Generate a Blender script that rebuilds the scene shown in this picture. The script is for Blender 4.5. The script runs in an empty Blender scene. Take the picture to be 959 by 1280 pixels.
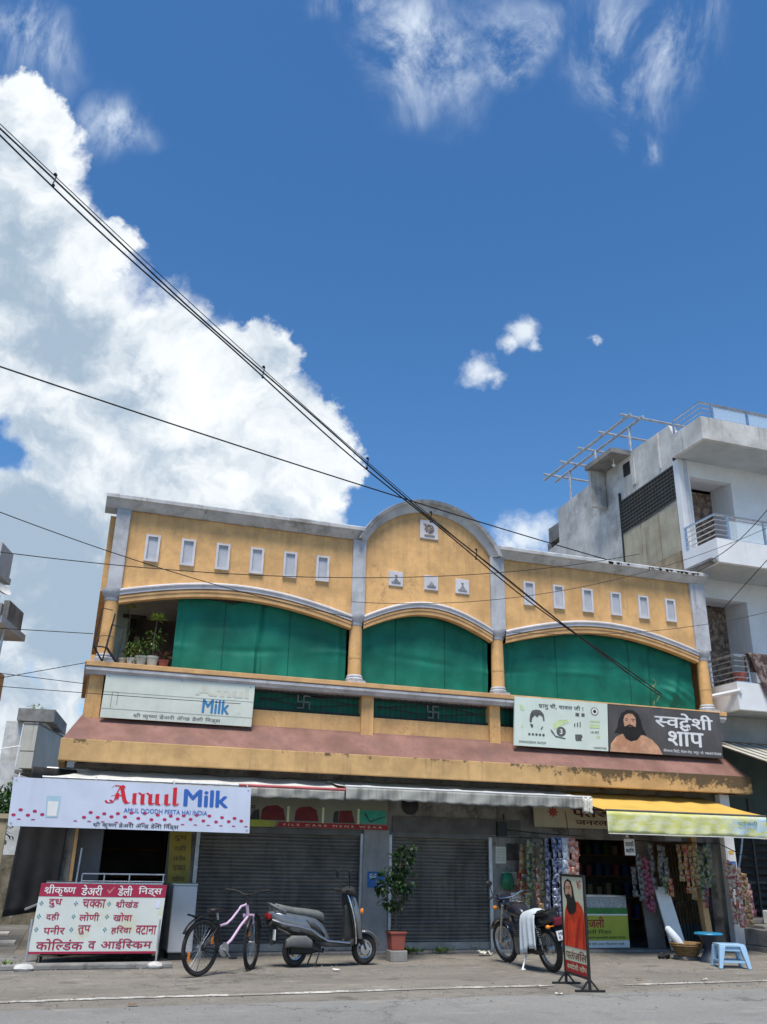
import bpy, bmesh, math, random
from mathutils import Vector, Matrix
random.seed(7)
R = math.radians
SC = bpy.context.scene
COL = SC.collection

# ------------------------------------------------------------------ camera
cam_d = bpy.data.cameras.new('camera')
cam = bpy.data.objects.new('camera', cam_d)
COL.objects.link(cam)
SC.camera = cam
cam_d.sensor_fit = 'VERTICAL'
cam_d.sensor_height = 36.0
cam_d.lens = 36.0 * 1100.0 / 1280.0
cam_d.clip_start = 0.1
cam_d.clip_end = 4000.0
_r = Vector((0.94666264, -0.32159678, 0.02013323))
_u = Vector((-0.13482106, -0.33856466, 0.93123426))
_f = Vector((0.29266554, 0.88427907, 0.36386453))
M = Matrix((( _r.x, _u.x, -_f.x, 0.0), (_r.y, _u.y, -_f.y, 0.0), (_r.z, _u.z, -_f.z, 1.6), (0, 0, 0, 1)))
cam.matrix_world = M

# ------------------------------------------------------------------ sun, exposure
SUN_EL, SUN_AZ = 66.0, 205.0          # azimuth clockwise from +Y (the street runs along X)
sun_d = bpy.data.lights.new('sun', 'SUN')
sun_d.energy = 3.7
sun_d.angle = R(22)
sun_d.color = (1.0, 0.93, 0.82)
sun = bpy.data.objects.new('sun', sun_d)
COL.objects.link(sun)
_sd = Vector((math.sin(R(SUN_AZ)) * math.cos(R(SUN_EL)), math.cos(R(SUN_AZ)) * math.cos(R(SUN_EL)), math.sin(R(SUN_EL))))
sun.rotation_euler = (-_sd).to_track_quat('-Z', 'Y').to_euler()
sun.location = (0, 0, 60)

vs = SC.view_settings
SC.display_settings.display_device = 'sRGB'
vs.view_transform = 'Standard'
vs.look = 'None'
vs.exposure = 0.46
vs.gamma = 1.0
vs.use_curve_mapping = False

# ------------------------------------------------------------------ node helpers
class NT:
    """small wrapper round a node tree"""
    def __init__(s, nt):
        s.nt = nt
        s.n = nt.nodes
        s.l = nt.links
    def new(s, t, **kw):
        n = s.n.new(t)
        for k, v in kw.items():
            setattr(n, k, v)
        return n
    def put(s, sock, v):
        if hasattr(v, 'is_output'):
            s.l.new(v, sock)
        elif v is not None:
            try:
                sock.default_value = v
            except Exception:
                sock.default_value = (v, v, v)
    def math(s, op, a, b=None, c=None, clamp=False):
        n = s.new('ShaderNodeMath', operation=op)
        n.use_clamp = clamp
        s.put(n.inputs[0], a)
        if b is not None: s.put(n.inputs[1], b)
        if c is not None: s.put(n.inputs[2], c)
        return n.outputs[0]
    def vec(s, op, a, b=None, scale=None):
        n = s.new('ShaderNodeVectorMath', operation=op)
        s.put(n.inputs[0], a)
        if b is not None: s.put(n.inputs[1], b)
        if scale is not None: s.put(n.inputs['Scale'], scale)
        return n.outputs['Value'] if op in ('DOT_PRODUCT', 'LENGTH', 'DISTANCE') else n.outputs[0]
    def smooth(s, x, a, b, lo=0.0, hi=1.0):
        n = s.new('ShaderNodeMapRange', interpolation_type='SMOOTHSTEP')
        s.put(n.inputs[0], x)
        for i, v in enumerate((a, b, lo, hi)): s.put(n.inputs[1 + i], v)
        return n.outputs[0]
    def lin(s, x, a, b, lo=0.0, hi=1.0):
        n = s.new('ShaderNodeMapRange')
        s.put(n.inputs[0], x)
        for i, v in enumerate((a, b, lo, hi)): s.put(n.inputs[1 + i], v)
        return n.outputs[0]
    def noise(s, v, scale, detail=4.0, rough=0.5, dist=0.0, col=False):
        n = s.new('ShaderNodeTexNoise')
        s.put(n.inputs['Vector'], v)
        n.inputs['Scale'].default_value = scale
        n.inputs['Detail'].default_value = detail
        n.inputs['Roughness'].default_value = rough
        n.inputs['Distortion'].default_value = dist
        return n.outputs['Color'] if col else n.outputs['Fac']
    def mix(s, fac, a, b, kind='MIX'):
        n = s.new('ShaderNodeMix', data_type='RGBA', blend_type=kind)
        s.put(n.inputs[0], fac)
        for i, v in ((6, a), (7, b)):
            if isinstance(v, tuple) and len(v) == 3: v = (*v, 1.0)
            s.put(n.inputs[i], v)
        return n.outputs[2]

# ------------------------------------------------------------------ sky with clouds
world = bpy.data.worlds.new('World')
SC.world = world
world.use_nodes = True
def build_sky():
    w = NT(world.node_tree)
    bg = w.n['Background']
    sky = w.new('ShaderNodeTexSky', sky_type='NISHITA')
    sky.sun_disc = False
    sky.sun_elevation = R(SUN_EL)
    sky.sun_rotation = R(SUN_AZ)
    sky.air_density = 1.0
    sky.dust_density = 0.35
    sky.ozone_density = 3.0
    hs = w.new('ShaderNodeHueSaturation')
    hs.inputs['Hue'].default_value = 0.501
    hs.inputs['Saturation'].default_value = 1.25
    hs.inputs['Value'].default_value = 1.17
    w.l.new(sky.outputs[0], hs.inputs['Color'])
    D = w.new('ShaderNodeTexCoord').outputs['Generated']
    # a flat chart of the northern sky: east and up over north
    n0 = Vector((0.29, 0.88, 0.36)).normalized()
    e0 = n0.cross(Vector((0, 0, 1))).normalized()
    u0 = e0.cross(n0)
    dn = w.math('MAXIMUM', w.vec('DOT_PRODUCT', D, tuple(n0)), 0.05)
    px = w.math('DIVIDE', w.vec('DOT_PRODUCT', D, tuple(e0)), dn)
    py = w.math('DIVIDE', w.vec('DOT_PRODUCT', D, tuple(u0)), dn)
    cb = w.new('ShaderNodeCombineXYZ')
    w.l.new(px, cb.inputs[0]); w.l.new(py, cb.inputs[1])
    P = cb.outputs[0]
    # billow the chart
    n1 = w.vec('SUBTRACT', w.noise(P, 4.5, 4, 0.55, col=True), (0.5, 0.5, 0.5))
    n2 = w.vec('SUBTRACT', w.noise(P, 16.0, 6, 0.62, col=True), (0.5, 0.5, 0.5))
    Q = w.vec('ADD', P, w.vec('ADD', w.vec('SCALE', n1, scale=0.16), w.vec('SCALE', n2, scale=0.06)))
    def blob(x, y, r, src=Q):
        d = w.vec('DISTANCE', src, (x, y, 0.0))
        return w.math('SUBTRACT', 1.0, w.math('DIVIDE', d, r))
    def union(blobs, src=Q):
        o = None
        for b in blobs:
            v = blob(*b, src=src)
            o = v if o is None else w.math('MAXIMUM', o, v)
        return o
    f = union(CUMULUS)
    vor = w.new('ShaderNodeTexVoronoi', feature='SMOOTH_F1')
    vor.inputs['Scale'].default_value = 13.0
    vor.inputs['Detail'].default_value = 2.0
    w.l.new(Q, vor.inputs['Vector'])
    puff = w.math('SUBTRACT', 0.5, vor.outputs['Distance'])
    fd = w.noise(P, 9.0, 8, 0.62)
    fe = w.math('ADD', f, w.math('ADD', w.math('MULTIPLY', puff, 0.22), w.math('MULTIPLY', w.math('SUBTRACT', fd, 0.5), 0.62)))
    soft = w.smooth(w.noise(P, 3.1, 3, 0.5), 0.35, 0.65, 0.10, 0.42)
    mask = w.smooth(fe, 0.0, soft)
    hole = w.smooth(union(HOLES), 0.0, 0.55)
    mask = w.math('MULTIPLY', mask, w.math('SUBTRACT', 1.0, hole))
    # light and grey billows inside the cloud
    bil = w.math('ADD', w.math('MULTIPLY', w.noise(Q, 4.2, 5, 0.55, 0.4), 0.62), w.math('MULTIPLY', w.noise(Q, 13.0, 7, 0.6, 0.3), 0.38))
    edge = w.smooth(fe, 0.75, 0.1)
    up = w.lin(py, -0.35, 0.45, -0.12, 0.10)
    sh = w.math('ADD', w.math('ADD', w.math('MULTIPLY', w.math('SUBTRACT', bil, 0.5), 3.6), w.math('MULTIPLY', edge, 0.42)), w.math('ADD', w.math('MULTIPLY', puff, 0.55), 0.40))
    ea = w.noise(Q, 7.0, 6, 0.58)
    eb = w.noise(w.vec('ADD', Q, (0.014, 0.022, 0.0)), 7.0, 6, 0.58)
    sh = w.math('ADD', sh, w.math('MULTIPLY', w.math('SUBTRACT', ea, eb), 4.2))
    grey = w.smooth(union(GREYS), 0.0, 0.8)
    sh = w.math('SUBTRACT', w.math('ADD', sh, up), w.math('MULTIPLY', grey, 0.68))
    sh = w.smooth(sh, -0.62, 1.20)
    ccol = w.mix(sh, (2.9, 3.75, 4.7), (7.3, 7.6, 7.8))
    # thin wisps
    st = w.new('ShaderNodeMapping')
    st.inputs['Rotation'].default_value = (0, 0, R(32))
    st.inputs['Scale'].default_value = (1.35, 0.85, 1.0)
    w.l.new(P, st.inputs['Vector'])
    wn = w.noise(st.outputs[0], 7.5, 9, 0.66, 0.5)
    wf = w.smooth(union(WISPS, src=w.vec('ADD', P, w.vec('SCALE', n1, scale=0.22))), 0.0, 0.9)
    wm = w.math('MULTIPLY', wf, w.smooth(wn, 0.40, 0.72, 0.0, 0.85))
    base = hs.outputs[0]
    c1 = w.mix(wm, base, (6.6, 7.3, 8.0))
    pf = union(PUFFS, src=w.vec('ADD', P, w.vec('SCALE', n2, scale=0.05)))
    pm = w.smooth(w.math('ADD', pf, w.math('MULTIPLY', w.math('SUBTRACT', w.noise(P, 26.0, 8, 0.66), 0.5), 1.3)), 0.05, 0.95, 0.0, 0.85)
    c1 = w.mix(pm, c1, (6.7, 7.2, 7.6))
    c2 = w.mix(mask, c1, ccol)
    w.l.new(c2, bg.inputs[0])
    bg.inputs[1].default_value = 0.10

CUMULUS = [(-0.435, 0.424, 0.077), (-0.479, 0.346, 0.155), (-0.405, 0.293, 0.091), (-0.439, 0.192, 0.173), (-0.357, 0.203, 0.109), (-0.332, 0.276, 0.045), (-0.266, 0.178, 0.086), (-0.174, 0.143, 0.065), (-0.134, 0.167, 0.044), (-0.127, 0.072, 0.1), (-0.081, 0.05, 0.055), (-0.255, 0.087, 0.155), (-0.207, -0.003, 0.155), (-0.382, 0.066, 0.136), (-0.116, -0.001, 0.082), (-0.398, -0.007, 0.145), (-0.477, -0.118, 0.2), (-0.342, -0.097, 0.145), (-0.375, -0.206, 0.127), (-0.392, -0.252, 0.091)]
HOLES = [(-0.427, 0.054, 0.041), (-0.393, -0.216, 0.031), (-0.353, -0.188, 0.024), (-0.321, -0.214, 0.027)]
GREYS = [(-0.375, 0.194, 0.1), (-0.379, -0.061, 0.118), (-0.316, -0.014, 0.055), (-0.382, 0.066, 0.064), (-0.423, 0.274, 0.082), (-0.274, 0.141, 0.064), (-0.349, -0.151, 0.073)]
PUFFS = [(0.15, 0.214, 0.027), (0.136, 0.201, 0.018), (0.165, 0.198, 0.016), (0.105, 0.165, 0.025), (0.12, 0.159, 0.016), (0.159, -0.02, 0.038), (0.182, -0.016, 0.033), (0.144, -0.035, 0.027), (0.243, 0.204, 0.008)]
WISPS = [(0.027, 0.521, 0.109), (0.126, 0.551, 0.073), (0.281, 0.554, 0.118), (0.326, 0.574, 0.073), (0.421, 0.195, 0.032), (0.274, 0.44, 0.036), (-0.317, 0.441, 0.068), (-0.419, 0.529, 0.082), (-0.056, 0.565, 0.055)]
build_sky()

# ------------------------------------------------------------------ materials
MATS = {}
def mat(name, base, rough=0.7, var=0.12, vscale=2.5, bump=0.0, bscale=30.0, metal=0.0, spec=0.35,
        streak=None, samt=0.0, sscale=2.0, stain=None, stamt=0.0, stscale=1.2, stcut=(0.5, 0.7), alpha=None, trans=0.0, coat=0.0):
    """Principled material with mottling, optional rain streaks and patchy stains (all in world position)."""
    m = bpy.data.materials.new(name)
    m.use_nodes = True
    w = NT(m.node_tree)
    b = w.n['Principled BSDF']
    P = w.new('ShaderNodeNewGeometry').outputs['Position']
    base = tuple(base)
    c = base
    if var > 0:
        f = w.noise(P, vscale, 8, 0.62)
        lo = tuple(max(0.0, x * (1 - 1.6 * var)) for x in base)
        hi = tuple(min(1.0, x * (1 + 1.2 * var)) for x in base)
        c = w.mix(w.smooth(f, 0.28, 0.72), lo, hi)
    if streak is not None:
        mp = w.new('ShaderNodeMapping')
        mp.inputs['Scale'].default_value = (6.0 * sscale, 6.0 * sscale, 0.35 * sscale)
        w.l.new(P, mp.inputs['Vector'])
        f = w.noise(mp.outputs[0], 1.0, 6, 0.6)
        g = w.noise(P, 0.8 * sscale, 3, 0.5)
        k = w.math('MULTIPLY', w.smooth(f, 0.5, 0.75), w.smooth(g, 0.35, 0.65))
        c = w.mix(w.math('MULTIPLY', k, samt), c, streak)
    if stain is not None:
        f = w.noise(P, stscale, 9, 0.68)
        c = w.mix(w.math('MULTIPLY', w.smooth(f, stcut[0], stcut[1]), stamt), c, stain)
    w.put(b.inputs['Base Color'], c if hasattr(c, 'is_output') else (*c, 1.0))
    rn = w.noise(P, vscale * 2.3, 5, 0.6)
    w.put(b.inputs['Roughness'], w.lin(rn, 0.25, 0.75, max(0.04, rough - 0.1), min(1.0, rough + 0.1)))
    b.inputs['Metallic'].default_value = metal
    b.inputs['Specular IOR Level'].default_value = spec
    b.inputs['Coat Weight'].default_value = coat
    if trans: b.inputs['Transmission Weight'].default_value = trans
    if alpha is not None: b.inputs['Alpha'].default_value = alpha
    if bump > 0:
        bn = w.new('ShaderNodeBump')
        bn.inputs['Strength'].default_value = min(1.0, bump)
        bn.inputs['Distance'].default_value = 0.02
        w.l.new(w.noise(P, bscale, 8, 0.6), bn.inputs['Height'])
        w.l.new(bn.outputs[0], b.inputs['Normal'])
    MATS[name] = m
    return m

def mat_leaf(name, a, b_, vscale=6.0):
    m = bpy.data.materials.new(name)
    m.use_nodes = True
    w = NT(m.node_tree)
    b = w.n['Principled BSDF']
    P = w.new('ShaderNodeNewGeometry').outputs['Position']
    w.l.new(w.mix(w.smooth(w.noise(P, vscale, 5, 0.6), 0.3, 0.7), a, b_), b.inputs['Base Color'])
    b.inputs['Roughness'].default_value = 0.5
    tr = w.new('ShaderNodeBsdfTranslucent')
    tr.inputs[0].default_value = (a[0] * 1.6, a[1] * 1.8, a[2] * 0.9, 1)
    mx = w.new('ShaderNodeMixShader')
    mx.inputs[0].default_value = 0.25
    out = w.n['Material Output']
    w.l.new(b.outputs[0], mx.inputs[1]); w.l.new(tr.outputs[0], mx.inputs[2]); w.l.new(mx.outputs[0], out.inputs[0])
    MATS[name] = m
    return m

# ------------------------------------------------------------------ mesh builder
class MB:
    def __init__(s):
        s.v, s.f, s.m, s.sm = [], [], [], []
    def add(s, verts, faces, m=0, smooth=False):
        o = len(s.v)
        s.v += [tuple(p) for p in verts]
        for f in faces:
            s.f.append(tuple(o + i for i in f)); s.m.append(m); s.sm.append(smooth)
        return s
    def quad(s, a, b, c, d, m=0):
        return s.add([a, b, c, d], [(0, 1, 2, 3)], m)
    def hexa(s, p, m=0):
        """eight points: bottom ring 0-3, top ring 4-7"""
        return s.add(p, [(3, 2, 1, 0), (4, 5, 6, 7), (0, 1, 5, 4), (1, 2, 6, 5), (2, 3, 7, 6), (3, 0, 4, 7)], m)
    def box(s, x0, x1, y0, y1, z0, z1, m=0):
        return s.hexa([(x0, y0, z0), (x1, y0, z0), (x1, y1, z0), (x0, y1, z0), (x0, y0, z1), (x1, y0, z1), (x1, y1, z1), (x0, y1, z1)], m)
    def bar(s, a, b, w, h=None, m=0, up=(0, 0, 1)):
        """a box of section w x h from a to b"""
        h = h or w
        a, b = Vector(a), Vector(b)
        d = (b - a).normalized()
        up = Vector(up)
        if abs(d.dot(up)) > 0.97: up = Vector((0, 1, 0)) if abs(d.y) < 0.9 else Vector((1, 0, 0))
        x = d.cross(up).normalized(); y = x.cross(d)
        x *= w / 2; y *= h / 2
        return s.hexa([a - x - y, a + x - y, a + x + y, a - x + y, b - x - y, b + x - y, b + x + y, b - x + y], m)
    def tube(s, path, r, n=8, m=0, caps=True, smooth=True):
        path = [Vector(p) for p in path]
        rs = r if isinstance(r, (list, tuple)) else [r] * len(path)
        o = len(s.v)
        prev = None
        k = len(path)
        for i, p in enumerate(path):
            t = (path[min(i + 1, k - 1)] - path[max(i - 1, 0)]).normalized()
            if prev is None:
                a = Vector((0, 0, 1)) if abs(t.z) < 0.9 else Vector((1, 0, 0))
                x = t.cross(a).normalized()
            else:
                x = (prev - t * prev.dot(t)).normalized()
            prev = x
            y = t.cross(x)
            for j in range(n):
                q = 2 * math.pi * j / n
                s.v.append(tuple(p + (x * math.cos(q) + y * math.sin(q)) * rs[i]))
        for i in range(k - 1):
            for j in range(n):
                a = o + i * n + j; b = o + i * n + (j + 1) % n
                s.f.append((a, b, b + n, a + n)); s.m.append(m); s.sm.append(smooth)
        if caps:
            s.f.append(tuple(o + j for j in reversed(range(n)))); s.m.append(m); s.sm.append(False)
            s.f.append(tuple(o + (k - 1) * n + j for j in range(n))); s.m.append(m); s.sm.append(False)
        return s
    def lathe(s, prof, c, axis=(0, 0, 1), n=24, m=0, caps=True, smooth=True):
        """prof: (radius, distance along axis)"""
        c, ax = Vector(c), Vector(axis).normalized()
        a = Vector((1, 0, 0)) if abs(ax.x) < 0.9 else Vector((0, 1, 0))
        x = ax.cross(a).normalized(); y = ax.cross(x)
        o = len(s.v)
        for (r, h) in prof:
            for j in range(n):
                q = 2 * math.pi * j / n
                s.v.append(tuple(c + ax * h + (x * math.cos(q) + y * math.sin(q)) * max(r, 1e-4)))
        for i in range(len(prof) - 1):
            for j in range(n):
                a_ = o + i * n + j; b_ = o + i * n + (j + 1) % n
                s.f.append((a_, b_, b_ + n, a_ + n)); s.m.append(m); s.sm.append(smooth)
        if caps:
            s.f.append(tuple(o + j for j in reversed(range(n)))); s.m.append(m); s.sm.append(False)
            s.f.append(tuple(o + (len(prof) - 1) * n + j for j in range(n))); s.m.append(m); s.sm.append(False)
        return s
    def torus(s, c, axis, R_, r, n=36, k=10, m=0, sy=1.0):
        c, ax = Vector(c), Vector(axis).normalized()
        a = Vector((1, 0, 0)) if abs(ax.x) < 0.9 else Vector((0, 0, 1))
        x = ax.cross(a).normalized(); y = ax.cross(x)
        o = len(s.v)
        for i in range(n):
            q = 2 * math.pi * i / n
            d = x * math.cos(q) + y * math.sin(q)
            for j in range(k):
                t = 2 * math.pi * j / k
                s.v.append(tuple(c + d * (R_ + r * math.cos(t)) + ax * (r * sy * math.sin(t))))
        for i in range(n):
            for j in range(k):
                a_ = o + i * k + j; b_ = o + i * k + (j + 1) % k
                c_ = o + ((i + 1) % n) * k + (j + 1) % k; d_ = o + ((i + 1) % n) * k + j
                s.f.append((a_, b_, c_, d_)); s.m.append(m); s.sm.append(True)
        return s
    def prism(s, poly, o, U, V, depth, m=0):
        """flat polygon in the frame o,U,V pushed back along -(UxV)"""
        o, U, V = Vector(o), Vector(U), Vector(V)
        N = U.cross(V).normalized() * depth
        k = len(poly)
        a = [o + U * p[0] + V * p[1] for p in poly]
        vs_ = a + [p - N for p in a]
        return s.add(vs_, [tuple(range(k)), tuple(reversed(range(k, 2 * k)))] + [(i, i + k, (i + 1) % k + k, (i + 1) % k) for i in range(k)], m)
    def ball(s, c, r, n=16, k=10, m=0, sx=1, sy=1, sz=1):
        o = len(s.v)
        for i in range(k + 1):
            t = math.pi * i / k
            for j in range(n):
                q = 2 * math.pi * j / n
                s.v.append((c[0] + r * sx * math.sin(t) * math.cos(q), c[1] + r * sy * math.sin(t) * math.sin(q), c[2] + r * sz * math.cos(t)))
        for i in range(k):
            for j in range(n):
                a_ = o + i * n + j; b_ = o + i * n + (j + 1) % n
                s.f.append((a_, a_ + n, b_ + n, b_)); s.m.append(m); s.sm.append(True)
        return s
    def grid(s, pts, m=0, smooth=True, closed=False):
        """rows of points"""
        o = len(s.v); nr = len(pts); nc = len(pts[0])
        for row in pts: s.v += [tuple(p) for p in row]
        for i in range(nr - 1):
            for j in range(nc if closed else nc - 1):
                j2 = (j + 1) % nc
                s.f.append((o + i * nc + j, o + i * nc + j2, o + (i + 1) * nc + j2, o + (i + 1) * nc + j)); s.m.append(m); s.sm.append(smooth)
        return s
    def build(s, name, mats, parent=None, off=None, bevel=0.0, solid=0.0, subsurf=0, sharp=40):
        if not isinstance(mats, (list, tuple)): mats = [mats]
        if off is None: off = parent_origin(parent)
        me = bpy.data.meshes.new(name)
        me.from_pydata([(v[0] - off[0], v[1] - off[1], v[2] - off[2]) for v in s.v], [], s.f)
        for q in mats: me.materials.append(q)
        me.polygons.foreach_set('material_index', s.m)
        me.polygons.foreach_set('use_smooth', s.sm)
        me.update()
        if any(s.sm): me.set_sharp_from_angle(angle=R(sharp))
        o = bpy.data.objects.new(name, me)
        COL.objects.link(o)
        if parent is not None: o.parent = parent
        if solid:
            d = o.modifiers.new('thick', 'SOLIDIFY'); d.thickness = solid; d.offset = 0
        if bevel:
            d = o.modifiers.new('soft', 'BEVEL'); d.width = bevel; d.segments = 2; d.limit_method = 'ANGLE'; d.angle_limit = R(40)
        if subsurf:
            d = o.modifiers.new('sub', 'SUBSURF'); d.levels = subsurf; d.render_levels = subsurf
        return o

def parent_origin(p):
    x = Vector((0, 0, 0))
    while p is not None:
        if p.rotation_euler.z != 0: return Vector((0, 0, 0))
        x += p.location; p = p.parent
    return x

def tag(o, label=None, cat=None, group=None, kind=None):
    if label: o['label'] = label
    if cat: o['category'] = cat
    if group: o['group'] = group
    if kind: o['kind'] = kind
    elif label: o['kind'] = 'thing'
    return o

def thing(name, label, cat, loc=(0, 0, 0), rz=0.0, group=None):
    o = bpy.data.objects.new(name, None)
    o.empty_display_size = 0.2
    COL.objects.link(o)
    o.location = loc
    o.rotation_euler = (0, 0, rz)
    return tag(o, label, cat, group)

def local(mb, name, mats, parent, **kw):
    """a part whose points are already in its thing's own frame"""
    return mb.build(name, mats, parent, off=(0, 0, 0), **kw)

def struct(mb, name, mats, **kw):
    o = mb.build(name, mats, None, off=(0, 0, 0), **kw)
    o['kind'] = 'structure'
    return o

def copy_tree(o, parent=None):
    c = o.copy()
    COL.objects.link(c)
    if parent is not None: c.parent = parent
    for ch in list(o.children): copy_tree(ch, c)
    return c

# ------------------------------------------------------------------ lettering
_TXT = {}
def glyphs(s, bold=0.0):
    key = (s, bold)
    if key in _TXT: return _TXT[key]
    c = bpy.data.curves.new('t', 'FONT')
    c.body = s; c.size = 1.0; c.offset = bold; c.resolution_u = 3
    o = bpy.data.objects.new('t', c)
    me = bpy.data.meshes.new_from_object(o)
    v = [(p.co.x, p.co.y) for p in me.vertices]
    f = [tuple(p.vertices) for p in me.polygons]
    bpy.data.objects.remove(o); bpy.data.curves.remove(c); bpy.data.meshes.remove(me)
    _TXT[key] = (v, f)
    return v, f

def clip_right(v, f, x):
    """keep what lies left of x"""
    nv, nf = list(v), []
    for poly in f:
        out = []
        k = len(poly)
        for i in range(k):
            a, b = nv[poly[i]], nv[poly[(i + 1) % k]]
            ia, ib = a[0] <= x, b[0] <= x
            if ia: out.append(poly[i])
            if ia != ib:
                t = (x - a[0]) / (b[0] - a[0])
                nv.append((x, a[1] + t * (b[1] - a[1]))); out.append(len(nv) - 1)
        if len(out) > 2: nf.append(tuple(out))
    return nv, nf

def layout(s, bold=0.0):
    """one line of lettering; ~X is a half form, ^ puts a rakar stroke under the letter before it. Short-i signs are written before their letter."""
    V, F = [], []
    x = 0.0
    def put(v, f, dx):
        o = len(V)
        V.extend((p[0] + dx, p[1]) for p in v)
        F.extend(tuple(o + i for i in q) for q in f)
    def width(t):
        v, _ = glyphs(t, bold)
        return max((p[0] for p in v), default=0.3)
    seg = ''
    def flush():
        nonlocal seg, x
        if not seg: return
        core = seg.rstrip(' ')
        if core:
            v, f = glyphs(core, bold)
            put(v, f, x)
            if core[-1] == '\u093f':
                x += (width(core[:-1]) if len(core) > 1 else 0.0) + width('\u093f\u0915') - width('\u0915')
            else:
                x += width(core)
        x += 0.27 * (len(seg) - len(core))
        seg = ''
    i = 0
    while i < len(s):
        ch = s[i]
        if ch == '~':
            flush()
            g = s[i + 1]
            v, f = glyphs(g, bold)
            xm = max(p[0] for p in v)
            cut = xm * (0.60 if g in '\u0915\u092b' else 0.70)
            v, f = clip_right(v, f, cut)
            put(v, f, x); x += cut - 0.01
            i += 2; continue
        if ch == '^':
            flush()
            w_ = 0.045 + bold
            put([(x - 0.40, 0.02), (x - 0.36, -0.05 - bold), (x - 0.17, 0.13), (x - 0.17, 0.22 + bold)], [(0, 1, 2, 3)], 0)
            i += 1; continue
        seg += ch; i += 1
    flush()
    return V, F

class Sign:
    """a flat board given by three corners; u runs right, v runs down, both 0..1"""
    def __init__(s, tl, tr, bl):
        s.o, s.U, s.V = Vector(tl), Vector(tr) - Vector(tl), Vector(bl) - Vector(tl)
        s.n = s.V.cross(s.U).normalized()      # towards the viewer
        if s.n.y > 0 and abs(s.n.y) > 0.2: s.n = -s.n
    def p(s, u, v, d=0.0):
        return s.o + s.U * u + s.V * v + s.n * d
    def panel(s, mb, t=0.03, m=0, u0=0, u1=1, v0=0, v1=1, d=0.0):
        a = [s.p(u0, v1, d), s.p(u1, v1, d), s.p(u1, v0, d), s.p(u0, v0, d)]
        b = [q - s.n * t for q in a]
        return mb.add(a + b, [(0, 1, 2, 3), (7, 6, 5, 4), (0, 4, 5, 1), (1, 5, 6, 2), (2, 6, 7, 3), (3, 7, 4, 0)], m)
    def rect(s, mb, u0, v0, u1, v1, d=0.004, m=0):
        return mb.quad(s.p(u0, v1, d), s.p(u1, v1, d), s.p(u1, v0, d), s.p(u0, v0, d), m)
    def poly(s, mb, pts, d=0.004, m=0):
        return mb.add([s.p(u, v, d) for u, v in pts], [tuple(range(len(pts)))], m)
    def disc(s, mb, u, v, ru, rv, d=0.004, m=0, n=20, a0=0, a1=360):
        pts = [(u + ru * math.cos(R(a0 + (a1 - a0) * i / n)), v + rv * math.sin(R(a0 + (a1 - a0) * i / n))) for i in range(n + (0 if a1 - a0 == 360 else 1))]
        return s.poly(mb, pts, d, m)
    def text(s, mb, t, u0, v0, u1, v1, d=0.004, m=0, bold=0.0):
        """a line stretched into the box; weight comes from a few close passes, each a hair above the last"""
        V, F = layout(t)
        if not V: return mb
        xs = [p[0] for p in V]; ys = [p[1] for p in V]
        x0, x1, y0, y1 = min(xs), max(xs), min(ys), max(ys)
        k = 0
        for (ox, oy) in ([(0, 0)] if bold < 0.008 else [(-1, 0), (0, 0.7), (1, 0), (0, -0.7)]):
            pts = []
            for x, y in V:
                a = (x + ox * bold * 0.75 - x0) / (x1 - x0); b = (y + oy * bold * 0.75 - y0) / (y1 - y0)
                pts.append(s.p(u0 + (u1 - u0) * a, v1 + (v0 - v1) * b, d + 0.00015 * k))
            mb.add(pts, F, m); k += 1
        return mb
    def pen(s, mb, strokes, u0, v0, u1, v1, nib=(0.1, 0.06), d=0.004, m=0):
        """broad-nib strokes: each a polyline in a 0..1 box, y up"""
        k = 0
        for st in strokes:
            for a, b in zip(st, st[1:]):
                pts = []
                for (x, y) in (a, b):
                    for sg in (-1, 1): pts.append((x + sg * nib[0] / 2, y + sg * nib[1] / 2))
                q = [pts[0], pts[1], pts[3], pts[2]]
                mb.add([s.p(u0 + (u1 - u0) * x, v1 + (v0 - v1) * y, d + 0.00012 * k) for x, y in q], [(0, 1, 2, 3)], m)
                k += 1
        return mb

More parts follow.
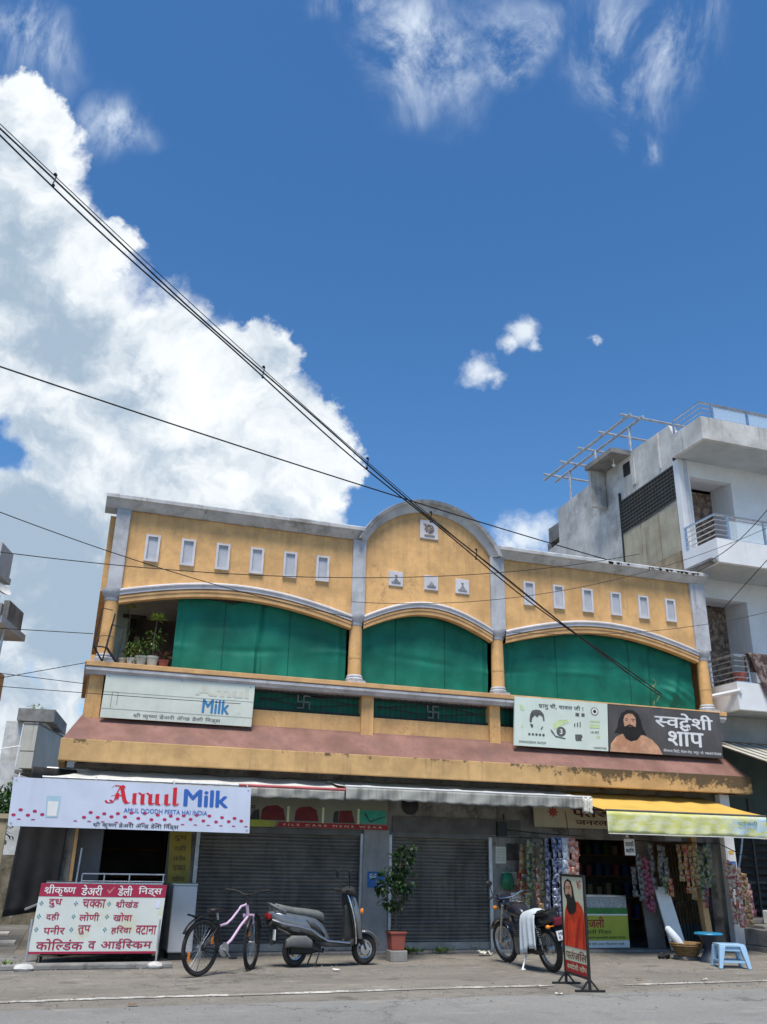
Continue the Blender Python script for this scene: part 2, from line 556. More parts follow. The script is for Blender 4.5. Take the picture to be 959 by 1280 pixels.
# ------------------------------------------------------------------ palette
yellow = mat('yellow_paint', (0.70, 0.415, 0.175), 0.85, 0.13, 1.8, 0.4, 45, streak=(0.34, 0.20, 0.10), samt=0.35, sscale=1.3, stain=(0.52, 0.315, 0.14), stamt=0.7, stscale=2.6, stcut=(0.46, 0.66))
def rain_marks(m):
    # dirt washed down from the cornice and from the ledges of the blind windows
    w = NT(m.node_tree); b = w.n['Principled BSDF']
    src = b.inputs['Base Color'].links[0].from_socket
    P = w.new('ShaderNodeNewGeometry').outputs['Position']
    sx = w.new('ShaderNodeSeparateXYZ'); w.l.new(P, sx.inputs[0])
    mp = w.new('ShaderNodeMapping'); mp.inputs['Scale'].default_value = (9.0, 9.0, 0.5); w.l.new(P, mp.inputs['Vector'])
    st = w.noise(mp.outputs[0], 1.0, 6, 0.65)
    top = w.smooth(w.math('ADD', sx.outputs[2], w.math('MULTIPLY', w.math('SUBTRACT', st, 0.5), 1.6)), 7.0, 7.75)
    k = w.math('MULTIPLY', top, w.smooth(st, 0.40, 0.70))
    c = w.mix(w.math('MULTIPLY', k, 0.30), src, (0.26, 0.18, 0.10))
    low = w.math('MULTIPLY', w.smooth(w.math('ADD', sx.outputs[2], w.math('MULTIPLY', w.math('SUBTRACT', st, 0.5), 0.8)), 6.72, 6.35), w.smooth(st, 0.45, 0.68))
    c = w.mix(w.math('MULTIPLY', low, 0.22), c, (0.30, 0.19, 0.10))
    vor = w.new('ShaderNodeTexVoronoi', feature='DISTANCE_TO_EDGE'); vor.inputs['Scale'].default_value = 0.7
    w.l.new(w.vec('ADD', P, w.vec('SCALE', w.noise(P, 2.2, 6, 0.7, col=True), scale=0.9)), vor.inputs['Vector'])
    cr = w.math('MULTIPLY', w.smooth(vor.outputs['Distance'], 0.010, 0.0), w.smooth(w.noise(P, 0.6, 3), 0.5, 0.6))
    c = w.mix(w.math('MULTIPLY', cr, 0.6), c, (0.17, 0.10, 0.06))
    w.l.new(c, b.inputs['Base Color'])
rain_marks(yellow)
yellow_trim = mat('yellow_trim', (0.58, 0.35, 0.16), 0.8, 0.12, 3, 0.2, 60, stain=(0.16, 0.12, 0.08), stamt=0.7, stscale=3.5, stcut=(0.58, 0.75))
lilac = mat('lilac_paint', (0.44, 0.45, 0.475), 0.8, 0.12, 2.5, 0.3, 45, streak=(0.16, 0.16, 0.16), samt=0.65, sscale=1.4, stain=(0.27, 0.275, 0.285), stamt=0.7, stscale=2.4, stcut=(0.48, 0.68))
cornice_m = mat('cornice_plaster', (0.46, 0.47, 0.48), 0.85, 0.12, 3, 0.25, 50, streak=(0.16, 0.16, 0.155), samt=0.6, stain=(0.16, 0.15, 0.13), stamt=0.8, stscale=1.6, stcut=(0.5, 0.72))
white_trim = mat('white_moulding', (0.56, 0.55, 0.57), 0.75, 0.08, 3, 0.15, 60, streak=(0.3, 0.3, 0.3), samt=0.4)
canopy_m = mat('maroon_canopy', (0.235, 0.125, 0.10), 0.85, 0.18, 1.6, 0.3, 40, streak=(0.10, 0.06, 0.055), samt=0.5, stain=(0.15, 0.09, 0.085), stamt=0.6, stscale=1.1)
def fascia_mat():
    m = mat('stained_fascia', (0.52, 0.33, 0.145), 0.85, 0.14, 2.5, 0.3, 50, streak=(0.20, 0.14, 0.08), samt=0.7, sscale=1.6)
    w = NT(m.node_tree)
    b = w.n['Principled BSDF']
    src = b.inputs['Base Color'].links[0].from_socket
    P = w.new('ShaderNodeNewGeometry').outputs['Position']
    sx = w.new('ShaderNodeSeparateXYZ'); w.l.new(P, sx.inputs[0])
    # black mould that has grown down from the upper edge and thickens to the right end
    z = w.lin(sx.outputs[2], 3.0, 3.31, 0.0, 1.0)
    x = w.smooth(sx.outputs[0], 5.0, 13.5, 0.0, 0.30)
    n = w.noise(P, 5.0, 9, 0.72)
    n2 = w.noise(P, 0.7, 3, 0.5)
    k = w.math('ADD', w.math('ADD', n, w.math('MULTIPLY', z, 0.26)), w.math('ADD', x, w.math('MULTIPLY', w.math('SUBTRACT', n2, 0.5), 0.5)))
    w.l.new(w.mix(w.smooth(k, 0.80, 0.92, 0.0, 0.85), src, (0.035, 0.03, 0.022)), b.inputs['Base Color'])
    return m
fascia_m = fascia_mat()
green_m = mat('green_shade_net', (0.004, 0.155, 0.105), 0.6, 0.18, 1.3, 0.25, 260, spec=0.3)
green_dark = mat('green_net_patch', (0.005, 0.15, 0.095), 0.65, 0.1, 2)
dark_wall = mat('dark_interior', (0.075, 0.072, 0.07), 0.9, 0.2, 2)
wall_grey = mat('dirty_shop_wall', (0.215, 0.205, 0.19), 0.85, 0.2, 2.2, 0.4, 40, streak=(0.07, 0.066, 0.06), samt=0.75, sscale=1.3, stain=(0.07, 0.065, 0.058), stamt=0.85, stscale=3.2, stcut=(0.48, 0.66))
concrete = mat('concrete', (0.52, 0.52, 0.50), 0.9, 0.16, 1.8, 0.35, 30, streak=(0.10, 0.10, 0.095), samt=0.5, stain=(0.17, 0.17, 0.16), stamt=0.6, stscale=1.0)
concrete_d = mat('aged_concrete', (0.22, 0.215, 0.205), 0.9, 0.2, 2.5, 0.4, 30, streak=(0.05, 0.05, 0.045), samt=0.7, stain=(0.11, 0.105, 0.10), stamt=0.6, stscale=1.7)
white_wall = mat('white_house_paint', (0.70, 0.71, 0.72), 0.75, 0.06, 1.2, 0.15, 50, streak=(0.40, 0.41, 0.42), samt=0.4)
soffit_m = mat('soffit_grey', (0.40, 0.42, 0.42), 0.85, 0.1, 1.3)
steel = mat('steel', (0.55, 0.56, 0.58), 0.3, 0.1, 5, metal=0.9)
galv = mat('galvanised_pipe', (0.46, 0.48, 0.50), 0.45, 0.15, 6, metal=0.6)
black_iron = mat('black_iron', (0.02, 0.02, 0.02), 0.5, 0.15, 5)
black_plastic = mat('black_plastic', (0.018, 0.018, 0.02), 0.45, 0.15, 8)
rubber = mat('rubber', (0.022, 0.021, 0.02), 0.8, 0.25, 9, stain=(0.10, 0.09, 0.075), stamt=0.35, stscale=7)
chrome = mat('chrome', (0.7, 0.7, 0.7), 0.18, 0.05, 5, metal=1.0)
alu = mat('aluminium', (0.5, 0.5, 0.5), 0.4, 0.1, 5, metal=0.9)
white_paint = mat('white_paint', (0.74, 0.74, 0.72), 0.5, 0.06, 3)
off_white = mat('off_white_board', (0.56, 0.60, 0.54), 0.6, 0.06, 1.5, streak=(0.42, 0.44, 0.36), samt=0.4)
sign_white = mat('blue_white_flex', (0.55, 0.60, 0.72), 0.45, 0.05, 1.4, 0.12, 5, streak=(0.42, 0.45, 0.52), samt=0.5, sscale=0.9)
sign_red = mat('sign_red', (0.58, 0.018, 0.03), 0.5, 0.03, 3)
sign_blue = mat('sign_blue', (0.035, 0.12, 0.42), 0.5, 0.04, 3)
faded_blue = mat('faded_blue', (0.035, 0.20, 0.42), 0.6, 0.1, 4)
ghost = mat('faded_lettering', (0.54, 0.55, 0.47), 0.6, 0.06, 4)
ink = mat('black_ink', (0.03, 0.03, 0.035), 0.6, 0.1, 6)
ink_grey = mat('faded_grey_ink', (0.16, 0.17, 0.17), 0.6, 0.15, 6)
magenta = mat('menu_magenta', (0.36, 0.022, 0.065), 0.5, 0.08, 4)
dot_red = mat('dot_crimson', (0.42, 0.022, 0.09), 0.5, 0.05, 4)
teal = mat('menu_teal', (0.02, 0.20, 0.26), 0.5, 0.05, 4)
board_grey = mat('charcoal_board', (0.085, 0.078, 0.078), 0.5, 0.14, 1.6, 0.12, 6, streak=(0.14, 0.13, 0.125), samt=0.5)
skin_m = mat('print_skin', (0.50, 0.28, 0.185), 0.6, 0.16, 9)
peach = mat('print_peach_robe', (0.55, 0.31, 0.19), 0.6, 0.2, 3.5, stain=(0.42, 0.20, 0.11), stamt=0.7, stscale=3.2, stcut=(0.48, 0.62))
hair_m = mat('print_hair', (0.018, 0.015, 0.013), 0.6, 0.2, 6)
orange = mat('print_orange_robe', (0.62, 0.055, 0.018), 0.5, 0.2, 5, stain=(0.40, 0.02, 0.01), stamt=0.8, stscale=4)
cream = mat('print_cream', (0.62, 0.63, 0.42), 0.5, 0.05, 2)
lime = mat('print_lime', (0.42, 0.50, 0.10), 0.5, 0.1, 3)
pale_green = mat('print_pale_green', (0.45, 0.58, 0.33), 0.55, 0.1, 4)
grass_green = mat('print_green', (0.04, 0.20, 0.045), 0.5, 0.1, 3)
mustard = mat('mustard_board', (0.26, 0.20, 0.03), 0.6, 0.12, 3)
awning_white = mat('awning_white', (0.62, 0.62, 0.58), 0.7, 0.08, 2.5, 0.1, 30, stain=(0.36, 0.34, 0.29), stamt=0.6, stscale=2.5, stcut=(0.52, 0.7), streak=(0.4, 0.38, 0.33), samt=0.4)
awning_yellow = mat('awning_yellow', (0.62, 0.40, 0.085), 0.7, 0.10, 2, streak=(0.40, 0.27, 0.08), samt=0.5, stain=(0.48, 0.31, 0.08), stamt=0.5, stscale=2)
sky_blue_p = mat('blue_plastic', (0.32, 0.50, 0.68), 0.35, 0.05, 4)
cyan_p = mat('cyan_plastic', (0.02, 0.22, 0.40), 0.4, 0.08, 4)
terracotta = mat('terracotta', (0.27, 0.075, 0.055), 0.75, 0.12, 5)
wood = mat('wood', (0.16, 0.09, 0.045), 0.7, 0.25, 5, streak=(0.07, 0.04, 0.02), samt=0.6, sscale=2)
cane = mat('cane_basket', (0.20, 0.12, 0.05), 0.7, 0.25, 12, 0.5, 60)
cloth_white = mat('pale_towel', (0.56, 0.62, 0.66), 0.9, 0.05, 4, 0.3, 200)
bark = mat('bark', (0.10, 0.075, 0.05), 0.9, 0.25, 8, 0.6, 40)
leaf_a = mat_leaf('leaf_mid_green', (0.030, 0.085, 0.018), (0.075, 0.15, 0.03))
leaf_b = mat_leaf('leaf_dark_green', (0.014, 0.048, 0.014), (0.04, 0.095, 0.022))
leaf_d = mat_leaf('leaf_deep_green', (0.014, 0.045, 0.012), (0.035, 0.085, 0.020))
leaf_e = mat_leaf('leaf_shade_green', (0.009, 0.030, 0.009), (0.022, 0.055, 0.014))
leaf_c = mat_leaf('leaf_yellow_green', (0.11, 0.17, 0.03), (0.20, 0.26, 0.06))
leaf_r = mat_leaf('leaf_maroon', (0.07, 0.025, 0.03), (0.12, 0.05, 0.05))
carpet = mat('patterned_rug', (0.22, 0.17, 0.155), 0.95, 0.3, 14, 0.4, 120, stain=(0.055, 0.03, 0.03), stamt=0.9, stscale=4.5, stcut=(0.47, 0.53))
stone_clad = mat('stone_cladding', (0.16, 0.115, 0.09), 0.85, 0.3, 6, 0.5, 20, stain=(0.34, 0.27, 0.21), stamt=0.8, stscale=7, stcut=(0.5, 0.56))
glass_m = mat('railing_glass', (0.75, 0.85, 0.88), 0.08, 0.0, 1, alpha=0.28, spec=0.6)

# ================================================================== ground
def ground_mat(name, base, patch, dirt, sc=1.0):
    m = bpy.data.materials.new(name); m.use_nodes = True
    w = NT(m.node_tree); b = w.n['Principled BSDF']
    P = w.new('ShaderNodeNewGeometry').outputs['Position']
    mp = w.new('ShaderNodeMapping'); mp.inputs['Scale'].default_value = (0.55, 1.3, 1); w.l.new(P, mp.inputs['Vector'])
    big = w.noise(mp.outputs[0], 0.55 * sc, 6, 0.6)
    fine = w.noise(P, 45, 6, 0.7)
    mid = w.noise(P, 3.2 * sc, 8, 0.68)
    c = w.mix(w.smooth(big, 0.36, 0.64), base, patch)
    c = w.mix(w.math('MULTIPLY', w.smooth(mid, 0.5, 0.72), 0.75), c, dirt)
    c = w.mix(w.math('MULTIPLY', w.smooth(fine, 0.35, 0.75), 0.30), c, tuple(x * 0.5 for x in base))
    vor = w.new('ShaderNodeTexVoronoi', feature='DISTANCE_TO_EDGE'); vor.inputs['Scale'].default_value = 0.45
    w.l.new(w.vec('ADD', P, w.vec('SCALE', w.noise(P, 1.9, 7, 0.72, col=True), scale=1.3)), vor.inputs['Vector'])
    crack = w.math('MULTIPLY', w.smooth(vor.outputs['Distance'], 0.014, 0.0), w.smooth(w.noise(P, 0.4, 3), 0.42, 0.55))
    c = w.mix(w.math('MULTIPLY', crack, 0.7), c, (0.04, 0.038, 0.034))
    agg = w.new('ShaderNodeTexVoronoi'); agg.inputs['Scale'].default_value = 34.0; w.l.new(P, agg.inputs['Vector'])
    c = w.mix(w.math('MULTIPLY', w.smooth(agg.outputs['Distance'], 0.25, 0.6), 0.28), c, tuple(x * 0.45 for x in base))
    dust = w.noise(mp.outputs[0], 2.1 * sc, 9, 0.72)
    c = w.mix(w.smooth(dust, 0.54, 0.68, 0.0, 0.65), c, (0.34, 0.315, 0.27))
    oil = w.noise(P, 1.35 * sc, 3, 0.4)
    c = w.mix(w.smooth(oil, 0.64, 0.72, 0.0, 0.55), c, (0.075, 0.07, 0.063))
    w.l.new(c, b.inputs['Base Color'])
    b.inputs['Roughness'].default_value = 0.9
    b.inputs['Specular IOR Level'].default_value = 0.25
    bn = w.new('ShaderNodeBump'); bn.inputs['Strength'].default_value = 0.55; bn.inputs['Distance'].default_value = 0.02
    w.l.new(w.math('ADD', fine, w.math('MULTIPLY', mid, 1.5)), bn.inputs['Height']); w.l.new(bn.outputs[0], b.inputs['Normal'])
    return m
earth_m = ground_mat('earth', (0.20, 0.185, 0.16), (0.16, 0.155, 0.135), (0.11, 0.10, 0.085))
forecourt_m = ground_mat('forecourt', (0.27, 0.25, 0.215), (0.20, 0.187, 0.162), (0.13, 0.12, 0.105), 1.2)
road_m = ground_mat('asphalt', (0.285, 0.285, 0.27), (0.24, 0.24, 0.228), (0.19, 0.187, 0.175), 0.8)
lane_m = ground_mat('side_lane', (0.20, 0.20, 0.19), (0.12, 0.12, 0.112), (0.08, 0.08, 0.074), 1.5)

g = MB(); g.quad((-900, -900, -0.012), (900, -900, -0.012), (900, 900, -0.012), (-900, 900, -0.012)); struct(g, 'ground', earth_m)
g = MB(); g.quad((-60, 11.0, -0.004), (60, 11.25, -0.004), (60, 17.6, -0.004), (-60, 17.6, -0.004)); struct(g, 'forecourt', forecourt_m)
g = MB(); g.quad((-60, 3.0, 0.0), (60, 3.0, 0.0), (60, 11.4, 0.0), (-60, 11.15, 0.0)); struct(g, 'road', road_m)
g = MB(); g.quad((-4.2, 15.9, 0.0), (-0.55, 15.9, 0.0), (-0.1, 60, 0.0), (-9, 60, 0.0)); struct(g, 'side_lane', lane_m)

def line_mat():
    m = bpy.data.materials.new('worn_line'); m.use_nodes = True
    w = NT(m.node_tree); b = w.n['Principled BSDF']
    P = w.new('ShaderNodeNewGeometry').outputs['Position']
    n = w.noise(P, 9, 9, 0.75); n2 = w.noise(P, 1.1, 4, 0.6)
    k = w.smooth(w.math('ADD', n, w.math('MULTIPLY', w.math('SUBTRACT', n2, 0.5), 0.7)), 0.44, 0.64)
    w.l.new(w.mix(k, (0.25, 0.24, 0.215), (0.58, 0.57, 0.52)), b.inputs['Base Color'])
    b.inputs['Roughness'].default_value = 0.85
    return m
worn_line = line_mat()
def strip(x0, x1, yf, w_, seed):
    rnd = random.Random(seed)
    n = max(4, int((x1 - x0) / 0.22))
    mb = MB(); top, bot = [], []
    for i in range(n + 1):
        x = x0 + (x1 - x0) * i / n
        e = 0.35 if i in (0, n) else 1.0
        y = yf(x)
        bot.append((x, y - w_ * e * (0.5 + 0.12 * rnd.uniform(-1, 1)), 0.004)); top.append((x, y + w_ * e * (0.5 + 0.12 * rnd.uniform(-1, 1)), 0.004))
    return mb.grid([bot, top], smooth=False)
edge_y = lambda x: 11.86 + 0.033 * (x + 0.4) + 0.02 * math.sin(x * 1.7)
struct(strip(-14, 6.62, edge_y, 0.15, 1), 'road_marking', worn_line)
struct(strip(7.62, 22, lambda x: 11.93 + 0.025 * (x - 7.6), 0.13, 2), 'road_marking', worn_line)
# drain edge in front of the dairy counter
g = MB(); g.box(-0.62, 1.75, 14.72, 14.95, -0.01, 0.07); g.box(-0.75, -0.15, 15.2, 16.3, -0.01, 0.05)
struct(g, 'kerb', concrete_d, bevel=0.02)

# ================================================================== the shop building
YS, YF = 16.47, 16.37
shop = thing('shop_building', 'long yellow two-storey shop building with arched parapet, grey pilasters and a maroon canopy', 'building', (6.6, 16.4, 0))
B = shop
def part(mb, name, m, parent=None, **kw): return mb.build(name, m, parent or B, **kw)
BAYS = ((0.34, 4.78, 0.34), (5.03, 7.84, 0.42), (8.14, 12.92, 0.42))
def arch(x, bay):
    x0, x1, h = bay
    t = min(1, max(0, (x - x0) / (x1 - x0)))
    return 5.97 + h * math.sin(math.pi * t) ** 0.95 + (0.02 * (1 - 2 * t) if bay is BAYS[0] else 0)
def arc_top(x, cx, hw, spring, rise):
    r = (hw * hw + rise * rise) / (2 * rise)
    return spring + rise - r + math.sqrt(max(0, r * r - (x - cx) ** 2))
CX = 6.45
for bi, bay in enumerate(BAYS):
    x0, x1, h = bay
    n = 40
    mb = MB()
    xs = [x0 + (x1 - x0) * i / n for i in range(n + 1)]
    bot = [(x, arch(x, bay) - 0.06) for x in xs]
    if bi == 1: top = [(x, arc_top(x, CX, 1.42, 7.62, 0.83)) for x in xs]
    else: top = [(x, 7.62) for x in xs]
    for yy, flip in ((YF, False), (YF + 0.2, True)):
        rows = [[(p[0], yy, p[1]) for p in bot], [(p[0], yy, p[1]) for p in top]]
        mb.grid(rows[::-1] if flip else rows, smooth=False)
    mb.grid([[(p[0], YF + 0.2, p[1]) for p in bot], [(p[0], YF, p[1]) for p in bot]], smooth=False)
    part(mb, 'parapet_wall', yellow)
    # double moulding along the arch
    for (a, b, yo, m_, nm) in ((-0.045, 0.075, 0.115, white_trim, 'arch_moulding'), (-0.19, -0.048, 0.075, yellow_trim, 'arch_band')):
        mb = MB()
        prof = [(YF + 0.1, b), (YF - yo * 0.7, b), (YF - yo, b - 0.025), (YF - yo, (a + b) / 2 + 0.012), (YF - yo * 0.78, (a + b) / 2), (YF - yo * 0.78, a), (YF + 0.1, a)]
        mb.grid([[(x, y, arch(x, bay) + dz) for (y, dz) in prof] for x in xs], smooth=True)
        part(mb, nm, m_, sharp=30)
# pilasters and columns
for i, (xa, xb) in enumerate(((0.10, 0.36), (4.77, 5.045), (7.83, 8.155), (12.90, 13.29))):
    mb = MB(); mb.box(xa, xb, YF - 0.075, YF + 0.21, 6.06, 7.63); part(mb, 'pilaster', lilac, bevel=0.012)
    xc = (xa + xb) / 2
    mb = MB(); mb.lathe([(0.135, 4.86), (0.13, 5.3), (0.122, 5.84)], (xc, YF + 0.05, 0), n=24)
    mb.lathe([(0.137, 5.18), (0.139, 5.19), (0.137, 5.2)], (xc, YF + 0.05, 0), n=24, caps=False)
    c = part(mb, 'column', yellow)
    mb = MB(); mb.lathe([(0.125, 5.83), (0.14, 5.86), (0.135, 5.9), (0.15, 5.92), (0.185, 5.97), (0.195, 6.02), (0.195, 6.062)], (xc, YF + 0.05, 0), n=24)
    mb.build('capital', lilac, c)
    mb = MB(); mb.box(xc - 0.18, xc + 0.18, YF - 0.12, YF + 0.22, 4.685, 4.74)
    mb.lathe([(0.175, 4.74), (0.18, 4.775), (0.155, 4.80), (0.16, 4.83), (0.14, 4.86)], (xc, YF + 0.05, 0), n=24)
    mb.build('column_base', lilac, c)
# cornice: straight runs and the round one over the middle bay
def cornice_run(xa, xb):
    mb = MB()
    prof = [(YF + 0.3, 7.86), (YF - 0.22, 7.86), (YF - 0.235, 7.84), (YF - 0.235, 7.775), (YF - 0.19, 7.755), (YF - 0.14, 7.70), (YF - 0.055, 7.625), (YF + 0.3, 7.625)]
    rows = [[(x, y, z) for y, z in prof] for x in (xa, xb)]
    mb.grid(rows, smooth=False)
    for x, rev in ((xa, True), (xb, False)):
        mb.add([(x, y, z) for y, z in prof], [tuple(range(len(prof)))[::-1] if rev else tuple(range(len(prof)))])
    return part(mb, 'cornice', cornice_m)
cornice_run(-0.12, 4.96); cornice_run(8.0, 13.32)
mould = MB(); rm = random.Random(21)
for xc_, n_ in ((10.95, 9), (12.05, 8), (12.8, 10)):
    for _ in range(n_):
        x = xc_ + rm.uniform(-.35, .3); w_ = rm.uniform(.015, .06); z1 = 7.835 - rm.uniform(0, .015); z0 = z1 - rm.uniform(.02, .06)
        mould.add([(x - w_, YF - .2375, z1), (x + w_, YF - .2375, z1), (x + w_ * .6, YF - .2375, z0), (x, YF - .2375, z0 - .01), (x - w_ * .8, YF - .2375, z0 + .01)], [(0, 4, 3, 2, 1)])
part(mould, 'mould_patch', black_iron)
mb = MB()
rows = []
for i in range(61):
    t = -1 + 2 * i / 60
    def at(hw, rise, spring=7.62, t=t):
        r = (hw * hw + rise * rise) / (2 * rise); a = math.asin(min(1, hw / r))
        if rise > hw: a = math.pi - a
        q = a * t
        return CX + r * math.sin(q), spring + rise - r + r * math.cos(q)
    xi, zi = at(1.40, 0.82); xo, zo = at(1.60, 1.06); xm, zm = at(1.52, 0.98)
    rows.append([(xi, YF + 0.3, zi), (xi, YF - 0.06, zi), (xm, YF - 0.14, zm), (xm, YF - 0.2, zm + 0.01), (xo, YF - 0.235, zo - 0.01), (xo, YF - 0.2, zo), (xo, YF + 0.3, zo)])
mb.grid(rows, smooth=True)
part(mb, 'arched_cornice', cornice_m, sharp=30)
# blind ventilator panels
panel_m = mat('blind_panel', (0.43, 0.45, 0.50), 0.75, 0.08, 3, streak=(0.28, 0.28, 0.29), samt=0.4)
for x0, st in ((0.82, 0.666), (8.75, 0.716)):
    for k in range(6):
        x = x0 + st * k
        z0, z1, w_ = 6.66, 7.19, 0.122
        mb = MB(); mb.box(x - w_ + 0.03, x + w_ - 0.03, YF - 0.012, YF + 0.02, z0 + 0.03, z1 - 0.03)
        p = part(mb, 'ventilator_panel', panel_m)
        mb = MB()
        mb.box(x - w_ - 0.012, x - w_ + 0.032, YF - 0.05, YF + 0.01, z0, z1); mb.box(x + w_ - 0.032, x + w_ + 0.012, YF - 0.05, YF + 0.01, z0, z1)
        mb.box(x - w_ + 0.032, x + w_ - 0.032, YF - 0.048, YF + 0.01, z1 - 0.04, z1 - 0.001); mb.box(x - w_ + 0.032, x + w_ - 0.032, YF - 0.048, YF + 0.01, z0 + 0.001, z0 + 0.04)
        mb.build('frame', white_trim, p)
# plaques with relief
relief_m = mat('grey_relief', (0.22, 0.23, 0.25), 0.8, 0.25, 9)
relief_b = mat('brown_relief', (0.27, 0.21, 0.17), 0.8, 0.3, 9)
for k, (x, z, s_) in enumerate(((5.71, 6.90, 0.155), (6.49, 6.90, 0.155), (7.19, 6.90, 0.155), (6.44, 8.07, 0.205))):
    mb = MB(); mb.box(x - s_, x + s_, YF - 0.03, YF + 0.02, z - s_ * 1.02, z + s_ * 1.02)
    p = part(mb, 'plaque', white_trim, bevel=0.008)
    mb = MB()
    if k < 3:
        mb.prism([(-0.62, -0.62), (0.62, -0.62), (0.62, -0.42), (0.42, -0.42), (0, 0.16 + 0.06 * k), (-0.42, -0.42), (-0.62, -0.42)], (x, YF - 0.042, z), (s_, 0, 0), (0, 0, s_), 0.014)
        if k != 1: mb.prism([(-0.2, 0.5), (0.2, 0.5), (0.02, 0.26)], (x, YF - 0.042, z), (s_, 0, 0), (0, 0, s_), 0.014)
        mb.build('emblem', relief_m, p)
    else:
        mb.lathe([(0.02, 0), (0.045, 0.01), (0.03, 0.02)], (x, YF - 0.052, z + 0.02), (0, 1, 0), n=14)
        for q in range(8):
            a = q * math.pi / 4 + 0.3
            mb.tube([(x + 0.04 * math.cos(a), YF - 0.04, z + 0.02 + 0.05 * math.sin(a)), (x + 0.09 * math.cos(a + .3), YF - 0.042, z + 0.02 + 0.08 * math.sin(a + .3)), (x + 0.11 * math.cos(a + .8), YF - 0.036, z + 0.02 + 0.10 * math.sin(a + .8))], [0.014, 0.016, 0.008], 6)
        mb.box(x - 0.11, x + 0.12, YF - 0.045, YF - 0.028, z - 0.15, z - 0.12); mb.box(x - 0.13, x - 0.06, YF - 0.044, YF - 0.028, z + 0.1, z + 0.125)
        mb.build('emblem', relief_b, p)
# first floor ledge
mb = MB(); mb.box(-0.08, 13.40, YF - 0.20, 20.0, 4.60, 4.69); part(mb, 'ledge', yellow_trim, bevel=0.01)
mb = MB()
prof = [(YF - 0.16, 4.598), (YF - 0.185, 4.585), (YF - 0.185, 4.535), (YF - 0.15, 4.51), (YF - 0.12, 4.47), (YF + 0.3, 4.47)]
mb.grid([[(x, y, z) for y, z in prof] for x in (-0.06, 13.38)], smooth=False)
for x, rev in ((-0.06, True), (13.38, False)): mb.add([(x, y, z) for y, z in prof], [tuple(range(6))[::-1] if rev else tuple(range(6))])
part(mb, 'ledge_moulding', lilac)
# low storey between the canopy and the ledge
mb = MB(); mb.box(0.0, 13.3, YF + 0.06, YF + 0.16, 3.60, 4.08); part(mb, 'spandrel_wall', yellow)
for xa, xb in ((0.03, 0.27), (5.06, 5.30), (7.76, 7.99), (10.4, 10.64), (12.95, 13.28)):
    mb = MB(); mb.box(xa, xb, YF - 0.01, YF + 0.2, 3.61, 4.475)
    mb.box((xa + xb) / 2 - .01, (xa + xb) / 2 + 0.01, YF - 0.017, YF - 0.005, 3.75, 4.46)
    part(mb, 'spandrel_post', yellow)
mb = MB(); mb.box(0.28, 13.2, YF + 0.24, YF + 0.3, 4.0, 4.5); part(mb, 'dark_backing', dark_wall)
mb = MB(); rows = []
for i in range(60):
    x = 2.0 + 10.9 * i / 59
    rows.append([(x, YF + 0.19 + 0.015 * math.sin(x * 9) + 0.01 * math.sin(x * 23), z) for z in (4.06, 4.2, 4.35, 4.46 - 0.05 * abs(math.sin(x * 1.1)))])
mb.grid(rows); part(mb, 'green_backing_net', green_dark)
rail = MB()
for k in range(70):
    x = 2.98 + k * 0.108
    if 5.0 < x < 5.34 or 7.72 < x < 8.02 or x > 9: continue
    rail.bar((x, YF + 0.10, 4.08), (x, YF + 0.10, 4.475), 0.012)
rail.bar((2.9, YF + 0.10, 4.43), (8.3, YF + 0.10, 4.43), 0.02); rail.bar((2.9, YF + 0.10, 4.12), (8.3, YF + 0.10, 4.12), 0.02)
for xa, xb in ((3.1, 5.0), (5.4, 7.7)):
    for sgn, base in ((1, 4.27), (-1, 4.32)):
        rail.tube([(xa + (xb - xa) * i / 16, YF + 0.085, base - sgn * 0.10 * math.sin(math.pi * i / 16) ** 1.3 + 0.04 * sgn) for i in range(17)], 0.012, 6)
part(rail, 'balcony_rail', black_iron)
for cx_, cz_ in ((3.93, 4.28), (6.56, 4.27)):
    s_ = 0.125
    mb = MB(); t = 0.024; y0, y1 = YF + 0.055, YF + 0.078
    def bx(a, b, c, d, dy=0.0): mb.box(cx_ + a, cx_ + b, y0 - dy, y1, cz_ + c, cz_ + d)
    bx(-s_, s_, -t / 2, t / 2); bx(-t / 2, t / 2, -s_, -t / 2 - 0.0005, 0.001); bx(-t / 2, t / 2, t / 2 + 0.0005, s_, 0.001)
    bx(t / 2 + .0005, s_, s_ - t, s_, 0.0005); bx(-s_, -t / 2 - .0005, -s_, -s_ + t, 0.0005); bx(s_ - t, s_, -s_, -t / 2 - .0005, 0.0005); bx(-s_, -s_ + t, t / 2 + .0005, s_, 0.0005)
    part(mb, 'grille_emblem', mat('dull_emblem', (0.12, 0.125, 0.11), 0.6, 0.15, 6) if 'dull_emblem' not in MATS else MATS['dull_emblem'])
# canopy over the shops
CY, CZ0, CZ1 = 15.86, 2.955, 3.30
mb = MB()
mb.quad((-0.27, CY, CZ1), (13.52, CY, CZ1), (13.32, YF + 0.05, 3.79), (0.0, YF + 0.05, 3.79))
mb.quad((-0.27, 20, CZ1), (-0.27, CY, CZ1), (0.0, YF + 0.05, 3.79), (0.0, 20, 3.79))
mb.quad((13.52, CY, CZ1), (13.52, 20, CZ1), (13.32, 20, 3.79), (13.32, YF + 0.05, 3.79))
part(mb, 'canopy_roof', canopy_m)
mb = MB(); rows = []
rnd = random.Random(3)
mb.box(-0.285, 13.535, CY - 0.03, CY + 0.1, CZ0, CZ1 + 0.012)
mb.box(-0.285, -0.17, CY + 0.1, 20, CZ0 + 0.001, CZ1 + 0.011); mb.box(13.42, 13.535, CY + 0.1, 20, CZ0 + 0.001, CZ1 + 0.011)
part(mb, 'canopy_fascia', fascia_m, bevel=0.012)
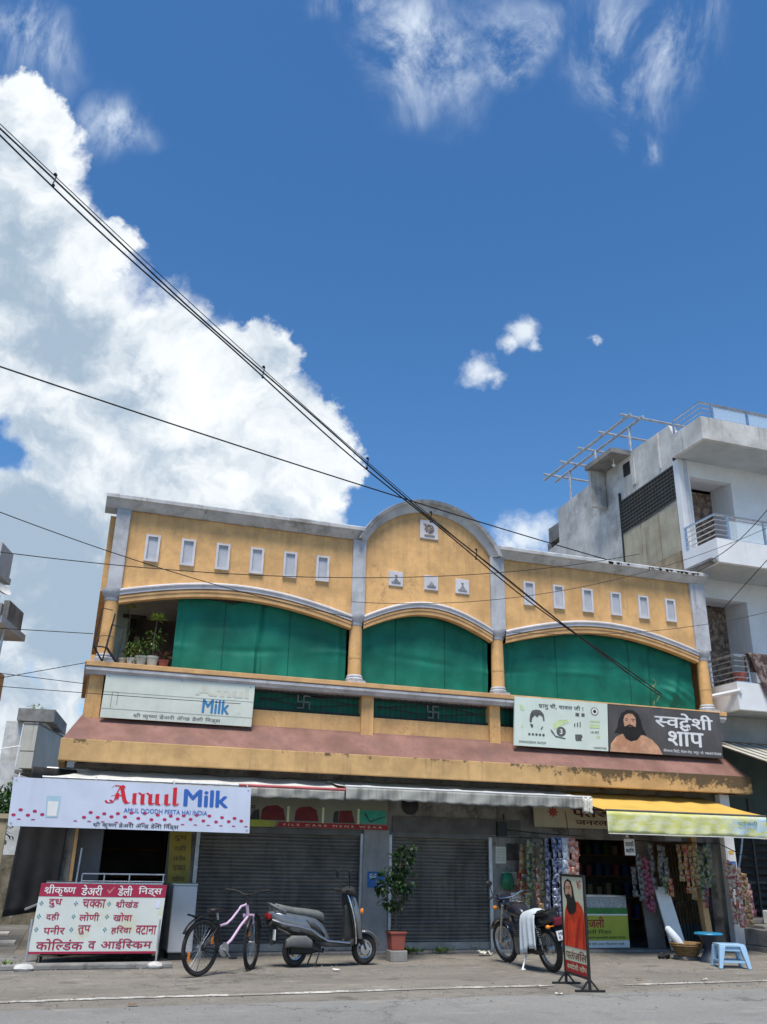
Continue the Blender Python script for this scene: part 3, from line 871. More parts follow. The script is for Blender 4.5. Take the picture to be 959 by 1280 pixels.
mb = MB(); mb.box(-0.16, 13.41, CY + 0.101, YS + 0.1, CZ0 + 0.05, CZ0 + 0.09); part(mb, 'canopy_soffit', concrete_d)

# shell: side and rear walls, floors, roof
mb = MB(); mb.box(13.20, 13.38, YF + 0.22, 23, 0, 7.6); mb.box(0.0, 0.12, YF + 0.35, 23, 4.7, 4.9); mb.box(0.0, 0.12, YF + 0.35, 23, 6.1, 7.6); mb.box(0.0, 0.14, YF + 0.22, 23, 0, 4.47)
mb.box(0.14, 13.2, 22.8, 23, 0, 7.6)
part(mb, 'side_wall', yellow)
mb = MB(); mb.box(0.12, 13.2, YF + 0.21, 22.8, 6.42, 6.55); part(mb, 'roof_slab', soffit_m)
mb = MB(); mb.box(0.97, 13.2, 19.9, 20.02, 4.69, 6.42); mb.box(0.12, 0.97, 19.9, 20.02, 6.02, 6.42); part(mb, 'terrace_rear_wall', mat('terrace_wall', (0.17, 0.155, 0.15), 0.9, 0.15, 2))
mb = MB(); mb.box(0.36, 0.62, 18.1, 18.36, 4.69, 6.41); part(mb, 'terrace_pillar', mat('grey_green_pillar', (0.25, 0.30, 0.26), 0.8, 0.15, 3))
mb = MB(); mb.box(0.71, 0.84, 19.6, 19.75, 4.69, 6.41); mb.box(0.5, 0.95, 17.9, 18.02, 5.95, 6.0); part(mb, 'terrace_post', black_iron)
# ground floor
mb = MB()
for xa, xb, z0, z1 in ((-0.02, 0.14, 0, 2.98), (1.70, 2.16, 0, 1.98), (5.20, 5.68, 0, 1.985), (7.78, 9.0, 0, 1.98), (12.72, 13.15, 0, 1.99), (0.14, 13.2, 1.99, 3.0)):
    mb.box(xa, xb, YS, YS + 0.2, z0, z1)
part(mb, 'shop_wall', wall_grey)
mb = MB(); mb.box(5.19, 5.69, YS - 0.055, YS - 0.001, 0.0, 2.05); part(mb, 'shop_pillar', mat('grey_pillar', (0.27, 0.265, 0.26), 0.8, 0.12, 2.5, 0.2, 40, streak=(0.12, 0.115, 0.11), samt=0.6), bevel=0.01)
mb = MB(); mb.box(0.14, 13.2, YS + 0.2, 22.8, 2.98, 3.06); mb.box(0.14, 2.2, YS + 0.2, 22, -0.005, 0.02); mb.box(8.9, 13.2, YS - 0.05, 22, -0.005, 0.03)
for xa, xb in ((2.16, 2.24), (8.86, 8.96)): mb.box(xa, xb, YS + 0.21, 22, 0.02, 2.98)
mb.box(0.14, 2.16, 19.4, 19.5, 0.02, 2.98); mb.box(8.96, 13.2, 19.6, 19.7, 0.03, 2.98)
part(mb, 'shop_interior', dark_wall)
# rolling shutters
shutter_m = mat('shutter_steel', (0.165, 0.152, 0.135), 0.6, 0.2, 2.0, metal=0.4, streak=(0.06, 0.05, 0.042), samt=0.8, stain=(0.075, 0.065, 0.055), stamt=0.7, stscale=1.5)
def shutter(xa, xb, z0, z1):
    mb = MB(); pts = []
    z = z0 + 0.12; p = 0.062; rnd = random.Random(int(xa * 10))
    n = int((z1 - z) / p)
    for i in range(n):
        d = rnd.uniform(-0.0015, 0.0015)
        for t, y in ((0.0, 0.0), (0.12, -0.016), (0.3, -0.026), (0.55, -0.027), (0.78, -0.016), (0.9, 0.0)): pts.append((YS + 0.085 + y + d, z + p * (i + t)))
    cols = [xa + (xb - xa) * j / 30 for j in range(31)]
    rows = [[(x, y + 0.008 * math.sin(x * 2.2 + zz * 1.7) + 0.006 * math.sin(x * 5.1 - zz * 3.3) * math.sin(zz * 7 + xa), zz + 0.003 * math.sin(x * 3.1 + zz * 9)) for x in cols] for (y, zz) in pts]
    mb.grid(rows, smooth=True)
    o = part(mb, 'roller_shutter', shutter_m, sharp=50)
    mb = MB(); mb.box(xa, xb, YS + 0.04, YS + 0.08, z0 + 0.005, z0 + 0.125); mb.box(xa + (xb - xa) * 0.18, xa + (xb - xa) * 0.18 + 0.12, YS + 0.02, YS + 0.04, z0 + 0.03, z0 + 0.08); mb.box(xb - (xb - xa) * 0.14 - .12, xb - (xb - xa) * 0.14, YS + 0.02, YS + 0.04, z0 + 0.03, z0 + 0.08)
    mb.build('bottom_bar', mat('shutter_bar', (0.30, 0.30, 0.29), 0.5, 0.15, 3, metal=0.4, streak=(0.12, 0.1, 0.09), samt=0.5), o, bevel=0.004)
    for xg in (xa - 0.045, xb - 0.02): MB().box(xg, xg + 0.065, YS - 0.02, YS + 0.039, z0, z1 + 0.02).build('guide_rail', galv, o)
    mb = MB(); mb.box(xa - 0.02, xb + 0.02, YS - 0.012, YS + 0.1, z1 - 0.02, z1 + 0.10); mb.build('header', mat('shutter_header', (0.12, 0.118, 0.11), 0.7, 0.15, 3), o)
shutter(2.20, 5.16, 0.03, 1.95); shutter(5.73, 7.74, 0.03, 1.95)
mb = MB(); mb.box(2.0, 9.0, YS - 0.22, YS + 0.0, -0.01, 0.035); mb.box(9.0, 12.8, YS - 0.42, YS, -0.01, 0.03); part(mb, 'plinth_step', concrete_d, bevel=0.012)
mb = MB(); mb.box(5.75, 8.4, YS - 0.03, YS - 0.004, 2.02, 2.30); part(mb, 'shutter_hood', mat('dark_hood', (0.10, 0.095, 0.09), 0.7, 0.2, 3, streak=(0.05, 0.05, 0.05), samt=0.6))

# ================================================================== grey and white house on the right
house = thing('apartment_house', 'tall house on the right with bare grey side wall, white front and glass balconies', 'building', (13.4, 17, 0))
def hp(mb, name, m, parent=None, **kw): return mb.build(name, m, parent or house, **kw)
HX, HY = 13.46, 16.92
mb = MB()
# side wall with the stair duct notch
poly = [(HY, 0), (HY, 11.7), (HY + 0.25, 12.22), (18.6, 12.22), (23.0, 12.0), (23.0, 10.9), (24.6, 10.75), (24.6, 0)]
mb.add([(HX, y, z) for y, z in poly] + [(HX + 0.2, y, z) for y, z in poly],
       [tuple(range(8))[::-1], tuple(range(8, 16))] + [(i, (i + 1) % 8, (i + 1) % 8 + 8, i + 8) for i in range(8)])
hp(mb, 'side_wall', concrete)
mb = MB(); mb.box(HX - 0.03, HX + 0.01, 17.62, 17.68, 11.2, 12.2); mb.box(HX - 0.03, HX + 0.01, 18.76, 18.9, 11.2, 12.0); hp(mb, 'wall_rib', concrete)
mb = MB(); mb.box(HX - 0.055, 13.73, HY - 0.03, HY + 0.17, 4.72, 11.14); hp(mb, 'corner_pilaster', white_wall, bevel=0.01)
# stair hood near the roof
mb = MB(); mb.box(HX - 0.62, HX + 0.4, 18.9, 20.3, 12.12, 12.26); hp(mb, 'roof_hood', concrete_d)
mb = MB(); mb.box(HX - 0.5, HX - 0.02, 20.2, 20.32, 11.0, 12.12); hp(mb, 'hood_wall', concrete)
mb = MB(); mb.ball((HX - 0.3, 19.3, 11.93), 0.05, 10, 8); mb.tube([(HX - 0.3, 19.3, 11.97), (HX - 0.3, 19.3, 12.12)], 0.012, 6); hp(mb, 'bulb', white_paint)
mb = MB(); mb.box(HX - 0.012, HX + 0.0, 18.98, 19.3, 11.6, 11.98); hp(mb, 'recess_shade', black_iron)  # dark sheet that paints the shade in the recess under the hood
# jali and metal sheets over the shaft in the side wall
mb = MB(); y0, y1 = 17.12, 19.5
mb.quad((HX - 0.02, y1, 9.98), (HX - 0.02, y0, 10.12), (HX - 0.02, y0, 11.02), (HX - 0.02, y1, 10.92))
sh = hp(mb, 'shaft_screen', mat('dark_mesh', (0.045, 0.045, 0.042), 0.7, 0.1, 4))
mb = MB()
for k in range(19): mb.bar((HX - 0.035, y0 + (y1 - y0) * k / 18, 10.12 - .14 * k / 18), (HX - 0.035, y0 + (y1 - y0) * k / 18, 11.02 - .1 * k / 18), 0.018)
for k in range(10): mb.bar((HX - 0.05, y0, 10.12 + .9 * k / 9), (HX - 0.05, y1, 9.98 + .94 * k / 9), 0.018)
mb.build('mesh_bars', mat('screen_bar', (0.10, 0.10, 0.095), 0.7, 0.1, 4), sh)
sheet_m = mat('rusty_sheet', (0.36, 0.33, 0.25), 0.75, 0.12, 2.0, streak=(0.16, 0.10, 0.05), samt=0.7, sscale=1.4, stain=(0.24, 0.20, 0.13), stamt=0.5, stscale=1.3)
sheet_r = mat('rust_streaked_sheet', (0.33, 0.27, 0.18), 0.75, 0.2, 2.5, streak=(0.10, 0.055, 0.03), samt=0.95, sscale=1.6, stain=(0.17, 0.10, 0.05), stamt=0.8, stscale=2)
for ya, yb in ((17.12, 17.88), (17.90, 18.68), (18.70, 19.5)):
    mb = MB(); mb.box(HX - 0.045, HX - 0.02, ya, yb, 8.75, 10.0); hp(mb, 'metal_sheet', sheet_m)
    mb = MB(); mb.box(HX - 0.055, HX - 0.03, ya, yb, 7.6, 8.74); hp(mb, 'metal_sheet', sheet_r)
mb = MB(); mb.bar((HX - 0.04, 19.53, 7.6), (HX - 0.04, 19.53, 11.2), 0.05); mb.bar((HX - 0.04, y0, 11.03), (HX - 0.04, 19.5, 10.93), 0.03); hp(mb, 'sheet_frame', black_iron)
# front wall with deep reveals
def front_level(zb, zt, x0=13.78, x1=14.95):
    pass
mb = MB()
FX1 = 19.0
# columns of wall left and right of the openings, per storey
for (z0, z1, ho) in ((8.10, 11.35, 10.72), (4.85, 8.02, 7.55)):
    mb.box(HX + 0.0, 13.72, HY - 0.001, HY + 0.22, z0, z1)                 # corner strip
    mb.box(13.72, 15.0, HY, HY + 0.22, ho, z1)                              # lintel
    mb.box(15.0, FX1, HY, HY + 0.22, z0, z1)                               # wall
    mb.box(15.0, 15.12, HY + 0.221, HY + 0.8, z0, z1)                         # reveal on the right
    mb.box(13.662, 13.71, HY + 0.221, HY + 0.8, z0, z1)
    mb.box(13.72, 15.0, HY + 0.221, HY + 0.8, ho + 0.06, ho + 0.12)
hp(mb, 'front_wall', white_wall)
mb = MB()
for (z0, z1) in ((8.10, 10.7), (4.85, 7.6)): mb.box(13.72, 15.0, HY + 0.8, HY + 0.9, z0, z1)
hp(mb, 'recess_wall', stone_clad)
mb = MB(); mb.tube([(13.61, HY - 0.03, 4.2), (13.61, HY - 0.03, 11.1)], 0.05, 8); mb.bar((13.70, HY - 0.012, 8.1), (13.70, HY - 0.012, 11.1), 0.02); hp(mb, 'drain_pipe', mat('grey_pipe', (0.5, 0.52, 0.54), 0.5, 0.08, 3))
for z in (10.72, 7.58):
    mb = MB(); mb.tube([(14.0, HY + 0.4, z), (14.0, HY + 0.4, z - 0.42)], 0.012, 6); mb.lathe([(0.02, 0), (0.05, 0.03), (0.05, 0.07), (0.01, 0.1)], (14.0, HY + 0.4, z - 0.12), n=10); hp(mb, 'hanging_lamp', black_iron)
# roof terrace slab, balconies
def slab(z0, z1, y0, xl, name='balcony_slab', m=white_wall, tz=0.0):
    mb = MB(); mb.box(xl, FX1, y0, HY, z0, z1); mb.box(xl + 0.1, FX1 - .1, y0 + 0.1, HY, z0 - 0.004, z0 - 0.0005, m=1)  # thin underside sheet, its grey puts the shade below the slab into colour
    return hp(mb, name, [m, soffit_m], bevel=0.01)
slab(11.15, 11.75, 15.70, 13.28, 'terrace_slab', concrete)
slab(8.02, 8.60, 15.70, 13.30)
slab(4.72, 5.32, 15.86, 13.50)
mb = MB(); mb.box(HX + .2, FX1, HY + .2, 24.0, 11.2, 11.7); mb.box(HX + .2, FX1, HY + 1.7, 24.0, 8.0, 8.2); mb.box(HX + .2, FX1, HY + 1.7, 24, 4.7, 4.9); mb.box(FX1 - .2, FX1, HY + .22, 24, 0, 11.2); mb.box(HX + .2, FX1, 23.9, 24.1, 0, 11.2); hp(mb, 'floor_slab', concrete_d)
mb = MB(); mb.box(13.15, 13.32, 15.78, 16.9, 8.04, 8.12); mb.tube([(13.24, 15.75, 8.05), (13.30, 16.95, 8.02)], 0.06, 8); hp(mb, 'drain_spout', concrete_d)
mb = MB(); mb.tube([(13.2, 16.5, 5.05), (13.55, 15.82, 5.12)], 0.05, 8); hp(mb, 'drain_spout', white_wall)
def railing(y0, xl, z, h, bars, glass):
    rl = MB(); y = y0 + 0.08; x = xl + 0.08
    r = hp(MB().tube([(x, HY - 0.05, z + h), (x, y, z + h), (FX1, y, z + h)], 0.03, 8), 'balcony_railing', steel)
    for xx in [x + 0.35 + 1.05 * k for k in range(5)]: MB().bar((xx, y, z), (xx, y, z + h), 0.045).build('railing_post', steel, r)
    MB().bar((x, HY - 0.08, z), (x, HY - 0.08, z + h), 0.04).build('railing_post', steel, r)
    mb = MB()
    for k in range(1, bars + 1):
        zz = z + h * k / (bars + 1)
        mb.tube([(x, HY - 0.05, zz), (x, y, zz)], 0.013, 6)
        mb.tube([(x, y, zz), (x + 0.35, y, zz)], 0.013, 6)
    mb.tube([(x + .36, y, z + h * 0.86), (FX1, y, z + h * 0.86)], 0.012, 6); mb.bar((x, y, z + 0.02), (FX1, y, z + 0.02), 0.03); mb.bar((x, y, z + 0.02), (x, HY, z + 0.02), 0.03)
    mb.build('railing_bar', steel, r)
    if glass:
        for k in range(4): MB().box(x + 0.40 + 1.05 * k, x + 1.35 + 1.05 * k, y - 0.006, y + 0.006, z + 0.05, z + h * 0.82).build('glass_panel', glass_m, r)
railing(15.70, 13.28, 11.76, 0.42, 2, True)
railing(15.70, 13.30, 8.60, 0.62, 4, True)
railing(15.86, 13.50, 5.32, 0.62, 4, False)
# ground storey of the house
mb = MB(); mb.box(HX + .0, FX1, HY + 0.02, HY + 0.2, 2.4, 4.72); hp(mb, 'shop_front', mat('dark_green_front', (0.05, 0.075, 0.07), 0.7, 0.15, 2))
mb = MB(); mb.box(HX + .2, FX1, HY + 0.021, HY + 0.19, 3.5, 4.2); mb.box(HX, FX1, HY - 0.2, HY + 0.019, 4.15, 4.71); hp(mb, 'beam', mat('grey_beam', (0.30, 0.30, 0.29), 0.8, 0.1, 2))  # one even grey over the whole beam
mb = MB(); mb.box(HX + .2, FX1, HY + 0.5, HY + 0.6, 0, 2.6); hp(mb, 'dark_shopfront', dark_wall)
lv = MB()
for k in range(15): lv.hexa([(13.35, HY + 0.06, 0.62 + k * .155), (FX1, HY + 0.06, 0.62 + k * .155), (FX1, HY + 0.14, 0.70 + k * .155), (13.35, HY + 0.14, 0.70 + k * .155), (13.35, HY + 0.05, 0.635 + k * .155), (FX1, HY + 0.05, 0.635 + k * .155), (FX1, HY + 0.13, 0.715 + k * .155), (13.35, HY + 0.13, 0.715 + k * .155)])
for k in range(6): lv.bar((13.5 + k * .8, HY + 0.0, 0.5), (13.5 + k * .8, HY + 0.0, 2.95), 0.04)
lv.box(13.33, FX1, HY + .01, HY + .04, 1.2, 1.25); lv.box(13.33, FX1, HY + .01, HY + .04, 0.5, 0.56)
hp(lv, 'louvred_grille', mat('dark_louvre', (0.05, 0.05, 0.05), 0.6, 0.15, 4))
mb = MB(); mb.tube([(13.42, HY - 0.05, 0.4), (13.42, HY - 0.05, 2.9)], 0.02, 6); mb.tube([(13.35 + 0.75 * math.sin(t * .1), HY - 0.02, 0.5 + 1.5 * t * .1) for t in range(15)], 0.025, 6); hp(mb, 'service_pipe', galv)
# entrance plinth
mb = MB(); mb.box(13.16, 19, 15.2, HY + .5, -0.02, 0.10); mb.box(13.16, 13.34, 14.9, 17.4, 0.1, 0.40); mb.box(13.34, 19, 15.75, HY + .5, 0.10, 0.46); mb.box(13.34, 19, 16.3, HY + .5, 0.46, 0.55)
hp(mb, 'entrance_steps', concrete_d, bevel=0.02)
mb = MB(); mb.box(13.75, 14.6, 15.9, 16.25, 0.462, 0.72); hp(mb, 'step_block', white_wall, bevel=0.02)

# things on the house
rug = thing('rug', 'brown patterned rug hung to air over the first-floor balcony railing of the grey house', 'rug', (14.6, 15.9, 6.0))
mb = MB(); rows = []
for i in range(25):
    u = i / 24; x = 13.90 + 2.0 * u
    col = []
    for j in range(18):
        v = j / 17
        drop = 0.95 + 0.10 * math.sin(u * 5)
        y = 15.86 - 0.02 - 0.03 * math.sin(u * 14 + v * 2) * v - 0.02 * v
        col.append((x + 0.10 * v * math.sin(u * 3 + .5) + 0.26 * v * (1 - u) , y, 5.99 - drop * v + 0.04 * math.sin(u * 9) * v))
    rows.append(col)
mb.grid(rows); mb.build('rug_cloth', carpet, rug, solid=0.02)
mb = MB(); mb.grid([[(13.90 + 2.0 * i / 12, y, z) for (y, z) in ((15.84, 5.985), (15.92, 6.0), (15.99, 5.98), (16.0, 5.6))] for i in range(13)]); mb.build('rug_fold', carpet, rug, solid=0.02)
pot = thing('flower_pot', 'small terracotta pot behind the balcony railing beside the hung rug', 'flower pot', (13.75, 15.99, 5.32))
mb = MB(); mb.lathe([(0.09, 5.32), (0.14, 5.5), (0.145, 5.56), (0.12, 5.56), (0.1, 5.5)], (13.78, 16.06, 0), n=18); mb.build('pot', terracotta, pot)
# striped awning of the next shop
saw = thing('striped_awning', 'grey and cream striped cloth awning at the right edge below the rug balcony', 'awning', (13.4, 16.8, 4.3))
mb = MB(); n = 36
for k in range(n):
    x0 = 13.25 + 5 * k / n; x1 = 13.25 + 5 * (k + 1) / n
    mb.quad((x0, 14.9, 3.52), (x1, 14.9, 3.52), (x1, 16.7, 4.12), (x0, 16.7, 4.12), k % 2)
mb.build('cloth', [mat('stripe_cream', (0.50, 0.48, 0.40), 0.8, 0.08, 3), mat('stripe_grey', (0.14, 0.14, 0.13), 0.8, 0.1, 3)], saw)
mb = MB(); mb.tube([(13.2, 14.9, 3.5), (18.3, 14.9, 3.5)], 0.02, 6); mb.tube([(13.3, 16.7, 4.1), (13.3, 14.9, 3.5)], 0.015, 6); mb.build('frame', galv, saw)
# pergola pipes on its roof
pg = thing('pipe_frame', 'open frame of galvanised pipes standing on the roof of the grey house', 'pipe frame', (13.9, 20, 12.2))
LV = [(0, 0)]
def roofpt(px_y, z): return (13.6, px_y, z)
leg = lambda x, y, z0, z1: MB().tube([(x, y, z0), (x, y, z1)], 0.045, 8).build('leg', galv, pg)
ZP = 13.05
leg(13.55, 19.0, 12.2, ZP); leg(13.55, 22.3, 12.0, ZP); leg(13.5, 20.7, 12.2, ZP); leg(16.5, 19.0, 12.0, ZP); leg(16.5, 22.3, 12.0, ZP)
for x in (13.55, 13.15): MB().tube([(x, 18.3, ZP), (x, 23.2, ZP)], 0.04, 8).build('rail', galv, pg)
for y in (18.55, 19.7, 20.85, 21.9, 22.95): MB().tube([(12.98, y, ZP + 0.08), (16.9, y, ZP + 0.08)], 0.036, 8).build('cross_pipe', galv, pg)

# ================================================================== green nets closing the first-floor terrace
def net(x0, x1, bay, label, folds, z0=4.70, bulge=None):
    t = thing('shade_net', label, 'shade net', ((x0 + x1) / 2, YF + 0.2, z0), 0, 'green shade nets on the first floor')
    mb = MB(); nx, nz = 110, 36; rows = []
    rnd = random.Random(int(x0 * 13)); ph = [rnd.uniform(0, 6) for _ in range(8)]
    for j in range(nz + 1):
        v = j / nz; row = []
        for i in range(nx + 1):
            x = x0 + (x1 - x0) * i / nx
            zt = arch(x, bay) - 0.14 - 0.035 * (0.5 + 0.5 * math.sin(x * 6.3 + ph[3])) ** 3 - (0.09 * math.exp(-((x - x0 - 1.0) / 0.22) ** 2) if bay is BAYS[0] else 0)
            z = z0 + (zt - z0) * v
            y = YF + 0.20 + 0.022 * math.exp(-((z - z0 - 0.55 - 0.1 * math.sin(x * .9 + ph[4])) / 0.05) ** 2) * math.sin(x * 1.7 + ph[5]) + 0.016 * math.exp(-((z - z0 - 0.95 - 0.08 * math.sin(x * 1.2 + ph[6])) / 0.04) ** 2) * math.sin(x * 2.3 + ph[7]) + 0.012 * math.sin(x * 5 + ph[0] + z * 1.2) + 0.007 * math.sin(x * 13 + ph[1] - z * 2) + 0.006 * math.sin(z * 9 + x * 1.3 + ph[2])
            for fx, w_, d, lean in folds:
                dx = (x - fx - lean * (z - 5.3)) / w_
                y -= d * math.exp(-dx * dx) * (0.4 + 0.6 * abs(math.sin(z * 2.3 + fx)))
                y += 0.7 * d * math.exp(-((dx - 1.5) ** 2))
            if bulge:
                bx_, bz, r_, d = bulge
                q = math.exp(-(((x - bx_) / r_) ** 2 + ((z - bz) / (r_ * 0.55)) ** 2))
                y -= d * q * (1 + 0.25 * math.sin((x + z * 1.6) * 17))
            row.append((x, y, z))
        rows.append(row)
    mb.grid(rows); no = mb.build('net_cloth', green_m, t)
    hem = MB(); hem.tube([(p[0], p[1] - 0.008, p[2] + 0.02) for p in rows[0]], 0.012, 6); hem.tube([(p[0], p[1] - 0.006, p[2] - 0.015) for p in rows[-1]], 0.008, 6)
    for xs_ in (0.28, 0.66):
        i = int(nx * xs_); hem.tube([(r_[i][0], r_[i][1] - 0.006, r_[i][2]) for r_ in rows], 0.006, 5)
    hem.build('net_hem', mat('net_hem', (0.002, 0.075, 0.05), 0.6, 0.1, 4) if 'net_hem' not in MATS else MATS['net_hem'], no)
    return t
net(1.43, 4.76, BAYS[0], 'green shade net beside the open balcony corner, under the left end of the parapet', [(2.95, 0.05, 0.045, 0.03), (3.03, 0.035, 0.03, -0.04), (1.55, 0.05, 0.02, 0), (4.6, 0.05, 0.015, 0)])
net(5.04, 7.83, BAYS[1], 'green shade net filling the middle bay under the round arched parapet', [(5.1, 0.05, 0.015, 0), (7.7, 0.05, 0.015, 0)])
t = net(8.16, 12.88, BAYS[2], 'green shade net above the charcoal and mint signboards, bunched and tied at its right', [(8.35, 0.03, 0.03, 0), (11.72, 0.04, 0.04, 0.05), (12.4, 0.08, 0.03, 0.4)], bulge=(12.35, 5.1, 0.42, 0.10))
mb = MB()
for k, (x, y, z) in enumerate(((11.78, YF + .1, 5.35), (11.74, YF + .06, 5.2), (11.8, YF + .05, 5.05), (11.73, YF + .05, 4.85))):
    mb.tube([(x, y, z), (x + 0.05 * (-1) ** k, y - 0.04, z - 0.08), (x - 0.02, y - 0.02, z - 0.2)], 0.008, 6)
mb.build('tie_rope', mat('yellow_rope', (0.22, 0.20, 0.07), 0.8, 0.1, 6), t)

# ================================================================== signs
def sign(name, label, cat, tl, tr, bl, mats, t=0.04, m=0, group=None, bevel=0.0, frame=None):
    s = Sign(tl, tr, bl)
    root = thing(name, label, cat, tuple((s.p(0.5, 1)))[:3], 0, group)
    mb = MB(); s.panel(mb, t, 0); mb.build('panel', mats, root, bevel=bevel)
    s.root = root
    return s
def lay(s, name, m, fn, label=None):
    mb = MB(); fn(mb); o = mb.build(name, m, s.root)
    if label: o['label'] = label
    return o

# upper, faded dairy sign
Y = YF - 0.14
s = sign('shop_sign', 'upper faded dairy sign with only the blue word Milk left, under the balcony ledge', 'sign', (0.30, Y, 4.485), (2.945, Y, 4.485), (0.285, Y, 3.735), off_white)
lay(s, 'lettering', faded_blue, lambda mb: s.text(mb, 'Milk', 0.655, 0.42, 0.835, 0.74, bold=0.035))
lay(s, 'devanagari_lettering', ink_grey, lambda mb: s.text(mb, 'श^ी कृ~षण डेअरी ॲ~नड डेली िनड्स', 0.21, 0.85, 0.785, 0.975, bold=0.012))
lay(s, 'faded_lettering', ghost, lambda mb: s.pen(mb, AMUL, 0.59, 0.09, 0.965, 0.38, (0.055, 0.05)) if 0 else s.text(mb, 'Amul', 0.60, 0.10, 0.955, 0.33, bold=0.05))
def wire_lines(mb):
    for v in (0.405, 0.79): s.rect(mb, 0.0, v, 1.0, v + 0.008, 0.003)  # dark lines painted on for wires and their shadows across the sign
    for (u, v) in ((0.02, 0.05), (0.97, 0.06), (0.5, 0.03)): s.disc(mb, u, v, 0.004, 0.014, 0.005)
lay(s, 'wire_shadow_lines', ink_grey, wire_lines)
def outline(mb):   # what is left of a printed glass
    for (a, b, c, d) in ((0.055, 0.40, 0.095, 0.41), (0.055, 0.41, 0.058, 0.78), (0.092, 0.41, 0.095, 0.7)): s.rect(mb, a, b, c, d, 0.004)
lay(s, 'faded_print', ink_grey, outline)

# lower, bright dairy sign hung from the awning
AMUL_THIN = [[(0.0, 0.16), (0.03, 0.04), (0.09, 0.05), (0.125, 0.2), (0.14, 0.5), (0.19, 0.93)], [(0.07, 0.82), (0.11, 0.95), (0.19, 0.93)], [(0.07, 0.40), (0.13, 0.46), (0.25, 0.43)],
             [(0.39, 0.54), (0.44, 0.63), (0.475, 0.55)], [(0.50, 0.54), (0.55, 0.63), (0.585, 0.55)], [(0.355, 0.52), (0.385, 0.62)], [(0.69, 0.10), (0.74, 0.02), (0.81, 0.14)], [(0.665, 0.52), (0.695, 0.62)], [(0.79, 0.52), (0.82, 0.62)], [(0.895, 0.88), (0.935, 1.0)], [(0.11, 0.08), (0.06, 0.2)], [(0.21, 0.98), (0.25, 0.86)]]
AMUL_THICK = [[(0.20, 0.96), (0.255, 0.2), (0.29, 0.04), (0.325, 0.12)], [(0.385, 0.58), (0.385, 0.10), (0.40, 0.03)], [(0.495, 0.57), (0.495, 0.10), (0.51, 0.03)], [(0.60, 0.57), (0.60, 0.12), (0.625, 0.03), (0.65, 0.12)],
              [(0.695, 0.60), (0.695, 0.12), (0.71, 0.05)], [(0.82, 0.60), (0.82, 0.12), (0.845, 0.03), (0.87, 0.12)], [(0.935, 0.98), (0.935, 0.12), (0.955, 0.03), (0.985, 0.14)], [(0.15, 0.25), (0.155, 0.55)]]
Y = 15.03
s = sign('shop_sign', 'white dairy sign with red blackletter and blue word Milk in front of the left awning', 'sign', (-0.865, Y, 2.605), (2.785, Y, 2.595), (-0.84, Y, 1.905), sign_white, t=0.03)
def red(mb):
    s.pen(mb, AMUL_THIN, 0.375, 0.06, 0.685, 0.47, (0.022, 0.05), 0.004); s.pen(mb, AMUL_THICK, 0.375, 0.06, 0.685, 0.47, (0.052, 0.045), 0.006)
lay(s, 'red_lettering', sign_red, red)
def blue(mb):
    s.text(mb, 'Milk', 0.707, 0.10, 0.897, 0.455, bold=0.04); s.text(mb, 'AMUL DOODH PEETA HAI INDIA', 0.455, 0.55, 0.81, 0.645, bold=0.014)
lay(s, 'blue_lettering', sign_blue, blue)
lay(s, 'devanagari_lettering', ink, lambda mb: s.text(mb, 'श^ी कृ~षण डेअरी ॲ~नड डेली िनड्स', 0.335, 0.855, 0.69, 0.985, bold=0.012))
def dots(mb):
    for r_, (v, off, ry) in enumerate(((0.665, 0.043, 0.030), (0.755, 0.018, 0.030))):
        for k in range(18):
            u = off + 0.0555 * k
            if 0.13 < u < 0.275 or u > 0.985: continue
            s.disc(mb, u, v + 0.02 * math.sin(k * 1.3 + r_), 0.0085, ry, 0.004)
    for k in range(18):
        u = 0.040 + 0.0555 * k
        if 0.15 < u < 0.26 or u > 0.985: continue
        s.disc(mb, u, 0.865, 0.0085, 0.022, 0.004, 0, 12, 180, 360)
lay(s, 'printed_dots', dot_red, dots)
lay(s, 'printed_glass', mat('print_milk_glass', (0.36, 0.52, 0.62), 0.5, 0.05, 6), lambda mb: s.poly(mb, [(0.137, 0.36), (0.195, 0.36), (0.190, 0.80), (0.143, 0.80)]))
def gl(mb):
    s.poly(mb, [(0.145, 0.47), (0.188, 0.47), (0.185, 0.77), (0.148, 0.77)], 0.006)
lay(s, 'printed_milk', white_paint, gl)
mb = MB()
for u in (0.02, 0.33, 0.66, 0.985): mb.bar(s.p(u, 0.0, -0.015), s.p(u, -0.09, -0.10), 0.02)
for (u, v) in ((0.012, 0.06), (0.988, 0.06), (0.988, 0.94), (0.012, 0.94)): s.disc(mb, u, v, 0.004, 0.018, 0.004)
mb.build('bracket', galv, s.root)

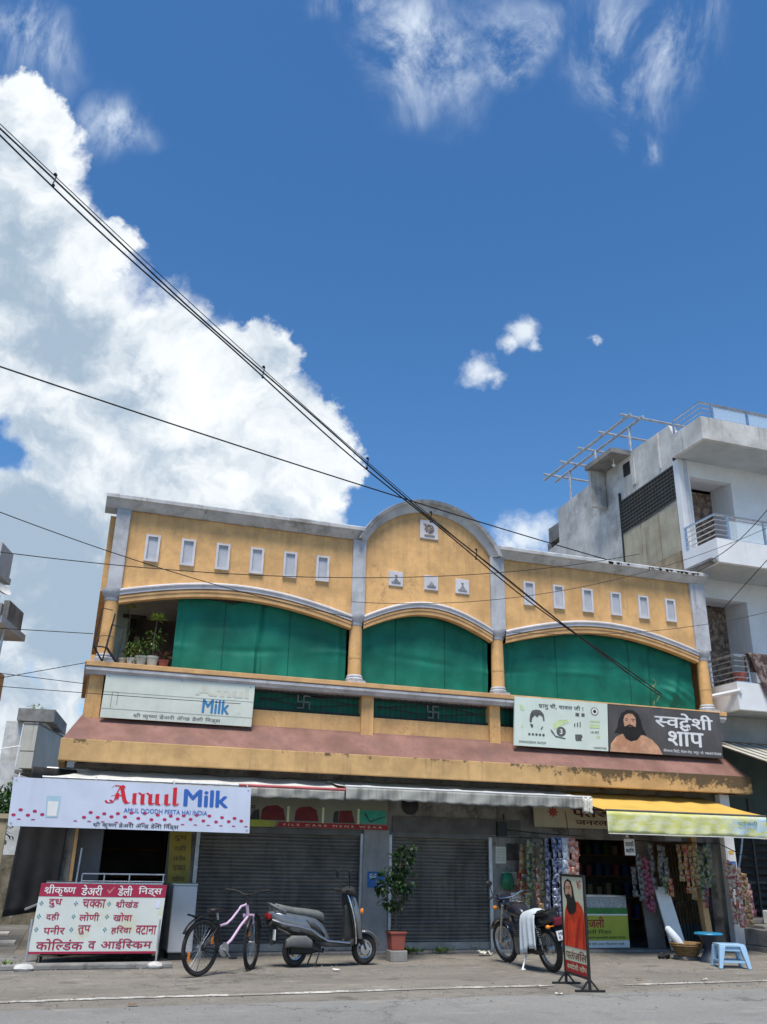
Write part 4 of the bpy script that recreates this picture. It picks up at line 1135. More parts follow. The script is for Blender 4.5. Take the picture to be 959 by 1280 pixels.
# product board and swadeshi board above the canopy
Y = YF - 0.24
s = sign('shop_sign', 'pale green product poster board with a round black emblem, left of the charcoal board', 'sign', (8.22, Y, 4.655), (10.36, Y, 4.655), (8.165, Y, 3.69), mat('pale_mint_board', (0.58, 0.66, 0.60), 0.55, 0.04, 2, streak=(0.48, 0.55, 0.46), samt=0.3))
def prod(mb):
    s.text(mb, 'घ^ामु ची, चावल जी !', 0.25, 0.09, 0.73, 0.22, bold=0.02)
    s.disc(mb, 0.855, 0.185, 0.042, 0.085, 0.004); s.disc(mb, 0.49, 0.66, 0.050, 0.10, 0.004)
    s.text(mb, 'SWADESHI SHOP', 0.05, 0.895, 0.33, 0.94, bold=0.02); s.text(mb, 'HARIDWAR', 0.84, 0.925, 0.98, 0.965, bold=0.02)
    for k in range(5): s.disc(mb, 0.155 + 0.037 * k, 0.755, 0.013, 0.026, 0.004)
    s.rect(mb, 0.645, 0.245, 0.685, 0.315); s.rect(mb, 0.71, 0.245, 0.745, 0.315); s.rect(mb, 0.63, 0.47, 0.642, 0.54); s.rect(mb, 0.66, 0.45, 0.672, 0.54); s.rect(mb, 0.69, 0.43, 0.70, 0.54)
    s.poly(mb, [(0.64, 0.70), (0.71, 0.69), (0.72, 0.74), (0.70, 0.80), (0.72, 0.82), (0.65, 0.83), (0.64, 0.78)])
    s.text(mb, '14 M7', 0.81, 0.60, 0.90, 0.66, bold=0.02)
    s.poly(mb, [(0.375, 0.62), (0.40, 0.66), (0.43, 0.75), (0.54, 0.79), (0.53, 0.81), (0.43, 0.78), (0.385, 0.68)])
    # a child's dark hair
    s.poly(mb, [(0.155, 0.50), (0.16, 0.36), (0.18, 0.27), (0.22, 0.24), (0.27, 0.25), (0.305, 0.33), (0.315, 0.46), (0.30, 0.47), (0.29, 0.38), (0.26, 0.345), (0.235, 0.40), (0.21, 0.36), (0.185, 0.42), (0.175, 0.52)])
    s.poly(mb, [(0.16, 0.54), (0.19, 0.55), (0.195, 0.61), (0.175, 0.62)]); s.poly(mb, [(0.27, 0.64), (0.29, 0.58), (0.30, 0.58), (0.285, 0.65)])
lay(s, 'dark_print', mat('board_dark_print', (0.10, 0.105, 0.10), 0.6, 0.2, 8), prod)
def prodw(mb):
    s.disc(mb, 0.855, 0.185, 0.034, 0.069, 0.006); s.text(mb, '3', 0.478, 0.61, 0.502, 0.71, 0.006, bold=0.04); 
lay(s, 'pale_print', white_paint, prodw)
def prodk(mb): s.disc(mb, 0.855, 0.185, 0.018, 0.036, 0.008)
lay(s, 'emblem_centre', ink, prodk)
def prodg(mb):
    s.poly(mb, [(0.41, 0.50), (0.47, 0.42), (0.56, 0.40), (0.57, 0.46), (0.50, 0.52), (0.44, 0.60), (0.41, 0.62)]); s.poly(mb, [(0.05, 0.15), (0.09, 0.19), (0.10, 0.27), (0.06, 0.28)])
    s.rect(mb, 0.80, 0.38, 0.91, 0.41); s.rect(mb, 0.80, 0.46, 0.91, 0.54); s.rect(mb, 0.87, 0.69, 0.91, 0.74); s.poly(mb, [(0.07, 0.60), (0.085, 0.55), (0.09, 0.60), (0.075, 0.65)])
lay(s, 'green_print', mat('board_lime_print', (0.50, 0.62, 0.33), 0.6, 0.1, 5), prodg)

def bearded_man(s, u0, v0, u1, v1, robe, d=0.004):
    """a printed head and shoulders: long dark hair and beard, cloth over the shoulders"""
    f = lambda pts: [(u0 + (u1 - u0) * a, v0 + (v1 - v0) * b) for a, b in pts]
    lay(s, 'printed_robe', robe, lambda mb: s.poly(mb, f([(0, 1), (0.02, 0.82), (0.12, 0.66), (0.26, 0.56), (0.62, 0.56), (0.80, 0.66), (0.93, 0.82), (1.0, 1)]), d))
    lay(s, 'printed_hair', hair_m, lambda mb: (s.poly(mb, f([(0.09, 0.56), (0.15, 0.44), (0.18, 0.26), (0.24, 0.10), (0.34, 0.01), (0.46, 0.0), (0.56, 0.08), (0.61, 0.24), (0.64, 0.42), (0.71, 0.57), (0.60, 0.58), (0.52, 0.70), (0.40, 0.74), (0.30, 0.68), (0.26, 0.58)]), d + 0.002)))
    lay(s, 'printed_face', skin_m, lambda mb: (s.poly(mb, f([(0.285, 0.40), (0.27, 0.25), (0.30, 0.14), (0.37, 0.09), (0.45, 0.10), (0.505, 0.18), (0.515, 0.30), (0.50, 0.40), (0.455, 0.385), (0.395, 0.375), (0.335, 0.385)]), d + 0.004)))
    def feat(mb):
        for a in (0.33, 0.455):
            s.poly(mb, f([(a - 0.032, 0.225), (a, 0.205), (a + 0.032, 0.225), (a + 0.03, 0.238), (a, 0.222), (a - 0.03, 0.238)]), d + 0.006)
            s.disc(mb, *f([(a, 0.262)])[0], 0.018 * (u1 - u0), 0.010 * (v1 - v0), d + 0.006, 0, 10)
        s.poly(mb, f([(0.375, 0.335), (0.39, 0.325), (0.41, 0.335), (0.393, 0.345)]), d + 0.006)
        s.poly(mb, f([(0.31, 0.40), (0.35, 0.36), (0.395, 0.352), (0.44, 0.36), (0.48, 0.40), (0.44, 0.378), (0.395, 0.372), (0.35, 0.378)]), d + 0.006)
        s.disc(mb, *f([(0.39, 0.55)])[0], 0.075 * (u1 - u0), 0.13 * (v1 - v0), d + 0.0055, 0, 16)
    lay(s, 'printed_features', hair_m, feat)
    lay(s, 'printed_lips', mat('print_lips', (0.33, 0.10, 0.09), 0.6, 0.05, 5), lambda mb: s.poly(mb, f([(0.365, 0.395), (0.393, 0.388), (0.425, 0.395), (0.393, 0.408)]), d + 0.008))

s = sign('shop_sign', 'charcoal signboard with a bearded man in a peach robe, below the right column', 'sign', (10.375, Y, 4.655), (13.17, Y, 4.655), (10.33, Y, 3.685), board_grey)
bearded_man(s, 0.005, 0.09, 0.455, 0.995, peach)
def sw(mb):
    s.text(mb, '~सवदेशी', 0.405, 0.085, 0.925, 0.42, bold=0.03); s.text(mb, 'शॉप', 0.515, 0.36, 0.83, 0.785, bold=0.03)
    s.text(mb, 'वीणा~नद िसटी, मे~डस रोड, भगूर. मो. 9860578588', 0.465, 0.865, 0.985, 0.95, bold=0.012)
lay(s, 'lettering', mat('sign_silver', (0.66, 0.68, 0.70), 0.5, 0.03, 3), sw)
def swline(mb):
    for (a, b, c, d_) in ((0, 0, 1, 0.008), (0, 0.992, 1, 1)): s.rect(mb, a, b, c, d_, 0.003)
lay(s, 'edge_strip', ink, swline)

# cloth shop board behind the awning
Y = YS - 0.09
s = sign('shop_sign', 'dim clothing shop board with red garments above the left shutter, half behind the awning', 'sign', (2.12, Y, 2.62), (5.63, Y, 2.62), (2.12, Y, 2.04), mat('dim_olive_board', (0.20, 0.21, 0.16), 0.55, 0.08, 2), t=0.02)
lay(s, 'red_band', mat('dim_red_band', (0.30, 0.012, 0.02), 0.55, 0.1, 3), lambda mb: s.poly(mb, [(0.40, 0.99), (0.42, 0.84), (1.0, 0.85), (1.0, 0.99)]))
lay(s, 'lime_band', mat('board_lime', (0.34, 0.36, 0.05), 0.55, 0.12, 3), lambda mb: s.poly(mb, [(0.0, 0.72), (0.22, 0.74), (0.40, 0.84), (0.39, 1.0), (0.0, 1.0)]))
def garments(mb):
    for u in (0.37, 0.545):
        s.poly(mb, [(u - .05, .80), (u - .045, .50), (u - .025, .40), (u + .03, .36), (u + .065, .46), (u + .08, .80)])
    s.poly(mb, [(0.73, 0.82), (0.735, 0.46), (0.80, 0.44), (0.82, 0.82)])
lay(s, 'printed_garment', mat('garment_maroon', (0.13, 0.012, 0.016), 0.6, 0.2, 8), garments)
lay(s, 'printed_dark_garment', ink, lambda mb: (s.poly(mb, [(0.265, .80), (0.28, .55), (0.31, .5), (0.315, .80)]), s.poly(mb, [(0.70, .82), (0.705, .5), (0.73, .46), (0.728, .82)])))
lay(s, 'printed_cloth', mat('garment_teal', (0.03, 0.30, 0.22), 0.6, 0.1, 8), lambda mb: s.poly(mb, [(0.85, 0.80), (0.845, 0.42), (0.99, 0.42), (0.99, 0.80)]))
lay(s, 'pale_print', cream, lambda mb: [s.rect(mb, u, 0.38, u + 0.012, 0.84, 0.005) for u in (0.455, 0.64, 0.832)] + [s.text(mb, 'F I L E   C A R E   M E N S   W E A R', 0.44, 0.89, 0.97, 0.95, 0.006)])
lay(s, 'lettering', ink, lambda mb: (s.text(mb, 'परिधान', 0.19, 0.33, 0.29, 0.52, bold=0.02), s.text(mb, 'फॅशन', 0.20, 0.56, 0.26, 0.64, bold=0.01), s.poly(mb, [(.88, .5), (.90, .74), (.985, .58), (.985, .61), (.90, .78), (.87, .52)], 0.006)))

# general store board behind the yellow awning
Y = YS - 0.14
s = sign('shop_sign', 'cream general store board with dark red Devanagari lettering, half behind the yellow awning', 'sign', (8.64, Y, 2.63), (12.3, Y, 2.63), (8.66, Y, 2.19), mat('dim_cream_board', (0.46, 0.42, 0.30), 0.6, 0.08, 2, streak=(0.25, 0.22, 0.15), samt=0.5), t=0.03)
def gs(mb):
    s.text(mb, 'पतंजली', 0.235, 0.02, 0.60, 0.52, bold=0.04); s.text(mb, 'जनरल ~सटोअर्स', 0.25, 0.58, 0.72, 0.93, bold=0.035)
lay(s, 'lettering', mat('dark_red_letters', (0.10, 0.02, 0.02), 0.6, 0.1, 5), gs)
def lotus(mb):
    for a in range(0, 360, 45): s.poly(mb, [(0.115, 0.35), (0.115 + 0.02 * math.cos(R(a - 20)), 0.35 + 0.14 * math.sin(R(a - 20))), (0.115 + 0.035 * math.cos(R(a)), 0.35 + 0.26 * math.sin(R(a))), (0.115 + 0.02 * math.cos(R(a + 20)), 0.35 + 0.14 * math.sin(R(a + 20)))], 0.004 + a * 2e-6)
lay(s, 'emblem', mat('dim_red', (0.35, 0.06, 0.04), 0.6, 0.1, 5), lotus)

# mustard price board
s = sign('price_board', 'mustard yellow vertical board with faded writing beside the left shutter', 'sign', (1.68, YS - 0.2, 1.94), (2.045, YS - 0.2, 1.94), (1.72, YS - 0.2, 1.07), mustard, t=0.02)
lay(s, 'lettering', mat('faded_brown_ink', (0.10, 0.05, 0.02), 0.6, 0.2, 8), lambda mb: [s.text(mb, tx, 0.22, v, 0.78, v + 0.10, bold=0.02) for tx, v in (('दुध', 0.10), ('दही', 0.28), ('पनीर', 0.46), ('च~कका', 0.64), ('खोवा', 0.82))])
# small blue notice and papers
s = sign('notice', 'small blue notice on the grey pillar behind the potted tree', 'notice', (5.28, YS - 0.062, 1.33), (5.60, YS - 0.062, 1.33), (5.28, YS - 0.062, 1.06), mat('notice_blue', (0.03, 0.13, 0.36), 0.5, 0.15, 9), t=0.006)
lay(s, 'lettering', white_paint, lambda mb: (s.text(mb, '~सव~चछ', 0.1, 0.15, 0.5, 0.45, bold=0.02), s.text(mb, 'भारत', 0.5, 0.6, 0.9, 0.9, bold=0.02)))
s = sign('hanging_card', 'small white card with Devanagari writing hanging under the yellow awning', 'card', (10.17, 15.6, 2.0), (10.40, 15.6, 2.0), (10.175, 15.6, 1.705), white_paint, t=0.004)
lay(s, 'lettering', mat('card_blue_ink', (0.02, 0.03, 0.10), 0.6, 0.1, 8), lambda mb: (s.text(mb, 'लाडकी', 0.1, 0.12, 0.9, 0.46, bold=0.03), s.text(mb, 'बहिण', 0.1, 0.54, 0.9, 0.88, bold=0.03)))
mb = MB(); mb.tube([(10.28, 15.6, 2.0), (10.27, 15.61, 2.12)], 0.004, 5); mb.ball((10.24, 15.6, 2.05), 0.028, 10, 8); mb.build('string', white_paint, s.root)
for k, (x, z, w_, h, lab, m_) in enumerate(((8.35, 0.82, 0.42, 0.36, 'white paper notice with small print pasted low on the wall behind the motorcycle', white_paint), (8.15, 1.25, 0.3, 0.22, 'torn grey paper pasted on the dirty wall above the motorcycle headlamp', ghost), (7.98, 1.66, 0.22, 0.3, 'faded handbill pasted high on the wall right of the second shutter', ghost))):
    s = sign('paper_notice', lab, 'notice', (x - w_ / 2, YS - 0.007, z + h / 2), (x + w_ / 2, YS - 0.007, z + h / 2), (x - w_ / 2 - 0.01, YS - 0.007, z - h / 2), m_, t=0.004)
    lay(s, 'lettering', ink_grey, lambda mb: [s.text(mb, tx, 0.12, v, 0.88, v + 0.08, 0.003, bold=0.01) for tx, v in (('दुकान चालू आहे', 0.12), ('सकाळी ते राती', 0.28), ('संपक कर', 0.44), ('वेळ', 0.60), ('फोन', 0.76))])

# menu board on legs in front of the dairy counter
MY = 15.32
mbd = thing('menu_board', 'white and magenta dairy menu board in Devanagari standing in front of the milk counter', 'menu board', (0.7, MY, 0))
s = Sign((-0.245, MY - 0.03, 1.115), (1.615, MY - 0.03, 1.105), (-0.29, MY - 0.05, 0.155)); s.root = mbd
mb = MB(); s.panel(mb, 0.03); mb.build('panel', mat('menu_white', (0.60, 0.64, 0.60), 0.5, 0.04, 1.5, stain=(0.56, 0.56, 0.36), stamt=0.7, stscale=1.6, stcut=(0.55, 0.68)), mbd)
lay(s, 'header_band', magenta, lambda mb: (s.rect(mb, 0, 0, 1, 0.19, 0.003), s.rect(mb, 0, 0.968, 1, 1.0, 0.003)))
lay(s, 'header_lettering', white_paint, lambda mb: (s.text(mb, 'श^ीकृ~षण', 0.035, 0.02, 0.275, 0.185, 0.006, bold=0.02), s.text(mb, 'डेअरी', 0.32, 0.02, 0.485, 0.17, 0.006, bold=0.02), s.text(mb, 'डेली', 0.61, 0.02, 0.725, 0.17, 0.006, bold=0.02), s.text(mb, 'िनड्स', 0.775, 0.02, 0.965, 0.175, 0.006, bold=0.02)))
lay(s, 'tick_mark', mat('tick_pink', (0.55, 0.20, 0.20), 0.5, 0.05, 5), lambda mb: s.poly(mb, [(0.52, 0.09), (0.532, 0.08), (0.542, 0.11), (0.575, 0.04), (0.58, 0.05), (0.545, 0.145)], 0.006))
def menu(mb):
    rows = ((0.225, 0.345, (('दुध', 0.085, 0.185), ('च~कका', 0.345, 0.525), ('श^ीखंड', 0.61, 0.79))), (0.415, 0.535, (('दही', 0.085, 0.185), ('लोणी', 0.34, 0.495), ('खोवा', 0.605, 0.755))), (0.60, 0.725, (('पनीर', 0.085, 0.245), ('तुप', 0.345, 0.44), ('हिरवा', 0.605, 0.765), ('वटाना', 0.80, 0.965))))
    for v0, v1, it in rows:
        for tx, a, b in it: s.text(mb, tx, a, v0, b, v1, bold=0.02)
    s.text(mb, 'कोि~लडंक', 0.05, 0.79, 0.405, 0.945, bold=0.02); s.text(mb, 'व', 0.445, 0.825, 0.50, 0.935, bold=0.02); s.text(mb, 'आईि~सक^म', 0.545, 0.79, 0.945, 0.94, bold=0.02)
lay(s, 'lettering', magenta, menu)
def bullets(mb):
    for v in (0.29, 0.475, 0.66):
        for u in (0.03, 0.295, 0.555):
            for a in range(4):
                cx, cy = u + 0.010 * math.cos(a * math.pi / 2), v + 0.022 * math.sin(a * math.pi / 2)
                s.poly(mb, [(cx - 0.006, cy), (cx, cy - 0.014), (cx + 0.006, cy), (cx, cy + 0.014)], 0.004 + a * 1e-4)
lay(s, 'printed_star', teal, bullets)
lay(s, 'sticker', mat('pale_sticker', (0.62, 0.66, 0.78), 0.4, 0.05, 6), lambda mb: s.rect(mb, 0.935, 0.225, 0.965, 0.345, 0.004))
for x in (-0.30, 1.56):
    MB().tube([(x, MY - 0.06, 0.0), (x + 0.0, MY - 0.035, 0.62)], 0.016, 8).build('leg', galv, mbd)

# ================================================================== awnings
def awning(label, xa, xb, yb, zb, yf, zf, drop, cloth, val, bar, ribs, seed, wav=0.02, arms=True, group=None, left_slope=0.0):
    t = thing('awning', label, 'awning', ((xa + xb) / 2, yb, zb), 0, group)
    rnd = random.Random(seed)
    mb = MB(); nx, ny = 90, 10; rows = []
    for j in range(ny + 1):
        v = j / ny; row = []
        for i in range(nx + 1):
            u = i / nx; x = xa + (xb - xa) * u + left_slope * (1 - u) ** 6 * (1 - v)
            sag = 0.018 * math.sin(math.pi * ((u * ribs) % 1)) * math.sin(math.pi * v)
            z = zb + (zf - zb) * v - sag - 0.03 * math.sin(math.pi * v) + 0.006 * math.sin(u * 37 + seed)
            row.append((x, yb + (yf - yb) * v, z))
        rows.append(row)
    mb.grid(rows); mb.build('canopy_cloth', cloth, t, solid=0.006)
    MB().tube([(xa - 0.01, yf, zf), (xb + 0.01, yf, zf)], 0.021, 10).build('front_bar', bar, t)
    MB().tube([(xa, yb + .02, zb - .02), (xb, yb + .02, zb - .02)], 0.035, 10).build('roller', galv, t)
    mb = MB(); rows = []
    for j in range(7):
        v = j / 6; row = []
        for i in range(141):
            u = i / 140; x = xa + (xb - xa) * u
            dz = drop * v * (1 + 0.05 * math.sin(u * 11 + seed)) + (wav * (0.5 + 0.5 * math.sin(u * ribs * 2 * math.pi * 2.2)) * v)
            row.append((x, yf - 0.022 + 0.014 * v * math.sin(u * 60 + 3 * v + seed) + 0.012 * v * math.sin(u * 23), zf - 0.018 - dz))
        rows.append(row)
    mb.grid(rows); vo = mb.build('valance', val, t, solid=0.004)
    if arms:
        for u in (0.12, 0.5, 0.88):
            x = xa + (xb - xa) * u
            MB().tube([(x, yb, zb - 0.25), (x + 0.25, (yb + yf) / 2, min(zb - 0.34, zf - 0.08)), (x, yf + 0.03, zf - 0.03)], 0.016, 8).build('folding_arm', galv, t)
    return t, vo
def val_mat(name, base, dirt, band):
    m = bpy.data.materials.new(name); m.use_nodes = True
    w = NT(m.node_tree); b = w.n['Principled BSDF']
    P = w.new('ShaderNodeNewGeometry').outputs['Position']
    mp = w.new('ShaderNodeMapping'); mp.inputs['Scale'].default_value = (5.5, 0.0, 0.6); w.l.new(P, mp.inputs['Vector'])
    st = w.noise(mp.outputs[0], 1.0, 5, 0.6)
    sx = w.new('ShaderNodeSeparateXYZ'); w.l.new(P, sx.inputs[0])
    low = w.smooth(w.math('ADD', sx.outputs[2], w.math('MULTIPLY', w.math('SUBTRACT', st, 0.5), 0.16)), 2.52, 2.44)
    c = w.mix(w.math('MULTIPLY', w.smooth(st, 0.42, 0.62), 0.85), base, dirt)
    c = w.mix(w.math('MULTIPLY', low, band), c, (0.035, 0.035, 0.032))
    w.l.new(c, b.inputs['Base Color']); b.inputs['Roughness'].default_value = 0.8
    return m
val_dirty = val_mat('soiled_valance', (0.34, 0.335, 0.30), (0.17, 0.165, 0.145), 0.85)
AW = awning('white cloth awning behind the dairy sign, with a pinkish front bar at its right end', -0.45, 4.42, 16.42, 2.88, 15.17, 2.635, 0.15, awning_white, val_dirty, galv, 7, 1, left_slope=0.75, group='white cloth awnings')[0]
MB().tube([(2.6, 15.165, 2.64), (4.44, 15.165, 2.64)], 0.027, 10).build('bar_cover', mat('pinkish_bar', (0.42, 0.10, 0.11), 0.5, 0.15, 4), AW)
t, vo = awning('white cloth awning over the second shutter, its valance soiled and its right end bunched up', 4.44, 9.22, 16.42, 2.885, 15.15, 2.70, 0.19, awning_white, val_dirty, mat('white_bar', (0.6, 0.6, 0.58), 0.5, 0.08, 4), 8, 2, group='white cloth awnings')
mb = MB(); rows = []
for j in range(9):
    v = j / 8
    rows.append([(9.02 + 0.20 * i / 12, 15.10 - 0.05 * math.sin(i * 1.7 + v * 4) * (0.3 + v), 2.68 - 0.26 * v + 0.02 * math.sin(i * 1.1)) for i in range(13)])
mb.grid(rows); mb.build('bunched_corner', awning_white, t, solid=0.004)
def green_val():
    m = bpy.data.materials.new('printed_valance'); m.use_nodes = True
    w = NT(m.node_tree); b = w.n['Principled BSDF']
    P = w.new('ShaderNodeNewGeometry').outputs['Position']
    mp = w.new('ShaderNodeMapping'); mp.inputs['Scale'].default_value = (1.4, 1.0, 4.2); w.l.new(P, mp.inputs['Vector'])
    n = w.noise(mp.outputs[0], 2.6, 7, 0.65, 0.8)
    c = w.mix(w.smooth(n, 0.40, 0.62), (0.54, 0.54, 0.15), (0.62, 0.63, 0.40))
    sx = w.new('ShaderNodeSeparateXYZ'); w.l.new(P, sx.inputs[0])
    n2 = w.noise(mp.outputs[0], 1.9, 8, 0.7, 1.2)
    k = w.math('MULTIPLY', w.smooth(sx.outputs[0], 11.5, 12.2), w.smooth(n2, 0.46, 0.56))
    c = w.mix(k, c, (0.42, 0.55, 0.62))
    w.l.new(c, b.inputs['Base Color']); b.inputs['Roughness'].default_value = 0.6
    return m
t, vo = awning('bright yellow awning with a lime printed valance over the general store', 9.20, 12.72, 16.42, 2.88, 14.62, 2.455, 0.385, awning_yellow, green_val(), mat('dark_bar', (0.10, 0.10, 0.09), 0.5, 0.1, 4), 5, 3, wav=0.0)
s = Sign((9.20, 14.585, 2.42), (12.72, 14.585, 2.42), (9.20, 14.585, 2.06)); s.root = t
lay(s, 'faded_lettering', mat('faded_teal_print', (0.07, 0.22, 0.30), 0.6, 0.2, 8), lambda mb: s.text(mb, 'पतंजली', 0.80, 0.18, 0.93, 0.42, 0.02, bold=0.03))
lay(s, 'white_hem', awning_white, lambda mb: s.rect(mb, 0.0, 0.985, 1.0, 1.03, 0.018))

# ================================================================== dairy counter
ct = thing('dairy_counter', 'dark milk counter with steel rails on top behind the menu board', 'counter', (0.7, 15.8, 0))
mb = MB(); mb.box(-0.12, 1.50, 15.45, 16.05, 0.12, 1.08); mb.build('cabinet', mat('dark_cabinet', (0.06, 0.06, 0.06), 0.6, 0.15, 3), ct, bevel=0.01)
mb = MB(); mb.box(1.505, 1.60, 15.40, 16.08, 0.10, 1.10); mb.build('side_panel', mat('yellowed_side', (0.34, 0.30, 0.15), 0.7, 0.15, 4, streak=(0.14, 0.11, 0.05), samt=0.7), ct, bevel=0.006)
mb = MB(); mb.box(-0.18, 1.56, 15.4, 16.1, 1.10, 1.125); mb.build('worktop', steel, ct, bevel=0.005)
mb = MB()
for x in (0.33, 0.66, 1.04, 1.56): mb.tube([(x, 15.42, 1.12), (x, 15.42, 1.25)], 0.011, 6)
mb.tube([(0.33, 15.42, 1.25), (1.58, 15.42, 1.25)], 0.013, 8); mb.tube([(0.33, 15.42, 1.145), (1.58, 15.42, 1.145)], 0.010, 8)
mb.tube([(0.22, 15.42, 0.15), (0.27, 15.42, 1.62)], 0.014, 8)
mb.build('rail', galv, ct)
for x in (-0.1, 1.52):
    mb = MB(); mb.lathe([(0.045, -0.02), (0.055, 0), (0.045, 0.02)], (x, 15.45, 0.055), (1, 0, 0), 14); mb.build('castor', rubber, ct)
fr = thing('freezer', 'white chest cabinet standing between the menu board and the bicycle', 'freezer', (1.98, 16.0, 0))
mb = MB(); mb.box(1.77, 2.16, 15.75, 16.4, 0.10, 1.08); mb.build('body', mat('off_white_enamel', (0.50, 0.51, 0.53), 0.4, 0.06, 2, streak=(0.3, 0.3, 0.3), samt=0.3), fr, bevel=0.02)
mb = MB(); mb.box(1.79, 2.14, 15.78, 16.38, 0.0, 0.095); mb.build('base', black_plastic, fr)
mb = MB(); mb.box(1.765, 2.165, 15.745, 16.405, 1.085, 1.11); mb.build('lid', off_white, fr, bevel=0.008)
# stuff inside the dairy
shf = thing('wall_shelf', 'shelf with dim packets in the dark dairy shop', 'shelf', (1.0, 19.2, 0.6))
for z in (0.6, 1.1, 1.6):
    mb = MB(); mb.box(0.3, 1.9, 19.0, 19.38, z, z + 0.03); mb.build('board', wood, shf)
mb = MB(); mb.box(0.3, 0.34, 19.0, 19.38, 0.02, 2.2); mb.box(1.86, 1.9, 19.0, 19.38, 0.02, 2.2); mb.build('upright', wood, shf)
fl = thing('door_board', 'grey board leaf standing open at the left end of the dairy shop', 'board', (0.3, 16.5, 0))
mb = MB(); mb.box(0.16, 0.62, 16.72, 16.77, 0.03, 1.97); mb.build('door_leaf', mat('dim_grey_door', (0.16, 0.16, 0.175), 0.7, 0.1, 2), fl)
mb = MB(); mb.box(0.145, 0.20, 16.48, 16.71, 0.03, 1.97); mb.build('door_post', yellow_trim, fl)
tp = thing('backdrop', 'black tarpaulin standing for the shaded recess at the left end of the dairy', 'backdrop', (-0.3, 16.3, 0.6))  # dark sheet put in for the shade of the open recess
mb = MB(); rows = []
for j in range(20):
    v = j / 19
    rows.append([(-0.66 - 0.10 * v + (0.70 + 0.05 * v) * i / 24, 16.0 + 0.35 * i / 24 + 0.012 * math.sin(i * 0.7) * (0.3 + v), 2.85 - (2.25) * v + 0.1 * v * i / 24) for i in range(25)])
mb.grid(rows); mb.build('sheet', mat('recess_black', (0.022, 0.022, 0.024), 0.7, 0.2, 4), tp, solid=0.004)

# ================================================================== vehicles (own frames: x forward, y left, z up)
def loft(secs, n=20, p=2.4, m=0, mb=None):
    """closed body through superellipse sections (x, zc, half width, half height[, power])"""
    mb = mb or MB(); rows = []
    for q in secs:
        x, zc, hw, hh = q[:4]; pw = q[4] if len(q) > 4 else p
        row = []
        for i in range(n):
            a = 2 * math.pi * i / n
            c, s_ = math.cos(a), math.sin(a)
            row.append((x, hw * math.copysign(abs(c) ** (2 / pw), c), zc + hh * math.copysign(abs(s_) ** (2 / pw), s_)))
        rows.append(row)
    mb.grid(rows, m, True, True)
    mb.add(rows[0], [tuple(range(n))[::-1]], m); mb.add(rows[-1], [tuple(range(n))], m)
    return mb
def rot_z(mb, c, ang):
    ca, sa = math.cos(ang), math.sin(ang)
    mb.v = [(c[0] + (x - c[0]) * ca - (y - c[1]) * sa, c[1] + (x - c[0]) * sa + (y - c[1]) * ca, z) for x, y, z in mb.v]
    return mb
def wheel(root, c, r, tw, rim_m, spokes, steer=0.0, disc=False, spoke_m=None, rimr=0.78, hub=0.03, name='wheel'):
    f = lambda mb: rot_z(mb, (c[0], c[1]), steer) if steer else mb
    mb = MB(); mb.torus(c, (0, 1, 0), r - tw, tw, 44, 10, 0, 0.9)
    t = local(f(mb), name, rubber, root)
    mb = MB(); rr = r - 2 * tw + 0.006
    mb.lathe([(rr, -tw * 0.55), (rr + 0.004, 0), (rr, tw * 0.55), (rr - 0.018, tw * 0.4), (rr - 0.018, -tw * 0.4), (rr, -tw * 0.55)], c, (0, 1, 0), 40, caps=False)
    local(f(mb), 'rim', rim_m, t)
    mb = MB()
    if disc:
        for k in range(disc):
            a = 2 * math.pi * k / disc
            mb.bar((c[0], c[1], c[2]), (c[0] + (rr - .01) * math.cos(a), c[1], c[2] + (rr - .01) * math.sin(a)), 0.03, 0.035, up=(0, 1, 0))
        mb.lathe([(0.02, -0.07), (0.075, -0.065), (0.085, 0), (0.075, 0.065), (0.02, 0.07)], c, (0, 1, 0), 20)
    else:
        for k in range(spokes):
            a = 2 * math.pi * k / spokes; b = a + (0.35 if k % 2 else -0.35); y = c[1] + (0.025 if k % 4 < 2 else -0.025)
            mb.tube([(c[0] + hub * math.cos(b), y, c[2] + hub * math.sin(b)), (c[0] + rr * math.cos(a), c[1], c[2] + rr * math.sin(a))], 0.0022, 4, caps=False)
        mb.lathe([(0.012, -0.05), (hub, -0.045), (hub * 0.7, -0.02), (hub * 0.7, 0.02), (hub, 0.045), (0.012, 0.05)], c, (0, 1, 0), 16)
    local(f(mb), 'spokes', spoke_m or alu, t)
    return t

# ---------------------------------------------------------------- bicycle
lilac_frame = mat('lilac_enamel', (0.58, 0.42, 0.56), 0.3, 0.06, 6, coat=0.4)
bk = thing('bicycle', 'black and lilac bicycle leaning by the left shutter between freezer and scooter', 'bicycle', (1.99, 13.70, 0.0), R(38))
WB, r = 1.08, 0.36
ST = R(24)
tw_ = wheel(bk, (0, 0, r), r, 0.026, black_iron, 28)
fw_ = wheel(bk, (WB, 0, r), r, 0.026, black_iron, 28, ST)
orange_m = mat('orange_reflector', (0.75, 0.22, 0.02), 0.3, 0.05, 8)
for a in (3.6, 0.35):
    mb = MB(); cx, cz = 0.24 * math.cos(a), r + 0.24 * math.sin(a); mb.box(cx - 0.016, cx + 0.016, -0.012, 0.012, cz - 0.06, cz + 0.06); local(mb, 'reflector', orange_m, tw_, bevel=0.005)
mb = MB(); mb.box(WB - 0.20, WB - 0.17, -0.012, 0.012, r + 0.1, r + 0.16); local(rot_z(mb, (WB, 0), ST), 'reflector', orange_m, fw_)
bb = (0.43, 0, 0.31); seat_t = (0.27, 0, 0.80); head_t = (0.90, 0, 0.88); head_b = (0.955, 0, 0.72)
mb = MB()
mb.tube([head_b, (0.80, 0, 0.60), (0.62, 0, 0.42), bb], 0.021, 10); mb.tube([head_t, (0.78, 0, 0.86), (0.60, 0, 0.70), (0.50, 0, 0.64), (0.35, 0, 0.62)], 0.018, 10)
